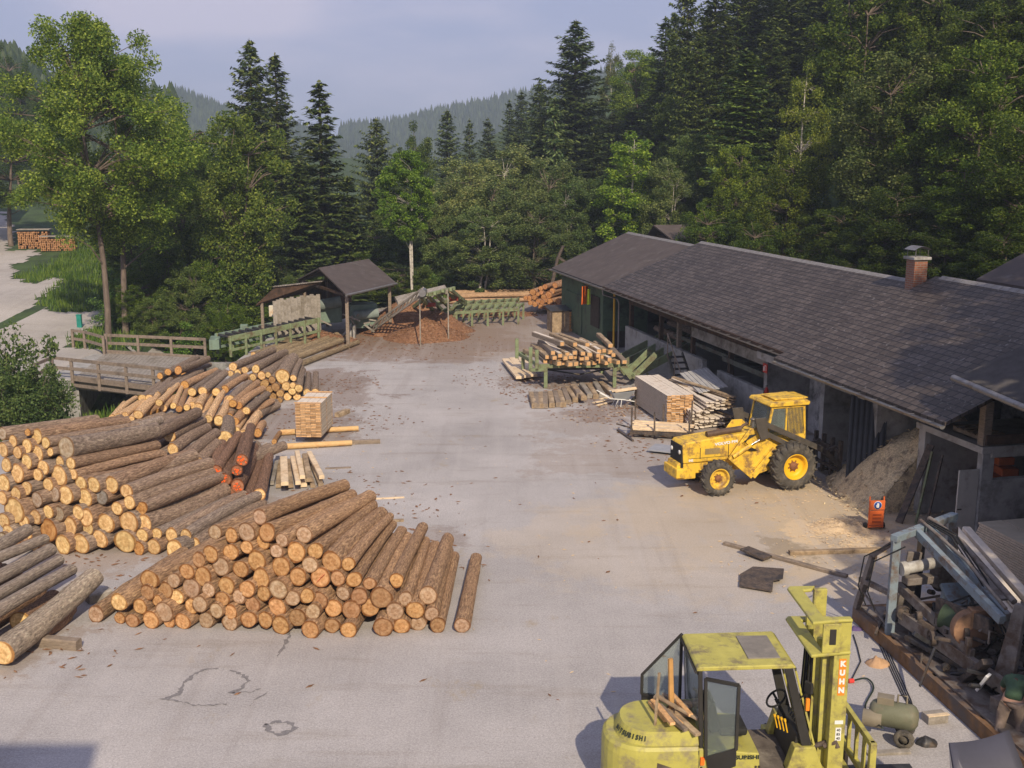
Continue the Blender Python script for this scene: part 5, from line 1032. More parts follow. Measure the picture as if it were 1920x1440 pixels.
# lower lean-to left of it
ls = thing('lean_to', at(500, 632), 'low lean to with ragged shingled roof left of the small shed', 'shed'); o1 = at(500, 632)
f0, f1, g0, g1 = at(480, 571, 2.5)-o1, at(568, 548, 2.7)-o1, at(516, 538, 3.3)-o1, at(604, 528, 3.3)-o1
b = MB(); b.prism([f0, f1, g1, g0], (0, 0, -.07)); b.build('roof', M_dwood, ls)
b = MB()
for k in range(22): q = g0.lerp(g1, k/21); b.box(q+Vector((0, 0, .03)), (.12, .4, .04), -.2)
b.build('ridge', M_gwood, ls)
b = MB(); w0, w1 = f0.lerp(g0, .85), f1.lerp(g1, .85)
for k in range(14):
    q = w0.lerp(w1, (k+.5)/14); b.box((q.x, q.y, 1.45), (.22, .04, 2.2+.1*(k % 3)), .1)
b.build('wall', M_gwood, ls)
for q in (.12, .55, .95):
    p = f0.lerp(f1, q); b = MB(); b.beam((p.x, p.y, 0), (p.x, p.y, p.z), .14, .14); b.build('post', M_wood, ls)
def cabinet(u, v, z, w_, h_, mt, label, cat='switch box'):
    t = at(u, v, z); b = MB(); b.box((0, 0, 0), (w_, .25, h_)); o = b.build('switch_box', mt, bevel=.02, loc=t); tag(o, label, cat)
    b = MB(); b.box((0, -.13, 0), (w_*.86, .02, h_*.88)); b.box((w_*.3, -.15, 0), (.03, .03, .12)); b.build('door', mt, o, .004)
M_cream = mat('rust_streaked_cream', (.62, .57, .45), .6, var=.1, dirt=(.45, .22, .08), dirtamt=.3, dscale=2)
M_bgreen = mat('sea_green_paint', (.17, .235, .185), .6, var=.2, dirt=(.12, .12, .08), dirtamt=.3)
cabinet(512, 583, 1.7, .42, .62, M_cream, 'rust streaked cream switch box on the lean to wall'); cabinet(541, 575, 1.9, .2, .32, M_cream, 'small cream switch box right of the rusty one')
cabinet(566, 580, 1.7, .35, .22, M_cream, 'small pale control panel at the right of the lean to', 'control panel'); cabinet(526, 600, 1.1, .42, .34, M_bgreen, 'sea green motor box below the rust streaked switch box', 'motor box'); cabinet(556, 597, 1.1, .5, .4, M_bgreen, 'sea green motor box right of the other green box', 'motor box')
cabinet(458, 614, 1.0, .4, .35, M_bgreen, 'small sea green box at the left end of the conveyor', 'motor box')
# long green conveyor: from (415,640) up to (600,600)
cv = thing('roller_conveyor', at(425, 668), 'long pale green roller conveyor on posts in front of the shed', 'conveyor'); o2 = at(425, 668)
a0, a1 = at(428, 636, .95)-o2, at(600, 600, 1.35)-o2; dv = (a1-a0).normalized(); sv = Vector((-dv.y, dv.x, 0)).normalized()
for k, s_ in enumerate((0, 1.3)):
    b = MB(); b.beam(a0+sv*s_, a1+sv*s_, .10, .28); b.beam(a0+sv*s_+Vector((0, 0, -.6)), a1+sv*s_+Vector((0, 0, -.6)), .08, .14); b.build('side_beam', M_bgreen if k else M_green, cv, .01)
    for i in range(7):
        p = a0.lerp(a1, .02+i*.16)+sv*s_; b = MB(); b.beam((p.x, p.y, -.0), (p.x, p.y, p.z+.15), .13, .13); b.build('post', M_green, cv, .01)
b = MB()
for i in range(14): p = a0.lerp(a1, (i+.5)/14); b.tube([p+Vector((0, 0, .05)), p+sv*1.3+Vector((0, 0, .05))], .08, 8)
b.build('roller', M_steel, cv)
b = MB(); b.box(a0+sv*.65+Vector((-.35, 0, -.25)), (.5, 1.5, .5), .2); b.tube([a0+Vector((-.5, -.1, .1)), a0+Vector((-.75, -.1, -.1)), a0+Vector((-.75, -.1, -.5))], .06, 8); b.build('end_guard', M_bgreen, cv, .05)
# machinery inside the shed
mc = thing('debarking_machine', o0+Vector((0, 1.6, 0)), 'grey and sea green debarking machine standing in the shadow of the small shed', 'machine')
b = MB(); b.box((-1.4, .8, 1.3), (1.6, 1.0, 1.1), .3); b.box((.6, 1.2, 1.1), (1.6, 1.2, 1.4), .3); b.build('housing', M_bgreen, mc, .05)
b = MB(); b.tube([(-2.2, .0, 1.75), (-.5, .4, 2.0)], .32, 14); b.tube([(.2, .2, 1.2), (1.6, .6, 1.3)], .28, 12); b.build('drum', mat('grey_tarp', (.2, .24, .22), .7), mc)
rr = random.Random(6)
for i in range(16):
    b = MB(); p = Vector((rr.uniform(-2.4, 2.0), rr.uniform(-.4, 1.2), rr.uniform(.2, 1.2))); b.beam(p, p+Vector((rr.uniform(-1, 1), rr.uniform(-.3, .3), rr.uniform(-.4, .5))), .08, .08); b.build('strut', M_gwood, mc)
b = MB(); b.box((.35, -.5, .35), (.12, .5, .8)); b.prism([(-.5, -.6, 0), (.2, -.6, 0), (.2, -.6, .9)], (0, .1, 0)); b.build('guard', M_concl, mc)
# lattice conveyor rising to the right
lc = thing('lattice_conveyor', at(700, 622), 'narrow lattice conveyor climbing right from the shed to the green frames', 'conveyor'); o3 = at(700, 622)
a0, a1 = at(697, 622, .25)-o3, at(792, 553, 2.9)-o3
b = MB(); sv = Vector((0, 1, 0))
for s_ in (0, .7):
    for z in (0, .32): b.beam(a0+sv*s_+Vector((0, 0, z)), a1+sv*s_+Vector((0, 0, z)), .07, .07)
    for i in range(12):
        p, q = a0.lerp(a1, i/12), a0.lerp(a1, (i+1)/12); b.beam(p+sv*s_, q+sv*s_+Vector((0, 0, .32)), .04, .04)
for i in range(12): p = a0.lerp(a1, i/12); b.beam(p, p+sv*.7, .05, .05)
b.beam(a1+Vector((-.2, .6, 0)), Vector((a1.x-.2, a1.y+.6, 0)), .06, .06); b.build('lattice', M_gwood, lc)
b = MB(); b.tube([a1+Vector((0, -.1, .1)), a1+Vector((0, .9, .1))], .2, 14); b.build('drum', M_zinc, lc)
# sloping gangway deck above it
b = MB(); p = [at(740, 562, 2.2), at(834, 540, 2.9), at(840, 550, 2.7), at(746, 572, 2.0)]; c = sum(p, Vector())/4; b.prism([q-c for q in p], (0, 0, .18)); b.beam(p[2]-c, Vector((p[2].x-c.x, p[2].y-c.y, -c.z)), .06); tag(b.build('conveyor_trough', M_gwood, loc=c), 'brown sloping trough above the lattice conveyor', 'conveyor')
# green log tables at the back
def gtable(label, u0, v0, u1, v1, z0, z1, dep, n, grp='green log tables at the back'):
    p, q = at(u0, v0, z0), at(u1, v1, z1); o = Vector((p.x, p.y, 0)); t = thing('log_table', o, label, 'log table', 0, grp); p = p-o; q = q-o
    dp = Vector((.15, 1, 0))*dep
    for k, s_ in enumerate((Vector(), dp)):
        b = MB(); b.beam(p+s_, q+s_, .13, .18); b.build('side_beam', M_green, t, .01)
        for i in range(n):
            a = p.lerp(q, i/(n-1))+s_; b = MB(); b.beam((a.x, a.y, -.05), a, .13, .13); b.build('leg', M_green, t)
    for i in range(n*2-1):
        a = p.lerp(q, i/(n*2-2)); b = MB(); b.beam(a+Vector((0, 0, .08)), a+dp+Vector((0, 0, .08)), .1, .12); b.build('cross_rail', M_green, t)
    return t
gtable('long pale green log table on many legs behind the bark', 826, 588, 972, 580, .9, .95, 2.2, 6)
gtable('second pale green table set back behind the long one', 850, 574, 965, 568, 1.0, 1.0, 1.8, 5)
g3 = thing('inclined_rack', at(800, 600), 'tangle of inclined green frames climbing left of the log tables', 'rack'); o4 = at(800, 600)
b = MB()
for (u1, v1, z1, u2, v2, z2) in [(790, 557, 2.6, 825, 600, .3), (800, 552, 2.8, 835, 595, .4), (815, 550, 2.8, 850, 590, .5), (830, 545, 2.9, 870, 575, 1.2), (788, 556, 2.7, 850, 545, 2.9), (800, 575, 1.7, 860, 562, 2.0), (808, 590, .9, 868, 575, 1.2), (845, 543, 2.9, 872, 572, 1.2), (770, 580, 1.3, 800, 560, 2.4), (822, 600, .2, 822, 572, 1.4), (840, 598, .2, 840, 560, 1.8), (795, 600, .2, 795, 565, 1.9)]:
    b.beam(at(u1, v1, z1)-o4, at(u2, v2, z2)-o4+Vector((0, .6*(u1 % 3), 0)), .15, .2)
b.build('frame', M_green, g3, .01)
b = MB()
for (u, v, z) in ((808, 571, 1.9), (850, 560, 2.0), (800, 592, .8)): b.box(at(u, v, z)-o4, (.5, .3, .22), .3)
b.build('bracket', mat('dull_red_paint', (.30, .05, .03), .6), g3)
# dark crane arm at the back stack, iron post
b = MB(); b.tube([(0, 0, 0), (.2, 0, 2.0), (.5, 0, 3.4), (.9, 0, 4.3)], [.16, .14, .12, .1], 8); b.beam((.6, 0, 3.5), (1.5, .1, 2.9), .16, .16); tag(b.build('log_grapple', M_rust, loc=(2.6, 74, 0)), 'dark rusty crane arm rising behind the log stack', 'crane')
b = MB(); b.tube([(0, 0, 0), (0, 0, 3.4)], .06, 8); tag(b.build('iron_post', M_rust, loc=at(1057, 612)+Vector((0, 1.5, 0))), 'thin rusty iron post beside the log stack at the cabin corner', 'post')
# left bank: chalet, firewood rows, marker
hs = thing('chalet', (-52.5, 98, terr(-47, 98)+2.8), 'wooden house with a brown roof showing at the left edge behind the ash', 'house', .3)
b = MB(); b.bb(-5, 5, -4, 4, 0, 6.2); b.build('wall', M_white, hs); b = MB(); b.prism([(-6, -5, 5.8), (0, -5, 9.2), (6, -5, 5.8), (6, -5, 5.6), (0, -5, 9.0), (-6, -5, 5.6)], (0, 10, 0)); b.build('roof', mat('red_brown_tiles', (.20, .10, .075), .8, var=.3, scale=6), hs)
b = MB(); b.bb(-5.1, 5.1, -4.1, -4.0, 3.2, 5.2); b.bb(-5.6, 5.6, -4.9, -4.0, 3.0, 3.15); b.build('balcony', M_dwood, hs)
for x in (-3, 0, 3):
    b = MB(); b.bb(x-.5, x+.5, -4.07, -4.02, 1.0, 2.3); w_ = b.build('window', M_dwood, hs); b = MB(); b.bb(x-.42, x+.42, -4.1, -4.075, 1.08, 2.22); b.build('pane', mat('dark_pane', (.03, .035, .04), .1, var=.1), w_)
def firewood(u, v, wd, ht, rows, label):
    p = atg(u, v); t = thing('firewood_row', p, label, 'firewood', .15, 'firewood on the left bank'); b = MB(); rr = random.Random(u)
    for i in range(int(wd/.16)):
        for j in range(int(ht/.14)):
            if rr.random() < .95: b.tube([(-wd/2+.16*i+rr.uniform(-.03, .03), rr.uniform(-.06, .02), .12+.14*j), (-wd/2+.16*i, .9, .12+.14*j)], rr.uniform(.06, .085), 6)
    b.build('split_logs', mat('orange_firewood', (.36, .185, .085), .8, var=.45, scale=6), t)
    b = MB(); b.bb(-wd/2-.1, wd/2+.1, -.1, 1.0, ht+.1, ht+.16); b.build('cover', M_gwood, t)
firewood(65, 468, 2.4, 1.5, 1, 'orange firewood row at the road fork, left one of two'); firewood(112, 472, 2.8, 1.1, 1, 'longer lower orange firewood row right of the other')
b = MB(); b.bb(-.14, .14, -.1, .1, 0, .75); b.bb(-.17, .17, -.13, .13, .75, .8); tag(b.build('waste_bin', mat('teal_plastic', (.02, .22, .18), .5), bevel=.02, loc=atg(150, 617)), 'small teal bin at the foot of the left ash trunk', 'bin')
# ---------------------------------------------------------------- vehicles
M_yel = mat('worn_yellow_paint', (.78, .50, .05), .5, var=.12, scale=3, dirt=(.26, .155, .06), dirtamt=.42, dscale=4.0, spec=.4)
M_yel2 = mat('clean_yellow_rim', (.80, .46, .02), .45, var=.08)
M_tyre = mat('dusty_tyre', (.075, .068, .06), .9, var=.4, scale=5, dirt=(.16, .14, .11), dirtamt=.35, dscale=4)
M_hub = mat('rusty_hub', (.22, .10, .05), .8, var=.4, scale=12)
def wheel(parent, x, y, r, wd, side, rimr, lugs, rimm, hub=True):
    t = bpy.data.objects.new('wheel', None); sc.collection.objects.link(t); t.parent = parent; t.location = (x, y, r); t.rotation_euler = (0, .3, 0)
    b = MB(); h = wd/2
    b.lathe([(-h*.7, rimr), (-h*.98, rimr*1.06), (-h, r*.80), (-h*.88, r*.92), (-h*.6, r*.955), (0, r*.965), (h*.6, r*.955), (h*.88, r*.92), (h, r*.80), (h*.98, rimr*1.06), (h*.7, rimr)], (0, 0, 0), 'Y', 40)
    for k in range(lugs):
        for s_ in (-1, 1):
            a0 = 2*pi*(k+.5*(s_ > 0))/lugs; a1 = a0+.16
            p = [Vector((r*.99*cos(a0), s_*h*.98, r*.99*sin(a0))), Vector((r*1.0*cos(a1), s_*h*.05, r*1.0*sin(a1)))]
            b.beam(p[0]*.985, p[1]*.985, wd*.10, r*.06, 0, (cos(a0), 0, sin(a0))); b.beam(p[0]*.99, Vector((r*.84*cos(a0-.04), s_*h*1.02, r*.84*sin(a0-.04))), wd*.10, r*.05, 0, (0, 1, 0))
    b.build('tyre', M_tyre, t)
    b = MB(); s_ = side
    b.lathe([(s_*h*.80, rimr*1.05), (s_*h*.92, rimr*1.02), (s_*h*.86, rimr*.93), (s_*h*.45, rimr*.86), (s_*h*.2, rimr*.80), (s_*h*.12, rimr*.55), (s_*h*.18, rimr*.30), (s_*h*.18, .001)], (0, 0, 0), 'Y', 36)
    b.lathe([(-s_*h*.80, rimr*1.05), (-s_*h*.5, rimr*.8), (-s_*h*.5, .001)], (0, 0, 0), 'Y', 24); rm_ = b.build('rim', rimm, t, fixn=False)
    b = MB(); b.lathe([(s_*h*.15, rimr*.34), (s_*h*.42, rimr*.32), (s_*h*.46, rimr*.2), (s_*h*.55, .001)], (0, 0, 0), 'Y', 20)
    for k in range(8): a = 2*pi*k/8; b.tube([(rimr*.42*cos(a), s_*h*.12, rimr*.42*sin(a)), (rimr*.42*cos(a), s_*h*.30, rimr*.42*sin(a))], rimr*.05, 6)
    b.build('hub', M_hub, t); return t
tr = thing('wheel_loader', (8.42, 33.17, 0), 'old yellow tractor loader with raised cab and dark lift arms beside the bays', 'wheel loader', atan2(-.28, -.96))
TY = .86
wheel(tr, 0, TY+.05, .75, .46, 1, .40, 20, M_yel2); wheel(tr, 0, -TY-.05, .75, .46, -1, .40, 20, M_yel2)
wheel(tr, 2.52, TY, .545, .36, 1, .32, 18, M_yel); wheel(tr, 2.52, -TY, .545, .36, -1, .32, 18, M_yel)
b = MB(); b.prism([(.85, -.42, .98), (3.46, -.42, .94), (3.50, -.42, 1.50), (3.42, -.42, 1.58), (2.4, -.42, 1.69), (.85, -.42, 1.80)], (0, .84, 0)); hood = b.build('hood', M_yel, tr, .035)
b = MB(); b.bb(2.25, 2.75, .425, .435, 1.18, 1.36); b.build('side_grille', mat('tan_grille', (.30, .22, .10), .7), hood)
b = MB(); b.bb(1.95, 1.97, .424, .43, 1.05, 1.5); b.bb(2.9, 2.92, .424, .43, 1.05, 1.4); b.bb(.9, 3.3, .424, .43, 1.08, 1.09); b.build('seam', M_black, hood)
b = MB(); b.bb(3.44, 3.53, -.39, .39, .80, 1.50); b.build('radiator_grille', M_black, tr, .01)
lt = newmat('lamp_glass')[0]; _b = lt.node_tree.nodes['Principled BSDF']; _b.inputs['Base Color'].default_value = (.7, .7, .68, 1); _b.inputs['Roughness'].default_value = .15
for y in (-.28, .28):
    b = MB(); b.lathe([(0, .07), (.03, .065), (.04, .001)], (3.52, y, 1.28), 'X', 14); b.build('headlight', lt, tr)
b = MB(); b.prism([(3.0, -.36, .42), (3.62, -.36, .42), (3.68, -.36, .60), (3.62, -.36, .95), (3.0, -.36, .95)], (0, .72, 0)); b.bb(3.40, 3.70, -.48, .48, .5, .80)
b.bb(.5, 3.2, -.34, .34, .58, 1.0); b.build('chassis', M_yel, tr, .03)
b = MB(); b.bb(2.42, 2.62, -.9, .9, .46, .64); b.bb(-.12, .12, -.85, .85, .62, .88); b.build('axle', M_hub, tr, .02)
b = MB(); b.tube([(1.45, .18, 1.84), (2.6, .18, 1.74)], .10, 14); b.tube([(1.5, .18, 1.84), (1.35, .18, 1.95), (1.2, .12, 1.98)], .045, 8); b.build('silencer', mat('brown_heat_stained_steel', (.13, .085, .06), .6, metal=.3, var=.3), tr)
b = MB(); b.tube([(.95, .05, 1.8), (.95, .05, 2.05)], .05, 10); b.lathe([(0, .001), (.02, .1), (.05, .09), (.09, .001)], (.95, .05, 2.05), 'Z', 14); b.build('air_intake', M_zinc, tr)
# cab
CW = .60
b = MB(); b.prism([(-.62, -CW, 1.05), (.80, -CW, 1.25), (.80, -CW, 1.60), (-.60, -CW, 1.60)], (0, 2*CW, 0)); b.build('cab_body', M_yel, tr, .03)
b = MB()
for s_ in (-1, 1):
    y = s_*(CW-.04); b.beam((-.57, y, 1.55), (-.50, y, 2.58), .07, .07); b.beam((.10, y, 1.58), (.10, y, 2.58), .06, .06); b.beam((.76, y, 1.58), (.58, y, 2.58), .07, .07)
    b.beam((-.58, y, 1.62), (.76, y, 1.62), .07, .07); b.beam((-.5, y, 2.54), (.6, y, 2.54), .07, .07)
b.build('cab_frame', M_yel, tr, .01)
b = MB()
for s_ in (-1, 1):
    b.prism([(-.55, s_*(CW-.05), 1.6), (.08, s_*(CW-.05), 1.6), (.08, s_*(CW-.05), 2.52), (-.49, s_*(CW-.05), 2.52)], (0, .012, 0)); b.prism([(.13, s_*(CW-.05), 1.6), (.74, s_*(CW-.05), 1.6), (.58, s_*(CW-.05), 2.52), (.13, s_*(CW-.05), 2.52)], (0, .012, 0))
b.prism([(.76, -CW+.06, 1.6), (.76, CW-.06, 1.6), (.59, CW-.06, 2.52), (.59, -CW+.06, 2.52)], (.012, 0, 0)); b.build('cab_window', M_glass, tr)
b = MB()
for i in range(12): x = -.52+.05*i; b.beam((x, CW+.0, 1.66), (x+.01, CW+.0, 2.5), .012, .012)
b.build('window_guard', M_yel, tr)
b = MB(); b.prism([(-.62, -CW-.07, 2.58), (.72, -CW-.07, 2.58), (.74, -CW-.07, 2.62), (.68, -CW-.07, 2.70), (-.58, -CW-.07, 2.74), (-.66, -CW-.07, 2.68)], (0, 2*CW+.14, 0)); b.bb(-.72, .45, -.42, .42, 2.73, 2.775); b.build('cab_roof', M_yel, tr, .02)
b = MB(); b.box((.1, 0, 1.75), (.45, .45, .12)); b.box((-.1, 0, 2.0), (.12, .45, .5)); b.build('seat', mat('pale_seat', (.45, .5, .42), .7), tr, .03)
b = MB(); b.box((-.25, CW+.005, 1.36), (.26, .01, .08)); b.build('badge', M_white, tr)
text('VOLVO BM', .115, (2.05, .437, 1.50), (pi/2, 0, pi), M_white, tr, sx=1.35, bold=.006).rotation_euler = (pi/2, -.07, pi)
b = MB(); b.bb(1.72, 2.42, .424, .432, 1.44, 1.56); 
text('642', .10, (3.22, .437, 1.03), (pi/2, 0, pi), M_white, tr, bold=.005)
# loader tower, arms, cylinders, hoses
b = MB(); 
for s_ in (-1, 1):
    y = s_*.56; b.prism([(.45, y, .62), (1.25, y, .40), (2.05, y, 1.05), (1.35, y, 1.95), (1.0, y, 1.95), (.55, y, 1.5)], (0, s_*.05, 0))
    b.beam((1.22, y+s_*.09, .42), (2.02, y+s_*.09, 1.10), .06, .16); b.beam((1.22, y+s_*.09, .42), (.45, y+s_*.09, 1.25), .06, .20); b.beam((1.35, y+s_*.05, .5), (.62, y+s_*.05, 1.3), .05, .10)
b.build('loader_tower', M_yel, tr, .015)
for s_ in (-1, 1): y = s_*.70; b = MB(); b.tube([(1.95, y, 1.12), (1.35, y, 1.45)], .075, 10); b.build('lift_cylinder', M_yel, tr)
for s_ in (-1, 1): y = s_*.70; b = MB(); b.tube([(1.35, y, 1.45), (1.0, y, 1.62)], .035, 8); b.build('piston_rod', mat('chrome', (.7, .7, .7), .15, metal=.9, var=.05), tr)
M_arm = mat('dark_grey_arm', (.075, .065, .055), .7, var=.3, scale=5, dirt=(.15, .11, .07), dirtamt=.25)
for s_ in (-1, 1):
    y = s_*.74; b = MB(); b.prism([(1.50, y, 2.28), (1.05, y, 2.32), (-1.05, y, 1.12), (-1.55, y, .75), (-1.42, y, .62), (-.9, y, .92), (1.1, y, 2.12)], (0, .06, 0)) if False else None
    b.beam((1.05, y, 2.15), (-1.15, y, 1.12), .08, .17); b.beam((.85, y-.02*s_, 1.78), (-.6, y-.02*s_, 1.02), .07, .15); b.prism([(1.3, y, 2.30), (.92, y, 2.30), (.80, y, 1.65), (1.05, y, 1.60), (1.2, y, 1.9)], (0, .07, 0)); b.beam((-1.10, y, 1.15), (-1.75, y, .60), .08, .16)
    b.build('lift_arm', M_arm, tr, .012)
b = MB(); b.tube([(-1.2, -.74, 1.05), (-1.2, .78, 1.05)], .06, 8); b.bb(-1.85, -1.72, -.75, .75, .95, 1.08); b.bb(-1.85, -1.72, -.75, .75, .35, .45)
for y in (-.7, -.25, .25, .7): b.bb(-1.87, -1.74, y-.05, y+.05, .1, 1.35)
for y in (-.45, .45): b.prism([(-1.8, y-.06, .06), (-3.0, y-.06, .06), (-3.0, y-.06, .09), (-1.8, y-.06, .16)], (0, .12, 0)); b.beam((-1.5, y, 1.0), (-1.8, y, 1.1), .1, .1)
b.build('log_fork', M_rust, tr, .01)
b = MB(); rr = random.Random(2)
for i in range(5): b.tube([(1.35-.05*i, .63, 1.75), (1.5+.03*i, .68+.02*i, 1.6), (1.55-.06*i, .70, 1.35), (1.3-.05*i, .66, 1.25)], .014, 6)
b.build('hydraulic_hose', M_black, tr)
# ---------------------------------------------------------------- forklift
M_lime = mat('dusty_lime_paint', (.43, .395, .09), .5, var=.12, scale=4, dirt=(.25, .215, .12), dirtamt=.34, dscale=3.2, spec=.4)
M_limew = mat('worn_lime_paint', (.45, .41, .10), .5, var=.14, scale=5, dirt=(.19, .155, .09), dirtamt=.36, dscale=3)
M_char = mat('charcoal_frame', (.035, .033, .03), .5, var=.2)
fk = thing('forklift', (3.2, 15.82, 0), 'lime yellow forklift with a glazed cab and tall mast in the near foreground', 'forklift', radians(2.2))
HW = .64
def plan(xs_, z): return [(x, y, z) for x, y in xs_]
# counterweight: rounded in plan, lofted
def cwring(z, gx, gy):
    pts = []
    for k in range(17):
        a = pi/2+pi*k/16; pts.append((-1.05+gx*.72*cos(a)*(1 if abs(cos(a)) > 0 else 1), gy*HW*1.02*(abs(sin(a))**.8)*(1 if sin(a) > 0 else -1), z))
    return [(-.35, gy*HW*1.02, z)]+pts+[(-.35, -gy*HW*1.02, z)]
b = MB(); rings = [cwring(.22, .92, .9), cwring(.35, 1.0, 1.0), cwring(.98, 1.0, 1.0), cwring(1.10, .97, .98), cwring(1.15, .90, .93)]; m_ = len(rings[0]); vs = [p for r_ in rings for p in r_]
b.add(vs, [(i*m_+k, i*m_+(k+1) % m_, (i+1)*m_+(k+1) % m_, (i+1)*m_+k) for i in range(4) for k in range(m_)], 0, False); b.add(rings[-1], [tuple(range(m_))]); b.add(rings[0], [tuple(reversed(range(m_)))])
cwt = b.build('counterweight', M_lime, fk, .012)
b = MB(); r1 = cwring(1.15, .80, .86); r2 = cwring(1.36, .70, .78); r1 = [(x+.05, y, z) for x, y, z in r1]; r2 = [(x+.07, y, z) for x, y, z in r2]
b.add(r1+r2, [(k, (k+1) % m_, m_+(k+1) % m_, m_+k) for k in range(m_)]); b.add(r2, [tuple(range(m_))]); b.build('engine_cover', M_lime, fk, .02)
# dark plates paint the shade of the counterweight recesses
b = MB()
for (x0, x1) in ((-1.42, -1.15), (-1.02, -.62)):
    yy = HW*.985 if x0 > -1.1 else HW*.80
    b.prism([(x0, -yy-.035, .60), (x1, -HW*1.0-.03, .52), (x1+.04, -HW*1.0-.03, .76), (x0+.03, -yy-.035, .92)], (0, .05, 0))
b.build('recess_shade', mat('recess_shade_paint', (.10, .08, .06), .9, dirt=(.2, .17, .15), dirtamt=.4), cwt)
_t = [('M', 0), ('I', 1), ('T', 2), ('S', 3), ('U', 4), ('B', 5), ('I', 6), ('S', 7), ('H', 8), ('I', 9)]
M_let = mat('dark_lettering', (.03, .04, .03), .5)
for ch_, k in _t:   # lettering curving round the slanting rim of the engine cover
    a = pi*1.06+k*.118; p = Vector((-.99+.565*cos(a), -.56*abs(sin(a))**.8, 1.262)); nrm = atan2(sin(a)*.9, cos(a))
    text(ch_, .105, (p.x-.0, p.y, p.z), (radians(64), 0, nrm+pi/2), M_let, cwt, sx=.8, bold=.003)
# main body
b = MB(); b.bb(-.35, 1.15, -HW, HW, .32, .72); b.prism([(-.35, -HW+.03, .72), (.62, -HW+.03, .72), (.60, -HW+.03, 1.02), (-.35, -HW+.03, 1.12)], (0, 2*HW-.06, 0)); b.build('body', M_lime, fk, .02)
b = MB(); b.bb(.62, 1.15, -HW+.04, HW-.04, .60, .74); b.build('floor_plate', mat('dirty_floor', (.12, .10, .085), .9, var=.4, dirt=(.25, .22, .18), dirtamt=.4), fk)
for s_ in (-1, 1):
    b = MB(); y0 = s_*(HW-.20); y1 = s_*HW; b.prism([(1.02, y0, .70), (1.62, y0, .70), (1.46, y0, 1.12), (1.14, y0, 1.12)], (0, y1-y0, 0)); b.prism([(1.0, y0-.0, .32), (1.95, y0, .32), (1.95, y0, .62), (1.66, y0, .74), (1.0, y0, .74)], (0, s_*.34, 0)); b.build('fender', M_limew, fk, .015)
text('MITSUBISHI', .088, (.32, -HW+.022, .96), (pi/2, 0, 0), M_let, fk, sx=1.25, bold=.003)
text('MOI', .10, (.15, -HW-.003, .60), (pi/2, 0, 0), M_white, fk, sx=1.1) if False else None
b = MB(); b.bb(-.32, -.26, -HW-.008, -HW+.04, .86, .98); b.build('orange_reflector', mat('orange_plastic', (.9, .17, .02), .3), fk)
for x in (1.35, -.95):
    for s_ in (-1, 1): wheel(fk, x, s_*(HW-.06 if x < 0 else HW+.14), .38 if x > 0 else .31, .26, s_, .2, 16, M_limew)
# cab roof and hatch
b = MB(); b.prism([(-.42, -.60, 2.40), (1.10, -.60, 2.42), (1.10, -.60, 2.45), (1.04, -.60, 2.49), (-.38, -.60, 2.47), (-.42, -.60, 2.44)], (0, 1.2, 0)); rf = b.build('cab_roof', M_limew, fk, .015)
b = MB(); b.bb(.42, .92, -.38, .42, 2.478, 2.502); b.build('roof_hatch', mat('grey_plastic_hatch', (.22, .20, .175), .6, dirt=(.3, .27, .22), dirtamt=.3), rf, .006)
# cab pillars
for s_ in (-1, 1):
    b = MB(); y = s_*.56
    b.beam((-.36, y, 2.42), (-.30, y, 1.12), .06, .06); b.build('rear_pillar', M_char, fk, .006)
    b = MB(); b.prism([(.93, y-.03, 2.42), (1.06, y-.03, 2.42), (1.42, y-.03, 1.12), (1.26, y-.03, 1.12)], (0, .07, 0)); b.build('front_pillar', M_char, fk, .008)
    b = MB(); b.beam((1.10, y+s_*.0, 2.40), (1.46, y, 1.12), .03, .03); b.build('pillar_trim', M_lime, fk)
b = MB(); b.beam((-.30, .56, 1.5), (-.3, -.56, 1.5), .03, .05); b.build('rear_rail', M_char, fk); b = MB(); b.bb(-.36, -.32, -.54, .54, 1.14, 1.2); b.build('rear_window_sill', M_char, fk); b = MB(); b.bb(-.40, -.36, -.54, .54, 2.32, 2.4); b.build('rear_window_head', M_char, fk)
b = MB(); b.prism([(-.33, -.53, 1.2), (-.33, .53, 1.2), (-.385, .53, 2.33), (-.385, -.53, 2.33)], (.01, 0, 0)); b.build('rear_window', M_glass, fk)
# doors: near one folded open toward the camera, far one flung wide behind
def doorframe(name, P, glass=True):
    b = MB(); n = len(P)
    for i in range(n): b.beam(P[i], P[(i+1) % n], .045, .045)
    o = b.build(name, M_char, fk)
    b = MB(); v = (Vector(P[1])-Vector(P[0])).cross(Vector(P[2])-Vector(P[0])).normalized()*.006; low = [Vector(p) for p in P]
    b.prism(low, v); b.build('door_glass', M_glass, o); return o
o = doorframe('door', [(-.28, -.60, 2.28), (.15, -.92, 2.33), (.15, -.92, 1.28), (-.24, -.64, .98)]); o['label'] = 'open near door'
b = MB(); b.prism([(-.24, -.63, 1.00), (.15, -.93, 1.26), (.15, -.93, 1.02), (-.18, -.63, .66)], (0, -.03, 0)); b.build('lower_panel', M_char, o, .01)
o = doorframe('door', [(-.42, .60, 2.46), (-.42, .60, 1.30), (-.98, 1.02, 1.20), (-.98, 1.02, 1.55)]); o['label'] = 'open far door'
b = MB(); b.prism([(-.42, .61, 1.30), (-.98, 1.03, 1.22), (-.98, 1.03, .85), (-.42, .61, .85)], (0, .03, 0)); b.build('lower_panel', M_char, o, .01)
b = MB(); b.bb(-.36, -.345, -HW-.004, HW+.004, .34, 1.1); b.build('panel_gap', M_char, cwt)
b = MB()
for z in (.42, .50, .58): b.bb(.72, .98, -HW-.006, -HW+.01, z, z+.03)
b.build('vent', M_char, fk)
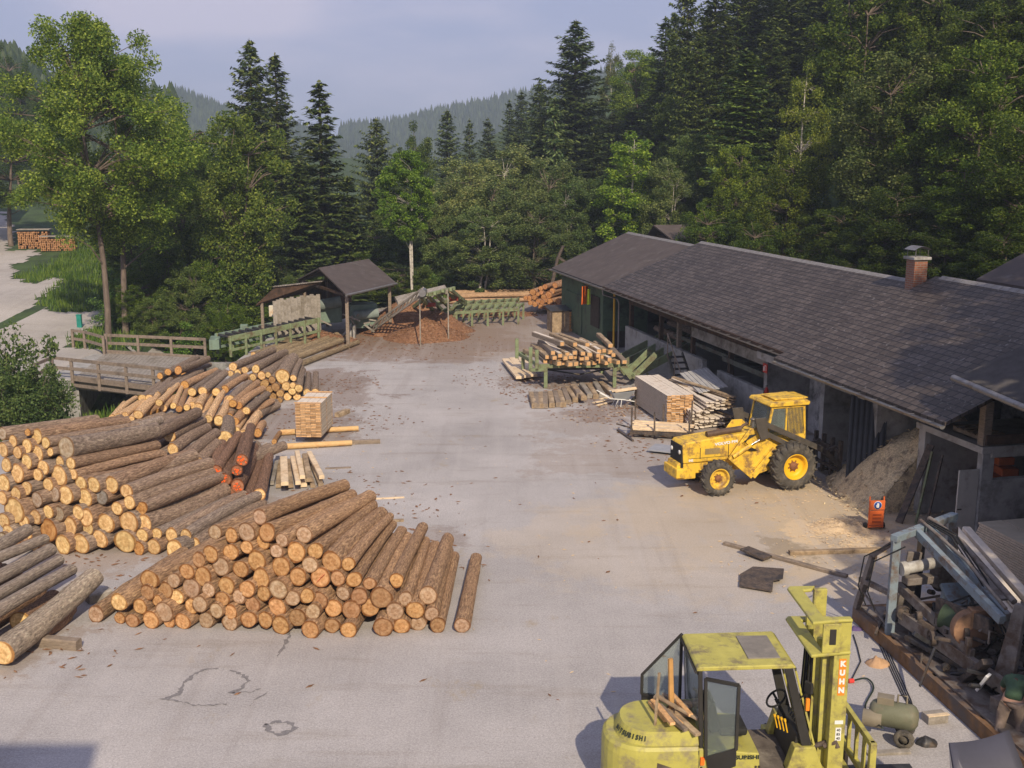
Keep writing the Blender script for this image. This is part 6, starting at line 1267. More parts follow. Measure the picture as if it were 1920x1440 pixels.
for x in (-.30, .55, .60): b = MB(); b.tube([(x, -HW+.0, .80), (x, -HW-.0, .80+.0)], .01, 6) if False else b.box((x, -HW+.018, .8), (.03, .02, .03)); b.build('bolt', M_steel, fk)
b = MB(); b.bb(-.02, .34, -.74, -.60, .30, .36); b.bb(-.02, .0, -.74, -.60, .30, .56); b.bb(.32, .34, -.74, -.60, .30, .56); b.build('step', M_char, fk, .006)
b = MB(); b.bb(-.44, -.41, -.58, .58, 2.36, 2.40); b.bb(1.095, 1.115, -.58, .58, 2.37, 2.42); b.build('roof_seal', M_char, fk)
b = MB(); b.tube([(-.2, .3, 1.36), (-.2, .3, 1.62), (-.26, .3, 1.66)], .03, 8); b.build('exhaust', M_rust, fk)
# seat, steering wheel, dash
b = MB(); b.bb(.05, .50, -.28, .22, 1.12, 1.26); b.prism([(-.10, -.26, 1.15), (.08, -.26, 1.2), (-.04, -.26, 1.72), (-.18, -.26, 1.70)], (0, .46, 0)); b.build('seat', M_black, fk, .05)
b = MB(); n = 24; b.tube([(1.0+.17*cos(2*pi*k/n)*.8, .0+.19*sin(2*pi*k/n), 1.62+.12*cos(2*pi*k/n)*.9) for k in range(n+1)], .018, 8, cap=False); b.beam((1.0, 0, 1.60), (1.2, 0, 1.2), .05); b.beam((1.0, -.18, 1.62), (1.0, .18, 1.62), .03); b.build('steering_wheel', M_black, fk)
b = MB(); b.prism([(1.12, -.5, .74), (1.42, -.5, .74), (1.38, -.5, 1.22), (1.2, -.5, 1.28)], (0, 1.0, 0)); b.build('dashboard', M_char, fk, .02)
b = MB()
for k in range(4): b.tube([(.98+.04*k, -.2-.05*k, 1.22), (.93+.04*k, -.22-.05*k, 1.42)], .012, 6); b.tube([(.93+.04*k, -.22-.05*k, 1.42), (.92+.04*k, -.22-.05*k, 1.46)], .02, 8)
b.build('lever', M_yel2, fk)
b = MB(); b.tube([(1.2, -.62, 1.95), (1.28, -.70, 2.08)], .012, 6); b.box((1.28, -.70, 2.16), (.05, .14, .17), .5); b.build('mirror', M_char, fk, .03)
b = MB(); b.box((1.30, -.63, 1.84), (.06, .05, .20)); b.build('indicator_lamp', mat('amber_plastic', (.85, .25, .02), .3), fk, .01)
# mast
mb = thing('m', (0, 0, 0), None, None); bpy.data.objects.remove(mb)
mast = bpy.data.objects.new('mast', None); sc.collection.objects.link(mast); mast.parent = fk; mast.location = (1.45, 0, 0)
for s_ in (-1, 1):
    y = s_*.58
    b = MB(); b.bb(.25, .46, y-.045, y+.045, .12, 3.22); b.bb(.20, .25, y-.09, y+.09, .12, 2.75); b.build('outer_rail', M_limew, mast, .008)
    b = MB(); b.bb(.10, .22, s_*.42-.04, s_*.42+.04, .12, 2.85); b.build('inner_rail', M_lime, mast, .006)
    b = MB(); b.tube([(.12, s_*.24, .2), (.12, s_*.24, 2.75)], .05, 12); b.build('lift_cylinder', M_lime, mast)
    b = MB(); b.tube([(.05, s_*.10, .3), (.05, s_*.10, 2.7)], .018, 6); b.tube([(.05, s_*.15, .3), (.05, s_*.15, 2.7)], .012, 6); b.build('lift_chain', M_steel, mast)
for z0, ex_ in ((3.18, 0), (2.66, .05)):
    b = MB(); b.prism([(-.18, -.74-ex_*.3, z0), (.30, -.66-ex_*.3, z0), (.46, -.66, z0), (.46, -.53, z0), (.20, -.53, z0), (.05, -.50, z0), (.05, .5, z0), (.2, .53, z0), (.3, .68, z0), (-.12, .68, z0), (-.18, .6, z0)], (0, 0, .055)); b.build('cross_plate', M_lime, mast, .02)
b = MB(); b.bb(.0, .28, -.70, -.655, 2.715, 3.18); b.bb(-.17, -.13, -.62, .60, 2.715, 3.18) if False else None; b.build('side_plate', M_limew, mast, .01)
b = MB(); b.bb(.10, .20, -.712, -.70, 2.85, 3.10); b.build('slot', M_char, mast, .02)
b = MB(); b.bb(-.04, .10, -.5, .5, .6, .72); b.bb(.22, .34, -.54, .54, .2, .34); b.bb(.22, .34, -.54, .54, 1.5, 1.6); b.build('cross_bar', M_limew, mast, .01)
ky = -.58-.048
b = MB(); b.bb(.30, .41, ky-.004, ky+.002, 1.98, 2.58); dec = b.build('decal', mat('orange_sticker', (.85, .27, .03), .4), mast)
for k, c_ in enumerate('KUHN'): text(c_, .115, (.355, ky-.007, 2.50-.145*k), (pi/2, 0, 0), M_white, dec, bold=.008)
b = MB(); b.bb(.29, .42, ky-.003, ky+.002, 1.50, 1.56); b.bb(.31, .40, ky-.003, ky+.002, 1.22, 1.44); dec2 = b.build('decal', M_white, mast)
for k in range(3): text('48'[k % 2]+'05'[k % 2], .06, (.355, ky-.006, 1.40-.07*k), (pi/2, 0, 0), M_let, dec2)
for s_ in (-1, 1):
    b = MB(); b.tube([(-.22, s_*.50, .98), (.22, s_*.54, 1.15)], .04, 10); b.tube([(.16, s_*.56, 1.1), (.34, s_*.60, 1.2), (.36, s_*.60, 1.1)], .05, 8); b.build('tilt_cylinder', M_rust, mast)
b = MB(); rr = random.Random(4)
for i in range(4): b.tube([(-.15, -.1+.1*i, .8), (-.2, -.1+.1*i, 1.2), (.0, -.1+.1*i, 1.5), (.04, -.1+.1*i, 2.6)], .014, 6)
b.build('hydraulic_hose', M_black, mast)
# carriage, load guard, forks
cg = bpy.data.objects.new('carriage', None); sc.collection.objects.link(cg); cg.parent = fk; cg.location = (1.98, 0, 0)
b = MB(); b.bb(.26, .34, -.85, .85, 1.20, 1.30); b.bb(.26, .34, -.85, .85, .15, .27); b.bb(.26, .34, -.85, .85, .55, .65)
for y in (-.83, .83): b.bb(.25, .35, y-.05, y+.05, .1, 1.3)
for y in (-.5, -.17, .17, .5): b.bb(.27, .33, y-.03, y+.03, .6, 1.22)
b.build('load_guard', M_limew, cg, .01)
for y in (-.45, .45): b = MB(); b.bb(.34, .40, y-.07, y+.07, .08, .65); b.bb(.40, 1.5, y-.07, y+.07, .06, .11); b.build('fork', M_steel, cg, .01)
# firewood sticks lying on the engine cover
rr = random.Random(21); stk = [(-.55, -.35, 25, .75), (-.72, -.30, 20, .8), (-.85, -.28, 12, .7), (-.62, -.22, 40, .8), (-.45, -.12, 50, .7), (-.78, -.12, 28, .75), (-.5, .05, 62, .65), (-.6, .0, 35, .6), (-.9, .0, 15, .6), (-.42, -.25, 70, .5), (-.7, .1, 55, .5), (-.55, -.1, 15, .7), (-.68, -.38, 30, .45)]
Mf = fk.matrix_basis if False else (Matrix.Translation((3.2, 15.82, 0)) @ Matrix.Rotation(radians(2.2), 4, 'Z'))
for i, (x, y, a, ln) in enumerate(stk):
    z = 1.41+.055*(i % 4); d = Vector((sin(radians(a)), -cos(radians(a)), rr.uniform(-.12, .06)))*ln/2; c = Vector((x+.02, y+.05, z))
    o = piece('wood_scrap', Mf @ (c-d), Mf @ (c+d), rr.uniform(.05, .13), rr.uniform(.03, .06), [M_half, M_wood, M_sawend][i % 3], '%s' % 'split scrap of wood in the heap on the engine cover of the lime forklift', 'wood scrap', 'wood scraps on the forklift')
o = piece('wood_batten', Mf @ Vector((-.98, -.30, 1.36)), Mf @ Vector((-.93, -.25, 2.22)), .035, .035, M_half, 'thin upright batten standing on the engine cover, further left of two', 'batten')
o = piece('wood_batten', Mf @ Vector((-.66, .02, 1.40)), Mf @ Vector((-.69, .1, 2.28)), .075, .05, mat('orange_batten', (.50, .28, .10), .7), 'broad upright batten standing among the scraps beside the cab', 'batten')
# ---------------------------------------------------------------- blue and rusty saw machine at the right
M_blue = mat('greyish_blue_paint', (.20, .25, .285), .55, var=.15, scale=4, dirt=(.14, .10, .075), dirtamt=.42, dscale=3)
M_grey = mat('mud_grey_plate', (.20, .175, .155), .7, var=.3, scale=4, dirt=(.10, .065, .045), dirtamt=.45, dscale=2.5, metal=.1)
bm_ = thing('saw_machine', (7.86, 21.2, 0), 'large rusty saw machine with a blue gantry and grease covered arms', 'machine', 0)
OB = Vector((7.86, 21.2, 0)); 
def Q(x, y, z=0): return Vector((x, y, z))-Vector((OB.x, OB.y, 0))
b = MB(); b.beam(Q(7.62, 22.5, .16), Q(8.55, 16.0, .16), .16, .30); b.beam(Q(10.3, 22.9, .16), Q(11.0, 16.4, .16), .16, .30)
for q in (0, .25, .5, .75, 1): b.beam(Q(7.62, 22.5, .2).lerp(Q(8.55, 16.0, .2), q), Q(10.3, 22.9, .2).lerp(Q(11.0, 16.4, .2), q), .14, .22)
b.build('base_frame', mat('rusty_brown_skid', (.20, .11, .05), .8, var=.4, scale=5, dirt=(.12, .10, .09), dirtamt=.4), bm_, .01)
b = MB(); b.prism([Q(7.70, 22.4, .32), Q(8.3, 22.4, .32), Q(9.1, 16.2, .32), Q(8.55, 16.2, .32)], (0, 0, .04)); b.build('deck_plate', M_grey, bm_)
g0, g1 = Q(7.88, 21.1), Q(9.56, 22.45)
for p in (g0, g1): b = MB(); b.beam((p.x, p.y, .3), (p.x, p.y, 2.4), .17, .13); b.build('gantry_post', M_blue, bm_, .01)
b = MB(); gd = (g1-g0).normalized(); b.beam(g0+Vector((0, 0, 2.42))-gd*.1, g1+Vector((0, 0, 2.42))+gd*.1, .17, .14); b.build('gantry_beam', M_blue, bm_, .01)
for a in [(Q(7.62, 22.45, .3), Q(7.75, 22.0, 1.7), .14, .12), (Q(7.75, 22.0, 1.7), Q(8.3, 21.5, 2.4), .16, .1), (Q(7.65, 22.4, 1.0), Q(7.9, 21.2, 1.15), .12, .1), (Q(7.66, 22.4, .8), Q(7.9, 21.1, .35), .04, .04), (Q(9.8, 22.6, .3), Q(9.6, 22.4, 2.2), .14, .12)]:
    b = MB(); b.beam(*a); b.build('brace', M_grey, bm_, .01)
# swinging arm: two blue channels descending to the right
arm = bpy.data.objects.new('arm', None); sc.collection.objects.link(arm); arm.parent = bm_
pa, pb = Q(8.62, 21.7, 2.42), Q(9.05, 18.6, 1.75)
for off in (-.25, .22): b = MB(); b.beam(pa+gd*off, pb+gd*off*.4+Vector((0, 0, 0)), .12, .18); b.build('channel', M_blue, arm, .01)
b = MB(); b.tube([pa+gd*.35+Vector((0, .1, .1)), pa.lerp(pb, .35)+gd*.45+Vector((0, 0, .22)), pb+gd*.3+Vector((0, 0, .25))], .06, 10); b.tube([pa+Vector((0, .1, .14)), pa.lerp(pb, .5)+Vector((.1, 0, .2)), pb+Vector((0, 0, .2))], .035, 8); b.build('hydraulic_pipe', M_grey, arm)
b = MB()
for i in range(3): b.tube([pa+gd*(.1+.08*i)+Vector((0, 0, .12)), pa.lerp(pb, .3)+gd*(.2+.1*i)+Vector((0, 0, .3)), pa.lerp(pb, .7)+gd*(.1+.1*i)+Vector((0, 0, .12)), pb+gd*(.1*i)+Vector((0, 0, -.3))], .018, 6)
b.build('hose', M_black, arm)
# hydraulic cylinder in the gantry and small blocks
b = MB(); b.tube([g0+Vector((.15, -.1, 1.78)), g0+Vector((.95, .1, 1.86))], .12, 14); b.tube([g0+Vector((.1, -.1, 1.78)), g0+Vector((.22, -.08, 1.79))], .15, 14); b.build('motor', mat('grey_white_motor', (.42, .41, .38), .5, dirt=(.2, .17, .14), dirtamt=.4), bm_)
b = MB(); b.box(g0+Vector((.55, .0, 1.52)), (.7, .25, .16), .2); b.box(g0+Vector((1.1, .3, 1.55)), (.35, .3, .6), .3); b.build('valve_block', M_grey, bm_, .02)
# crowded works
works = bpy.data.objects.new('gearwork', None); sc.collection.objects.link(works); works.parent = bm_
def part(nm, mt, parent, fn, bev=.01):
    b = MB(); fn(b); return b.build(nm, mt, parent, bev)
part('fan_housing', mat('rust_tan_plate', (.30, .17, .10), .7, var=.25, scale=3, dirt=(.13, .08, .05), dirtamt=.35), works, lambda b: (b.lathe([(-.1, .001), (-.1, .36), (.1, .36), (.1, .001)], Q(8.75, 19.3, 1.25), 'Y', 26), b.box(Q(8.95, 19.3, 1.45), (.5, .22, .4))))
part('green_motor', mat('dark_green_motor', (.05, .075, .04), .7, var=.3), works, lambda b: b.tube([Q(8.5, 20.0, 1.2), Q(8.9, 19.6, 1.15)], .26, 16))
part('pivot_plate', M_grey, works, lambda b: b.prism([Q(9.2, 18.6, 2.05), Q(9.35, 18.5, 2.0), Q(9.1, 18.2, .75), Q(8.82, 18.35, .8)], (.09, .05, 0)))
part('pivot_plate', M_grey, works, lambda b: b.prism([Q(9.35, 18.7, 2.02), Q(9.55, 18.6, 1.9), Q(10.0, 18.1, 1.0), Q(9.6, 18.2, .9)], (.06, .12, 0)))
part('chain_guard', M_steel, works, lambda b: (b.prism([Q(9.45, 18.35, 1.85), Q(9.65, 18.35, 1.85), Q(9.65, 18.3, 1.2), Q(9.45, 18.3, 1.2)], (0, -.06, 0)), b.beam(Q(9.5, 18.25, 1.8), Q(9.5, 18.2, 1.2), .04, .04), b.beam(Q(9.6, 18.25, 1.8), Q(9.6, 18.2, 1.2), .04, .04)))
def scatter(mt, n, x0, x1, y0, y1, z0, z1, seed, sz=.1):
    r_ = random.Random(seed)
    for i in range(n):
        b = MB(); x = r_.uniform(x0, x1); y = r_.uniform(y0, y1); z = r_.uniform(z0, z1); p = Q(x, y, z); k = r_.random()
        if k < .35: b.beam(p, p+Vector((r_.uniform(-.5, .5), r_.uniform(-.6, .6), r_.uniform(-.5, .3))), sz*r_.uniform(.5, 1.1), sz*r_.uniform(.5, 1.3))
        elif k < .5: b.tube([p, p+Vector((r_.uniform(-.25, .25), r_.uniform(-.3, .3), r_.uniform(-.1, .1)))], sz*r_.uniform(.3, .7), 12)
        elif k < .75: ax_ = r_.choice('XY'); q_ = sz*r_.uniform(1.0, 2.0); b.lathe([(-.02, .001), (-.02, q_*.3), (-.05, q_*.35), (-.03, q_*.5), (-.02, q_*.85), (-.05, q_*.9), (-.05, q_), (.05, q_), (.05, q_*.9), (.02, q_*.8), (.02, .001)], p, ax_, 18)
        elif k < .9: b.box(p, (r_.uniform(.1, .4), r_.uniform(.1, .4), r_.uniform(.05, .3)), r_.uniform(0, 1.5))
        else: b.tube([p, p+Vector((0, 0, .25)), p+Vector((r_.uniform(-.3, .3), r_.uniform(-.3, .3), .1))], .022, 6)
        b.build('lever' if k < .35 else 'roller' if k < .5 else 'gear' if k < .75 else 'gearbox' if k < .9 else 'hose', mt, works, .006)
scatter(M_rust, 70, 8.0, 9.9, 18.6, 21.8, .42, 1.2, 5, .08)
scatter(M_grey, 60, 8.8, 11.0, 17.0, 20.2, .45, 1.5, 6, .13)
scatter(M_steel, 50, 8.1, 10.4, 17.6, 21.6, .36, .9, 8, .07)
part('side_beam', M_grey, works, lambda b: (b.beam(Q(8.1, 21.4, 1.25), Q(8.65, 18.9, .9), .1, .2), b.beam(Q(8.05, 21.0, .75), Q(8.9, 17.9, .7), .12, .28), b.beam(Q(8.6, 19.0, 1.2), Q(8.62, 18.95, .3), .1, .1)))
part('blue_box', M_blue, works, lambda b: (b.prism([Q(9.15, 17.6, 1.15), Q(9.8, 17.7, 1.2), Q(9.9, 17.1, 1.0), Q(9.2, 17.0, .95)], (0, 0, .08)), b.box(Q(10.0, 17.2, .9), (.6, .5, .5), .6)))
part('fan_housing', mat('rust_brown_plate', (.24, .15, .10), .7, var=.25, scale=3, dirt=(.12, .08, .06), dirtamt=.3), works, lambda b: b.lathe([(-.12, .001), (-.12, .38), (.12, .38), (.12, .001)], Q(9.55, 16.9, 1.0), 'Y', 26))
for i, (a, c, e_, f_, mt_) in enumerate([((8.3, 21.6, .4), (8.4, 21.4, 2.0), .3, .06, M_grey), ((8.7, 21.9, .4), (8.6, 21.6, 2.2), .16, .1, M_steel), ((9.2, 21.2, 1.9), (9.5, 19.6, 1.7), .35, .05, M_grey), ((8.2, 20.6, .5), (9.0, 18.6, .55), .5, .1, M_steel), ((9.3, 20.6, .5), (9.9, 17.4, .6), .7, .2, M_grey), ((8.5, 20.3, 1.3), (8.9, 18.8, 1.5), .1, .3, M_rust), ((8.9, 17.9, .5), (9.4, 16.4, .55), .8, .3, M_grey), ((10.0, 19.4, .6), (10.6, 16.8, .7), .7, .7, M_grey), ((9.0, 20.9, 1.5), (9.1, 20.2, 1.0), .5, .1, M_blue), ((9.9, 18.4, 1.5), (10.4, 17.6, 1.5), .6, .08, M_blue), ((8.55, 19.0, .3), (8.62, 18.2, 1.1), .2, .12, M_rust)]):
    b = MB(); b.beam(Q(*a), Q(*c), e_, f_); b.build('plate', mt_, works, .01)
for i in range(7): b = MB(); a = .9*i; b.tube([Q(8.6+.1*i, 20.5-.2*i, .6), Q(8.5+.12*i, 20.2-.25*i, 1.3+.1*sin(a)), Q(8.9+.1*i, 19.8-.3*i, 1.6+.1*cos(a)), Q(9.1+.1*i, 19.2-.2*i, 1.1)], .025, 6); b.build('hose', M_black, works)
b = MB(); b.box((0, 0, 0), (.14, .05, .42), .3); b.build('white_tag', M_white, works, loc=Q(8.55, 18.15, .72)).rotation_euler = (.5, 0, .4)
b = MB(); 
for (x, y) in ((7.9, 21.2), (8.0, 20.9)): b.tube([Q(x, y, 2.3), Q(x-.55, y+.2, 1.9), Q(x-.6, y+.3, 1.2), Q(x-.35, y+.5, .7)], .016, 6)
b.build('cable', M_black, bm_)
# squared beams lying on the machine outfeed
for i, (u1, v1, u2, v2, z1, z2) in enumerate([(1790, 992, 1920, 1148, 1.45, 1.25), (1812, 992, 1945, 1140, 1.40, 1.2), (1782, 1010, 1893, 1146, 1.25, 1.1), (1800, 1052, 1880, 1150, 1.05, .95), (1806, 1080, 1872, 1168, .9, .85), (1820, 1030, 1960, 1165, 1.05, .95)]):
    p, q = at(u1, v1, z1), at(u2, v2, z2); piece('sawn_beam', p, p+(q-p).normalized()*(q-p).length*1.05, .2, .12, M_gwood if i in (3,) else M_sawtop, '%s' % ['pale sawn beam on the machine, top left of the bundle', 'pale sawn beam on the machine, top right of the bundle', 'pale sawn beam along the left side of the bundle', 'greyer short beam low in the bundle', 'shortest lowest beam of the bundle', 'lower right beam of the bundle at the frame edge'][i], 'sawn beam', 'sawn beams on the machine')
# ---------------------------------------------------------------- worker bending over the machine
def skinned(name, chains, mt, parent=None, sub=2):
    vs = []; es = []; rad = []
    for ch in chains:
        o = len(vs)
        if ch[0][0] is None: st_ = ch[0][1]; items = ch[1:]; prev = st_
        else: items = ch; prev = None
        for (p, r) in items:
            vs.append(p); rad.append(r); i = len(vs)-1
            if prev is not None: es.append((prev, i))
            prev = i
    me = bpy.data.meshes.new(name); me.from_pydata(vs, es, []); o = bpy.data.objects.new(name, me); sc.collection.objects.link(o)
    sk = o.modifiers.new('skin', 'SKIN'); sk.use_smooth_shade = True
    for i, r in enumerate(rad): me.skin_vertices[0].data[i].radius = (r, r) if not isinstance(r, tuple) else r
    me.skin_vertices[0].data[0].use_root = True
    s2 = o.modifiers.new('sub', 'SUBSURF'); s2.levels = sub; s2.render_levels = sub
    dg = bpy.context.evaluated_depsgraph_get(); m2 = bpy.data.meshes.new_from_object(o.evaluated_get(dg)); bpy.data.objects.remove(o)
    o = bpy.data.objects.new(name, m2); sc.collection.objects.link(o); m2.materials.clear(); m2.materials.append(mt)
    for p in m2.polygons: p.use_smooth = True
    if parent: o.parent = parent
    return o
wk = thing('person', (8.62, 17.15, 0), 'worker in a green shirt and brown trousers bending into the rusty machine, back turned', 'person', radians(-35))
M_skin = mat('skin', (.45, .26, .18), .6, var=.08); M_shirt = mat('green_shirt', (.045, .085, .05), .9, var=.25, scale=6, bump=.4); M_trou = mat('brown_trousers', (.20, .155, .13), .9, var=.3, scale=6, bump=.4, dirt=(.3, .26, .22), dirtamt=.25)
# local: +y is the way he faces; hips at the rear, torso leaning forward and down
skinned('body', [[((0, .06, .88), .10), ((0, .22, 1.0), .11), ((0, .42, 1.06), .13), ((0, .56, 1.05), .07), ((0, .68, 1.0), .095), ((0, .76, .95), .07)],
    [(None, 2), ((.19, .46, 1.03), .06), ((.24, .58, .80), .045), ((.20, .74, .66), .036), ((.18, .80, .62), .03)], [(None, 2), ((-.19, .46, 1.03), .06), ((-.27, .56, .80), .045), ((-.22, .70, .64), .036), ((-.20, .76, .60), .03)],
    [(None, 0), ((.11, 0, .84), .10), ((.15, .12, .46), .07), ((.15, .0, .09), .05), ((.16, .14, .05), .045)], [(None, 0), ((-.11, 0, .84), .10), ((-.16, .06, .46), .07), ((-.18, -.14, .09), .05), ((-.19, 0, .05), .045)]], M_skin, wk)
skinned('shirt', [[((0, -.06, .92), .165),((0, .06, .97), .162), ((0, .22, 1.03), .165), ((0, .42, 1.09), .175), ((0, .50, 1.08), .12)], [(None, 3), ((.19, .45, 1.05), .085), ((.24, .57, .84), .062)], [(None, 3), ((-.19, .45, 1.05), .085), ((-.27, .55, .84), .062)]], M_shirt, wk)
skinned('trousers', [[((0, .02, .90), .15), ((0, -.03, .85), .16)], [(None, 0), ((.11, -.01, .82), .125), ((.15, .12, .46), .095), ((.15, .0, .12), .075)], [(None, 0), ((-.11, -.01, .82), .125), ((-.16, .06, .46), .095), ((-.18, -.14, .12), .075)]], M_trou, wk)
skinned('boots', [[((.15, -.01, .10), .07), ((.16, .14, .06), .055)], [((-.18, -.15, .10), .07), ((-.19, 0, .06), .055)]], M_char, wk)
b = MB(); b.lathe([(.10, .001), (.09, .05), (.05, .088), (0, .10), (-.03, .10)], (0, .70, 1.03), 'Z', 16); b.build('hair', mat('dark_hair', (.03, .02, .015), .8), wk)
for s_ in (-1, 1):
    for k in range(5):
        x = s_*.19+(k-2)*.018 if k < 4 else s_*.15; y0 = .79 if s_ > 0 else .75
        skinned('finger', [[((x, y0, .61), .011), ((x, y0+.04, .585), .010), ((x, y0+.06, .55), .008), ((x, y0+.05, .53), .007)]], M_skin, wk, 1)
# ---------------------------------------------------------------- other objects on the yard
# board stacks
def boardstack(name, origin, rz, W_, D_, rows, th, gap, cols, label, cat='board stack', runner=True, jag=.0, skew=0, topm=None, group=None):
    t = thing(name, origin, label, cat, rz, group); rr = random.Random(int(abs(origin[0])*100)+rows); bw = W_/cols
    b = MB(); b2 = MB()
    for r_ in range(rows):
        z = .12+r_*(th+gap)
        for c_ in range(cols):
            x = -W_/2+bw*(c_+.5)+rr.uniform(-.006, .006); dy = rr.uniform(-jag, jag); o_ = skew*r_
            x0, x1, y0, y1, z0, z1 = x-bw*.48+o_, x+bw*.48+o_, dy, D_+dy, z, z+th
            vs = [(a, q, e) for a in (x0, x1) for q in (y0, y1) for e in (z0, z1)]
            b.add(vs, [(0, 4, 5, 1), (2, 3, 7, 6)], 1); b.add(vs, [(1, 5, 7, 3), (0, 2, 6, 4)], 0); b.add(vs, [(0, 1, 3, 2), (4, 6, 7, 5)], 2)
        if gap > .017 and r_ < rows-1:
            for y in (D_*.06, D_*.5, D_*.94): b2.bb(-W_/2, W_/2, y-.03, y+.03, z+th, z+th+gap)
    b.build('boards', [topm or M_sawtop, M_sawend, mat('board_edge', (.46, .38, .29), .8, var=.2, scale=8)], t, fixn=False)
    if b2.v: b2.build('spacers', M_sawend, t)
    if runner:
        b = MB()
        for y in (D_*.12, D_*.88): b.bb(-W_/2-.05, W_/2+.05, y-.06, y+.06, 0, .115)
        b.build('bearers', M_half, t)
    return t
pf = at(1250, 803); boardstack('board_stack', (pf.x+.52*cos(.2), pf.y+.52*sin(.2)+.05, 0), radians(11.5), 1.05, 4.0, 19, .044, .0165, 6, 'tall tight block of pale boards with brown ends beside the wheelbarrow', jag=.05)
ps = at(580, 835); t = boardstack('pallet_board_stack', (ps.x-.03, ps.y+.1, .16), radians(-3), .92, 2.0, 22, .036, .020, 5, 'tall narrow stack of spaced short boards standing on two peeled poles', runner=False, jag=.01)
for y in (0, .95, 1.9): b = MB(); b.bb(-.48, .48, y, y+.07, 1.352, 1.38); b.build('top_lath', M_sawend, t)
M_peel = mat('peeled_pole', (.66, .44, .20), .7, var=.25, scale=5, dirt=(.42, .22, .09), dirtamt=.45, dscale=5, stretch=(.4, 1, 1))
for i, (u1, v1, u2, v2) in enumerate([(504, 839, 660, 830), (526, 811, 672, 803)]):
    p, q = at(u1, v1, .12), at(u2, v2, .12); b = MB(); b.tube([Vector(), (q-p)*.5+Vector((0, .01, 0)), q-p], [.11, .105, .095], 14); tag(b.build('peeled_pole', M_peel, loc=p), ['nearer of two peeled orange poles under the spaced board stack', 'farther of two peeled orange poles under the spaced board stack'][i], 'pole')
pz('square_timber', 660, 829, 713, 827, .08, .16, .14, M_wood, 'dull brown squared timber continuing right from the nearer peeled pole', 'timber')
o = addlog('short', at(514, 828, .13), at(524, 812, .13), .10, (.6, .38, .16), (1.2, .85, .5)); tag(o, 'short round billet lying left of the spaced board stack', 'log')
# sagging fan stack of slabs right of the tight block
fs_ = thing('slab_heap', at(1340, 805), 'fanned slipping heap of pale sawn planks with dark butt ends by the middle bay', 'plank heap', radians(12)); rr = random.Random(31); b = MB(); b2 = MB()
for i in range(78):
    k = i//9; x = -.95+.21*(i % 9)+rr.uniform(-.05, .05); a = -.12+.06*(i % 9)+rr.uniform(-.05, .05); z = .10+k*.115+rr.uniform(-.02, .02)+(.04*(i % 9) if k > 3 else 0)
    if k > 5 and (i % 9) < 3: continue
    if k > 7: continue
    p = Vector((x, rr.uniform(-.15, .15)-.0, z)); q = p+Vector((-3.4*sin(a), 3.4*cos(a), rr.uniform(0, .25)-.0)); (b2 if (i % 9) > 6 else b).beam(p, q, .17, .045)
b.build('planks', M_sawtop, fs_); b2.build('bark_edged_planks', M_half, fs_)
b = MB(); 
for i in range(7): p = Vector((-.2+.17*i, 1.0, 1.22+.03*i)); b.beam(p, p+Vector((.3, 2.9, .2)), .165, .03)
b.build('grey_planks', mat('silvered_plank', (.40, .39, .38), .8, var=.15), fs_)
boardstack('board_stack', (13.15, 22.5, 0), radians(13), 2.0, 3.2, 19, .05, .012, 3, 'wide stack of grey beige boards in the shade at the right edge', jag=.05, topm=mat('shaded_board', (.42, .37, .29), .8, var=.15))  # shade is put into the board colour, darker than the pale face
# stanchion trolley with slabs
tw = thing('stake_trolley', at(1235, 815), 'low rusty trolley with upright iron stakes and pale slabs beside the board block', 'trolley', radians(-12)); TO = at(1235, 815)
b = MB(); b.bb(-1.0, 1.3, -.75, -.63, .16, .26); b.bb(-1.0, 1.3, .63, .75, .16, .26)
for x in (-.95, 0, 1.2): b.bb(x-.06, x+.06, -.85, .85, .12, .16)
b.beam((-1.0, 0, .2), (-1.6, .15, .3), .05, .05); b.build('frame', M_rust, tw)
for i, (x, y, h) in enumerate([(-.95, -.7, 1.15), (-.1, -.7, 1.0), (1.15, -.7, 1.15), (-.95, .7, 1.15), (.1, .7, 1.0), (1.15, .7, 1.2)]):
    b = MB(); b.beam((x, y, .16), (x+R.uniform(-.03, .03), y, h), .06, .05); b.build('stake', M_rust, tw)
b = MB(); rr = random.Random(12)
for i in range(12): y = -.55+.1*i; b.beam((-.85+rr.uniform(-.2, .1), y, .30+.03*(i % 3)), (1.0+rr.uniform(-.2, .3), y+rr.uniform(-.06, .06), .30+.03*(i % 2)), .12, .04)
b.build('slabs', M_pale, tw)
for (x) in (-.6, .8):
    b = MB()
    for y in (-.5, .5): b.lathe([(-.03, .001), (-.03, .1), (.03, .1), (.03, .001)], (x, y, .1), 'Y', 14)
    b.build('wheel', M_rust, tw)
pz('grey_sheet', 1222, 838, 1290, 846, .12, .9, .05, mat('grey_board', (.30, .31, .34), .7, var=.15), 'flat grey sheet lying between the trolley and the tractor nose', 'board')
pz('long_plank', 1158, 806, 1187, 826, .05, .08, .06, M_rust, 'short dark pole lying at the left end of the trolley', 'pole')
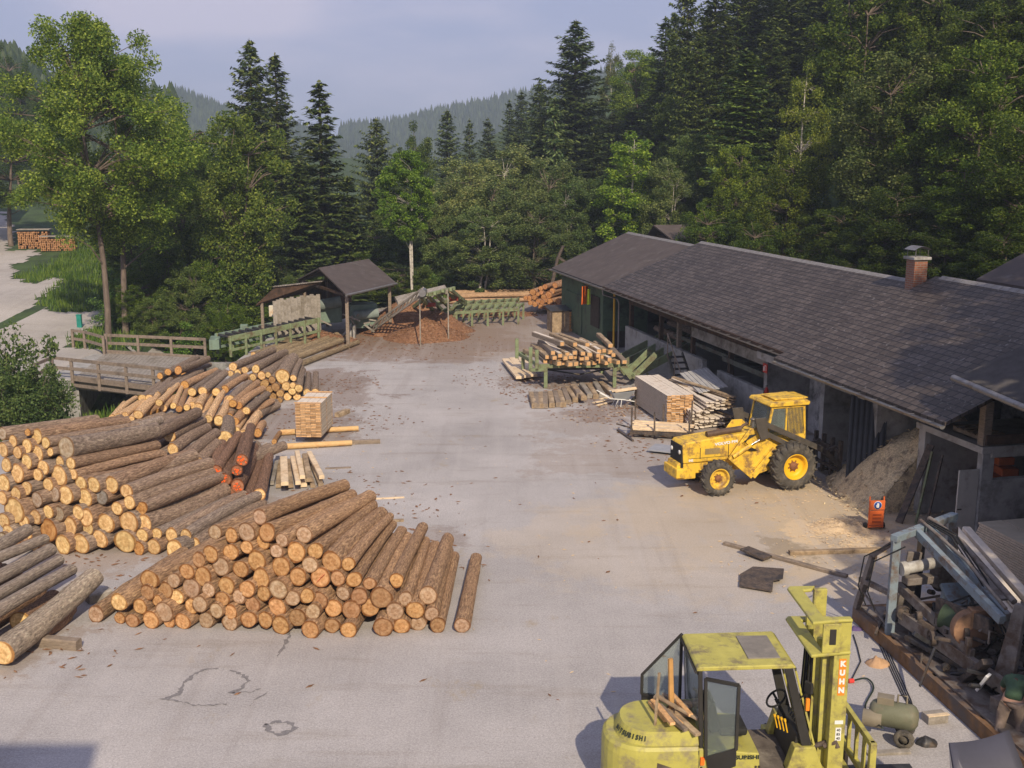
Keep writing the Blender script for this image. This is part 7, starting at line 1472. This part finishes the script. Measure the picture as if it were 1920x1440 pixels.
# stakes: tyres of bark rolls, logs behind tractor nose
# wheelbarrow
wb = thing('wheelbarrow', at(1163, 762), 'grey wheelbarrow holding pale offcuts left of the board block', 'wheelbarrow', radians(10))
b = MB(); lo = [(-.25, -.2, .32), (.3, -.2, .36), (.3, .2, .36), (-.25, .2, .32)]; hi = [(-.42, -.32, .62), (.52, -.3, .68), (.52, .3, .68), (-.42, .32, .62)]
b.add(lo+hi, [(0, 3, 2, 1), (0, 1, 5, 4), (1, 2, 6, 5), (2, 3, 7, 6), (3, 0, 4, 7)]); o = b.build('tray', mat('galvanised_tray', (.34, .36, .38), .5, metal=.3, var=.15), wb, fixn=False); o.modifiers.new('s', 'SOLIDIFY').thickness = .015
b = MB()
for s_ in (-1, 1): b.tube([(.62, s_*.1, .2), (.1, s_*.2, .32), (-.5, s_*.26, .40), (-.95, s_*.3, .66)], .02, 8); b.tube([(-.15, s_*.2, .32), (-.3, s_*.22, 0), (-.05, s_*.22, .0), (.0, s_*.2, .32)], .018, 8)
b.build('frame', M_white, wb)
b = MB(); b.lathe([(-.04, .08), (-.05, .17), (0, .20), (.05, .17), (.04, .08)], (.65, 0, .2), 'Y', 20); b.build('wheel', M_black, wb)
b = MB(); rr = random.Random(5)
for i in range(9): b.beam((-.3+rr.uniform(-.1, .1), -.2+.05*i, .66), (.7+rr.uniform(-.2, .2), -.2+.05*i, .74+rr.uniform(-.05, .08)), .07, .04)
b.build('offcuts', M_pale, wb)
for i, (u1, v1, u2, v2, z) in enumerate([(1112, 755, 1160, 746, .1), (1120, 760, 1150, 752, .06), (1125, 748, 1158, 742, .14)]): piece('offcut', at(u1, v1, z), at(u2, v2, z), .1, .05, M_pale, '%s of three pale offcuts lying left of the wheelbarrow' % ORD[i], 'offcut', 'offcuts by the wheelbarrow')
# orange trolley with the glove sign
ht = thing('tool_trolley', at(1641, 993), 'orange upright trolley with a round blue glove sign, standing alone', 'trolley', radians(4))
M_org = mat('orange_enamel', (.62, .13, .03), .5, var=.12, dirt=(.3, .1, .05), dirtamt=.25)
b = MB()
for s_ in (-1, 1): b.tube([(s_*.2, 0, .06), (s_*.2, .02, .95)], .02, 8)
b.bb(-.2, .2, -.05, -.01, .14, .56); b.box((0, -.03, .72), (.42, .05, .26)); b.bb(-.2, .2, -.06, .2, .08, .12); b.build('frame', M_org, ht, .008)
b = MB()
for i in range(3): b.bb(-.12, .12, -.065, -.05, .22+.1*i, .27+.1*i)
b.build('slats', mat('dark_orange', (.35, .07, .02), .6), ht)
for s_ in (-1, 1): b = MB(); b.lathe([(-.03, .001), (-.03, .09), (.03, .09), (.03, .001)], (s_*.25, .1, .09), 'X', 16); b.build('wheel', M_black, ht)
b = MB(); b.lathe([(0, .001), (0, .115), (-.006, .115), (-.006, .001)], (0, -.057, .72), 'Y', 28); sg = b.build('sign_rim', M_white, ht); b = MB(); b.lathe([(0, .001), (0, .103), (-.006, .103), (-.006, .001)], (0, -.064, .72), 'Y', 28); b.build('blue_disc', mat('signal_blue', (.02, .07, .33), .5), sg)
b = MB(); b.prism([(-.028, -.072, .655), (.028, -.072, .655), (.034, -.072, .73), (.022, -.072, .785), (-.022, -.072, .785), (-.034, -.072, .72), (-.06, -.072, .735), (-.05, -.072, .70)], (0, -.004, 0)); b.build('glove_symbol', M_white, sg)
# compressor tank, cable, rags, small box
cp = thing('compressor', at(1672, 1385), 'olive green compressor tank on small wheels behind the forklift mast', 'compressor', radians(-22))
M_olive = mat('olive_grey_paint', (.145, .15, .10), .6, var=.2, scale=4, dirt=(.2, .17, .12), dirtamt=.35)
b = MB(); b.lathe([(-.42, .001), (-.41, .12), (-.36, .2), (-.3, .23), (.3, .23), (.36, .2), (.41, .12), (.42, .001)], (0, .08, .42), 'X', 28); b.build('tank', M_olive, cp)
b = MB(); b.lathe([(-.16, .001), (-.16, .15), (.16, .15), (.16, .001)], (-.22, .1, .74) if False else (-.35, -.08, .36), 'X', 20); b.box((-.15, .08, .68), (.28, .2, .14)); b.tube([(.05, .1, .66), (.05, .1, .8), (.2, .1, .8), (.2, .1, .66)], .02, 8); b.build('pump_head', mat('tan_grey_motor', (.22, .19, .14), .6, var=.2), cp, .02)
for s_ in (-1, 1):
    b = MB(); b.lathe([(-.045, .09), (-.05, .16), (0, .175), (.05, .16), (.045, .09), (0, .09), (0, .001)], (.2, -.05+s_*.22, .175), 'Y', 22); b.build('wheel', M_tyre, cp)
b = MB(); c_ = at(1600, 1276, .05); pts = [c_, at(1625, 1272, .05), at(1638, 1290, .05), at(1622, 1325, .05), at(1640, 1352, .2), at(1655, 1365, .45)]
P2 = []
for i in range(len(pts)-1):
    for k in range(5):
        t_ = k/5; p0 = pts[max(i-1, 0)]; p1 = pts[i]; p2 = pts[i+1]; p3 = pts[min(i+2, len(pts)-1)]
        P2.append(.5*((2*p1)+(p2-p0)*t_+(2*p0-5*p1+4*p2-p3)*t_*t_+(3*p1-p0-3*p2+p3)*t_**3))
P2.append(pts[-1]); b.tube([p-c_ for p in P2], .017, 8); cbl = b.build('power_cable', mat('green_cable', (.02, .035, .025), .5), loc=c_); tag(cbl, 'dark power cable with a red plug curling to the compressor', 'cable')
b = MB(); b.tube([(-.1, -.02, 0), (.0, 0, 0)], .045, 12); b.build('plug', mat('red_plug', (.7, .05, .04), .4), cbl)
b = MB(); b.tube([at(1600, 1190, .03)-c_, at(1608, 1215, .03)-c_, at(1614, 1240, .03)-c_, at(1598, 1272, .03)-c_], .012, 6); tag(b.build('thin_cable', M_black, loc=c_), 'thin black cable lying beside the forklift mast', 'cable')
o = heap('crumpled_sack', at(1645, 1246), .24, .2, .16, mat('tan_paper', (.45, .28, .16), .8, var=.25), 'crumpled tan paper sack on the ground beside the machine skid', 'sack', 0, 15, 12, kind='thing', rough=.18, powr=.4)
heap('purple_rag', at(1605, 1180), .17, .13, .07, mat('violet_cloth', (.10, .07, .17), .9), 'small violet rag lying left of the machine corner', 'rag', 0, 16, 10, kind='thing', rough=.12, powr=.4)
heap('dark_bag', at(1738, 1395), .2, .15, .15, M_steel, 'small dark bag lying left of the grey hood', 'bag', 0, 18, 10, kind='thing', rough=.1, powr=.4)
bx = thing('wooden_box', at(1752, 1352), 'small wooden box with a yellow top lath beside the machine skid', 'box', .2)
b = MB(); b.bb(-.2, .2, -.12, .12, 0, .16); b.build('box', M_gwood, bx, .01); b = MB(); b.bb(-.21, .21, -.13, -.05, .162, .18); b.build('lath', M_pale, bx)
pz('grey_board', 1625, 1412, 1705, 1408, .03, .14, .04, M_gwood, 'grey board lying on the asphalt right of the load guard', 'board')
pz('grey_board', 1600, 1398, 1640, 1392, .4, .3, .05, M_gwood, 'x', 'board') if False else None
b = MB(); 
for i in range(4): b.tube([at(1640+i*4, 1190, .02)-c_, at(1690+i*6, 1300+i*4, .02)-c_, at(1712, 1335-i*3, .02)-c_], .01, 5)
tag(b.build('wire_bundle', M_black, loc=c_), 'loose black wires trailing along the machine skid', 'wires')
# grey sheet hood close to the camera at the bottom right
hd = thing('ventilation_hood', at(1825, 1420, 0)+Vector((-.1, -.9, 0)), 'smooth grey sheet metal hood cut by the lower picture edge', 'hood', .05); ho = at(1825, 1420, 0)+Vector((-.1, -.9, 0))
b = MB(); k_ = [at(1757, 1386, 2.2)-ho, at(1873, 1366, 2.2)-ho]; dz_ = Vector((0, -1.6, -.0))
L0, R0_ = k_; b.prism([L0, L0+Vector((-.12, -.7, -1.2)), L0+Vector((.5, -.9, -1.2))], (.02, .0, 0)); vs = []
for i in range(9):
    q = i/8; p = L0.lerp(R0_, q); sag = .05*sin(pi*q); vs += [p+Vector((0, 0, -sag)), p+Vector((.12*q+.0, -.35, -.50)), p+Vector((.18*q, -.55, -1.3)), Vector((p.x, p.y-.5, -2.2+2.2))-Vector((0, 0, 0)) if False else p+Vector((.2*q, -.6, -2.2))]
b.add(vs, [(4*i+j, 4*i+4+j, 4*i+5+j, 4*i+1+j) for i in range(8) for j in range(3)], 0, True); o = b.build('hood_skin', mat('grey_blue_sheet', (.085, .085, .11), .5, metal=.2, var=.1, scale=2), hd, fixn=False); o.modifiers.new('s', 'SOLIDIFY').thickness = .03
# ---------------------------------------------------------------- green table with squared logs
tb = thing('sorting_table', Vector((1.45, 47.4, 0)), 'pale green steel table carrying a heap of squared logs', 'table', radians(4)); TB = Vector((1.45, 47.4, 0))
b = MB(); b.bb(-.2, 3.6, -.06, .06, .92, 1.10); b.bb(-.9, 3.6, 3.2, 3.32, .92, 1.10); b.beam((-.2, 0, 1.0), (-.9, 3.3, 1.0), .1, .16); b.beam((3.5, 0, 1.0), (3.5, 3.3, 1.0), .1, .16); b.beam((1.2, 0, 1.02), (1.1, 3.3, 1.02), .1, .12); b.beam((2.4, 0, 1.02), (2.3, 3.3, 1.02), .1, .12); b.build('frame', M_green, tb, .01)
for (x, y) in ((.05, 0), (3.15, 0), (-.7, 3.25), (3.1, 3.25)): b = MB(); b.bb(x-.08, x+.08, y-.07, y+.07, 0, .92); b.build('leg', M_green, tb, .01)
for (x, y, h) in ((-.35, -.02, 1.75), (-.62, .1, 1.85), (-1.0, 3.2, 1.75)): b = MB(); b.bb(x-.08, x+.08, y-.06, y+.06, .8, h); b.build('stop_post', M_green, tb, .01)
b = MB(); b.bb(-.65, .1, -.08, .08, .78, .92); b.build('bracket', M_green, tb, .01)
for y in (-.05, 1.2): b = MB(); b.beam((3.5, y, 1.0), (3.95, y, .45), .1, .3); b.beam((3.95, y, .45), (5.0, y, 1.5), .1, .26); b.build('outfeed_hook', M_green, tb, .01)
b = MB(); b.tube([(.2, .5, .75), (1.6, .3, .55), (3.0, .5, .75)], .04, 6); b.bb(.2, 3.2, 1.4, 1.9, .55, .62); b.build('chain_tray', M_steel, tb)
rr = random.Random(17); Mtb = Matrix.Translation(TB) @ Matrix.Rotation(radians(4), 4, 'Z'); cnt_ = 0
for row, n, x0 in ((0, 14, -.1), (1, 13, .0), (2, 9, .15), (3, 5, .5)):
    for i in range(n):
        x = x0+(i+.5)*(3.75-(.0 if row == 0 else .3+.25*row))/n+rr.uniform(-.03, .03); z = 1.20+.2*row+rr.uniform(-.02, .03); y = -.30+rr.uniform(-.35, .35); a = .22+rr.uniform(-.22, .20); z += rr.uniform(-.03, .09)*row
        p = Mtb @ Vector((x, y, z)); q = Mtb @ Vector((x-3.0*sin(a), y+3.1*cos(a), z+rr.uniform(-.04, .06)))
        top = rr.random() < .3 and row > 0
        o = piece('squared_log', p, q, rr.uniform(.17, .25), rr.uniform(.16, .21), [M_half, M_wood, M_half][rr.randrange(3)], 'squared log, %s from the left in %s layer on the green table' % (ORD[i], ['the bottom', 'the second', 'the third', 'the top'][row]), 'squared log', 'squared logs on the green table')
        d = (q-p); c = (p+q)/2; uz = Vector((0, 0, 1)); sx = d.normalized().cross(uz).normalized()
        b = MB(); e_ = .085; dd = -d/2-d.normalized()*.006; b.add([dd+sx*-e_+uz*-e_, dd+sx*e_-uz*e_, dd+sx*e_+uz*e_*.8, dd-sx*e_+uz*e_*.8], [(0, 1, 2, 3)]); b.build('cut_end', M_sawend, o, fixn=False)
        if top: b = MB(); w1 = .075; b.prism([-d/2-sx*w1+uz*.096, -d/2+sx*w1+uz*.096, d/2+sx*w1+uz*.096, d/2-sx*w1+uz*.096], (0, 0, .008)); b.build('sawn_face', M_sawtop, o)
# squared timbers on the ground in front
GT = [(340,1290,280,1080),(375,1290,350,1080),(430,1290,430,1080),(500,1290,490,1080),(600,1280,560,1050),(700,1270,620,1030),(770,1270,700,1060),(850,1230,750,990),(950,1200,820,1010),(1010,1130,890,900),(1080,1170,840,920),(1170,1140,1040,960),(1260,1150,1140,960),(1350,1120,1220,900),(1520,1120,1400,1010)]
for i, (x1, y1, x2, y2) in enumerate(GT):
    z = .12 if i not in (9, 10) else .28; p, q = at(960+x1/8, 600+y1/8, z), at(960+x2/8, 600+y2/8, z); d = (q-p).normalized()*2.4
    piece('squared_timber', p, p+d, .24, .2, M_gwood if i in (11, 13) else M_wood if i % 2 else M_half, '%ssquared timber, %s from the left in the row before the green table' % ('grey ' if i in (11, 13) else '', ORD[i]), 'timber', 'timbers in front of the green table')
for i, (u1, v1, u2, v2) in enumerate([(975, 708, 948, 674), (988, 706, 962, 672), (1000, 704, 978, 672)]): piece('pale_slab', at(u1, v1, .22), at(u2, v2, .22), .38, .12, M_pale, '%s from the left of three pale slabs behind the green table' % ORD[i], 'slab', 'pale slabs left of the green table')
# ---------------------------------------------------------------- litter: bark scraps and chips around the piles
def litter(name, spots, mt, seed, lo=.03, hi=.12):
    b = MB(); rr = random.Random(seed); V = []; F = []
    for (x, y, r_, n) in spots:
        for k in range(n):
            a = rr.uniform(0, 6.28); q = r_*rr.random()**.7; c = Vector((x+q*cos(a), y+q*sin(a), .012+rr.random()*.012)); s_ = rr.uniform(lo, hi); t_ = rr.uniform(0, 6.28); ax = Vector((cos(t_), sin(t_), rr.uniform(-.06, .06)))*s_; bx = Vector((-sin(t_), cos(t_), rr.uniform(-.1, .1)))*s_*rr.uniform(.15, .5); h = Vector((0, 0, .008+s_*.1))
            i = len(V); V += [c-ax, c+bx, c+ax, c-bx, c+h]; F += [(i, i+1, i+4), (i+1, i+2, i+4), (i+2, i+3, i+4), (i+3, i, i+4)]
    b.add(V, F); tag(b.build(name, mt, fixn=False), kind='stuff')
litter('bark_litter', [(-9.5, 60, 6, 300), (-5, 59, 5, 360), (-9, 48.5, 3, 300), (-8, 41, 4, 300), (-5, 31, 3.5, 156), (-4.5, 28, 3.5, 156), (-11, 27.3, 3.5, 192), (2.5, 47, 3.2, 540), (4.5, 43, 3, 300), (0, 50, 3, 180), (-2.5, 26, 2.5, 54), (0, 72, 7, 300), (-9.5, 21, 1.8, 36), (2, 30, 14, 54), (-1, 45, 9, 48), (-3, 20, 6, 8), (6, 38, 3, 240)], M_barkchip, 3)
litter('wood_litter', [(10.5, 29.5, 4, 500), (8, 26, 3, 150), (9.2, 28, 1.2, 300), (3, 48, 3, 150), (9.5, 32, 3, 200), (-7, 36, 3, 60), (4.5, 42, 2.5, 120), (2, 28, 10, 120)], M_sawd, 4, .02, .07)
# ---------------------------------------------------------------- haze
hz = MB(); hz.bb(-1500, 1500, -80, 3600, -12, 125)
mh = bpy.data.materials.new('haze'); mh.use_nodes = True; nn_ = mh.node_tree.nodes; nn_.remove(nn_['Principled BSDF']); pv = nn_.new('ShaderNodeVolumePrincipled'); pv.inputs['Color'].default_value = (.66, .79, 1, 1); pv.inputs['Density'].default_value = .00055; pv.inputs['Anisotropy'].default_value = .0
mh.node_tree.links.new(pv.outputs[0], nn_['Material Output'].inputs['Volume'])
o = hz.build('haze', mh); tag(o, kind='stuff'); o.display_type = 'WIRE'

# the house the picture is taken from: it stands behind the camera and throws the shadow at the lower left corner
hb = thing('house', (-10, -6.5, 0), 'pale house behind the viewer whose roof throws the shadow at the lower left corner', 'house')
b = MB(); b.bb(-6, 6, -5.5, 5.5, 0, 10.5); b.build('wall', M_white, hb); b = MB(); b.prism([(-6.6, -6.2, 10.4), (-6.6, 6.3, 10.4), (-6.6, 6.3, 12.8), (-6.6, 0, 13.6), (-6.6, -6.2, 12.2)], (13.4, 0, 0)); b.build('roof', M_sheet, hb)
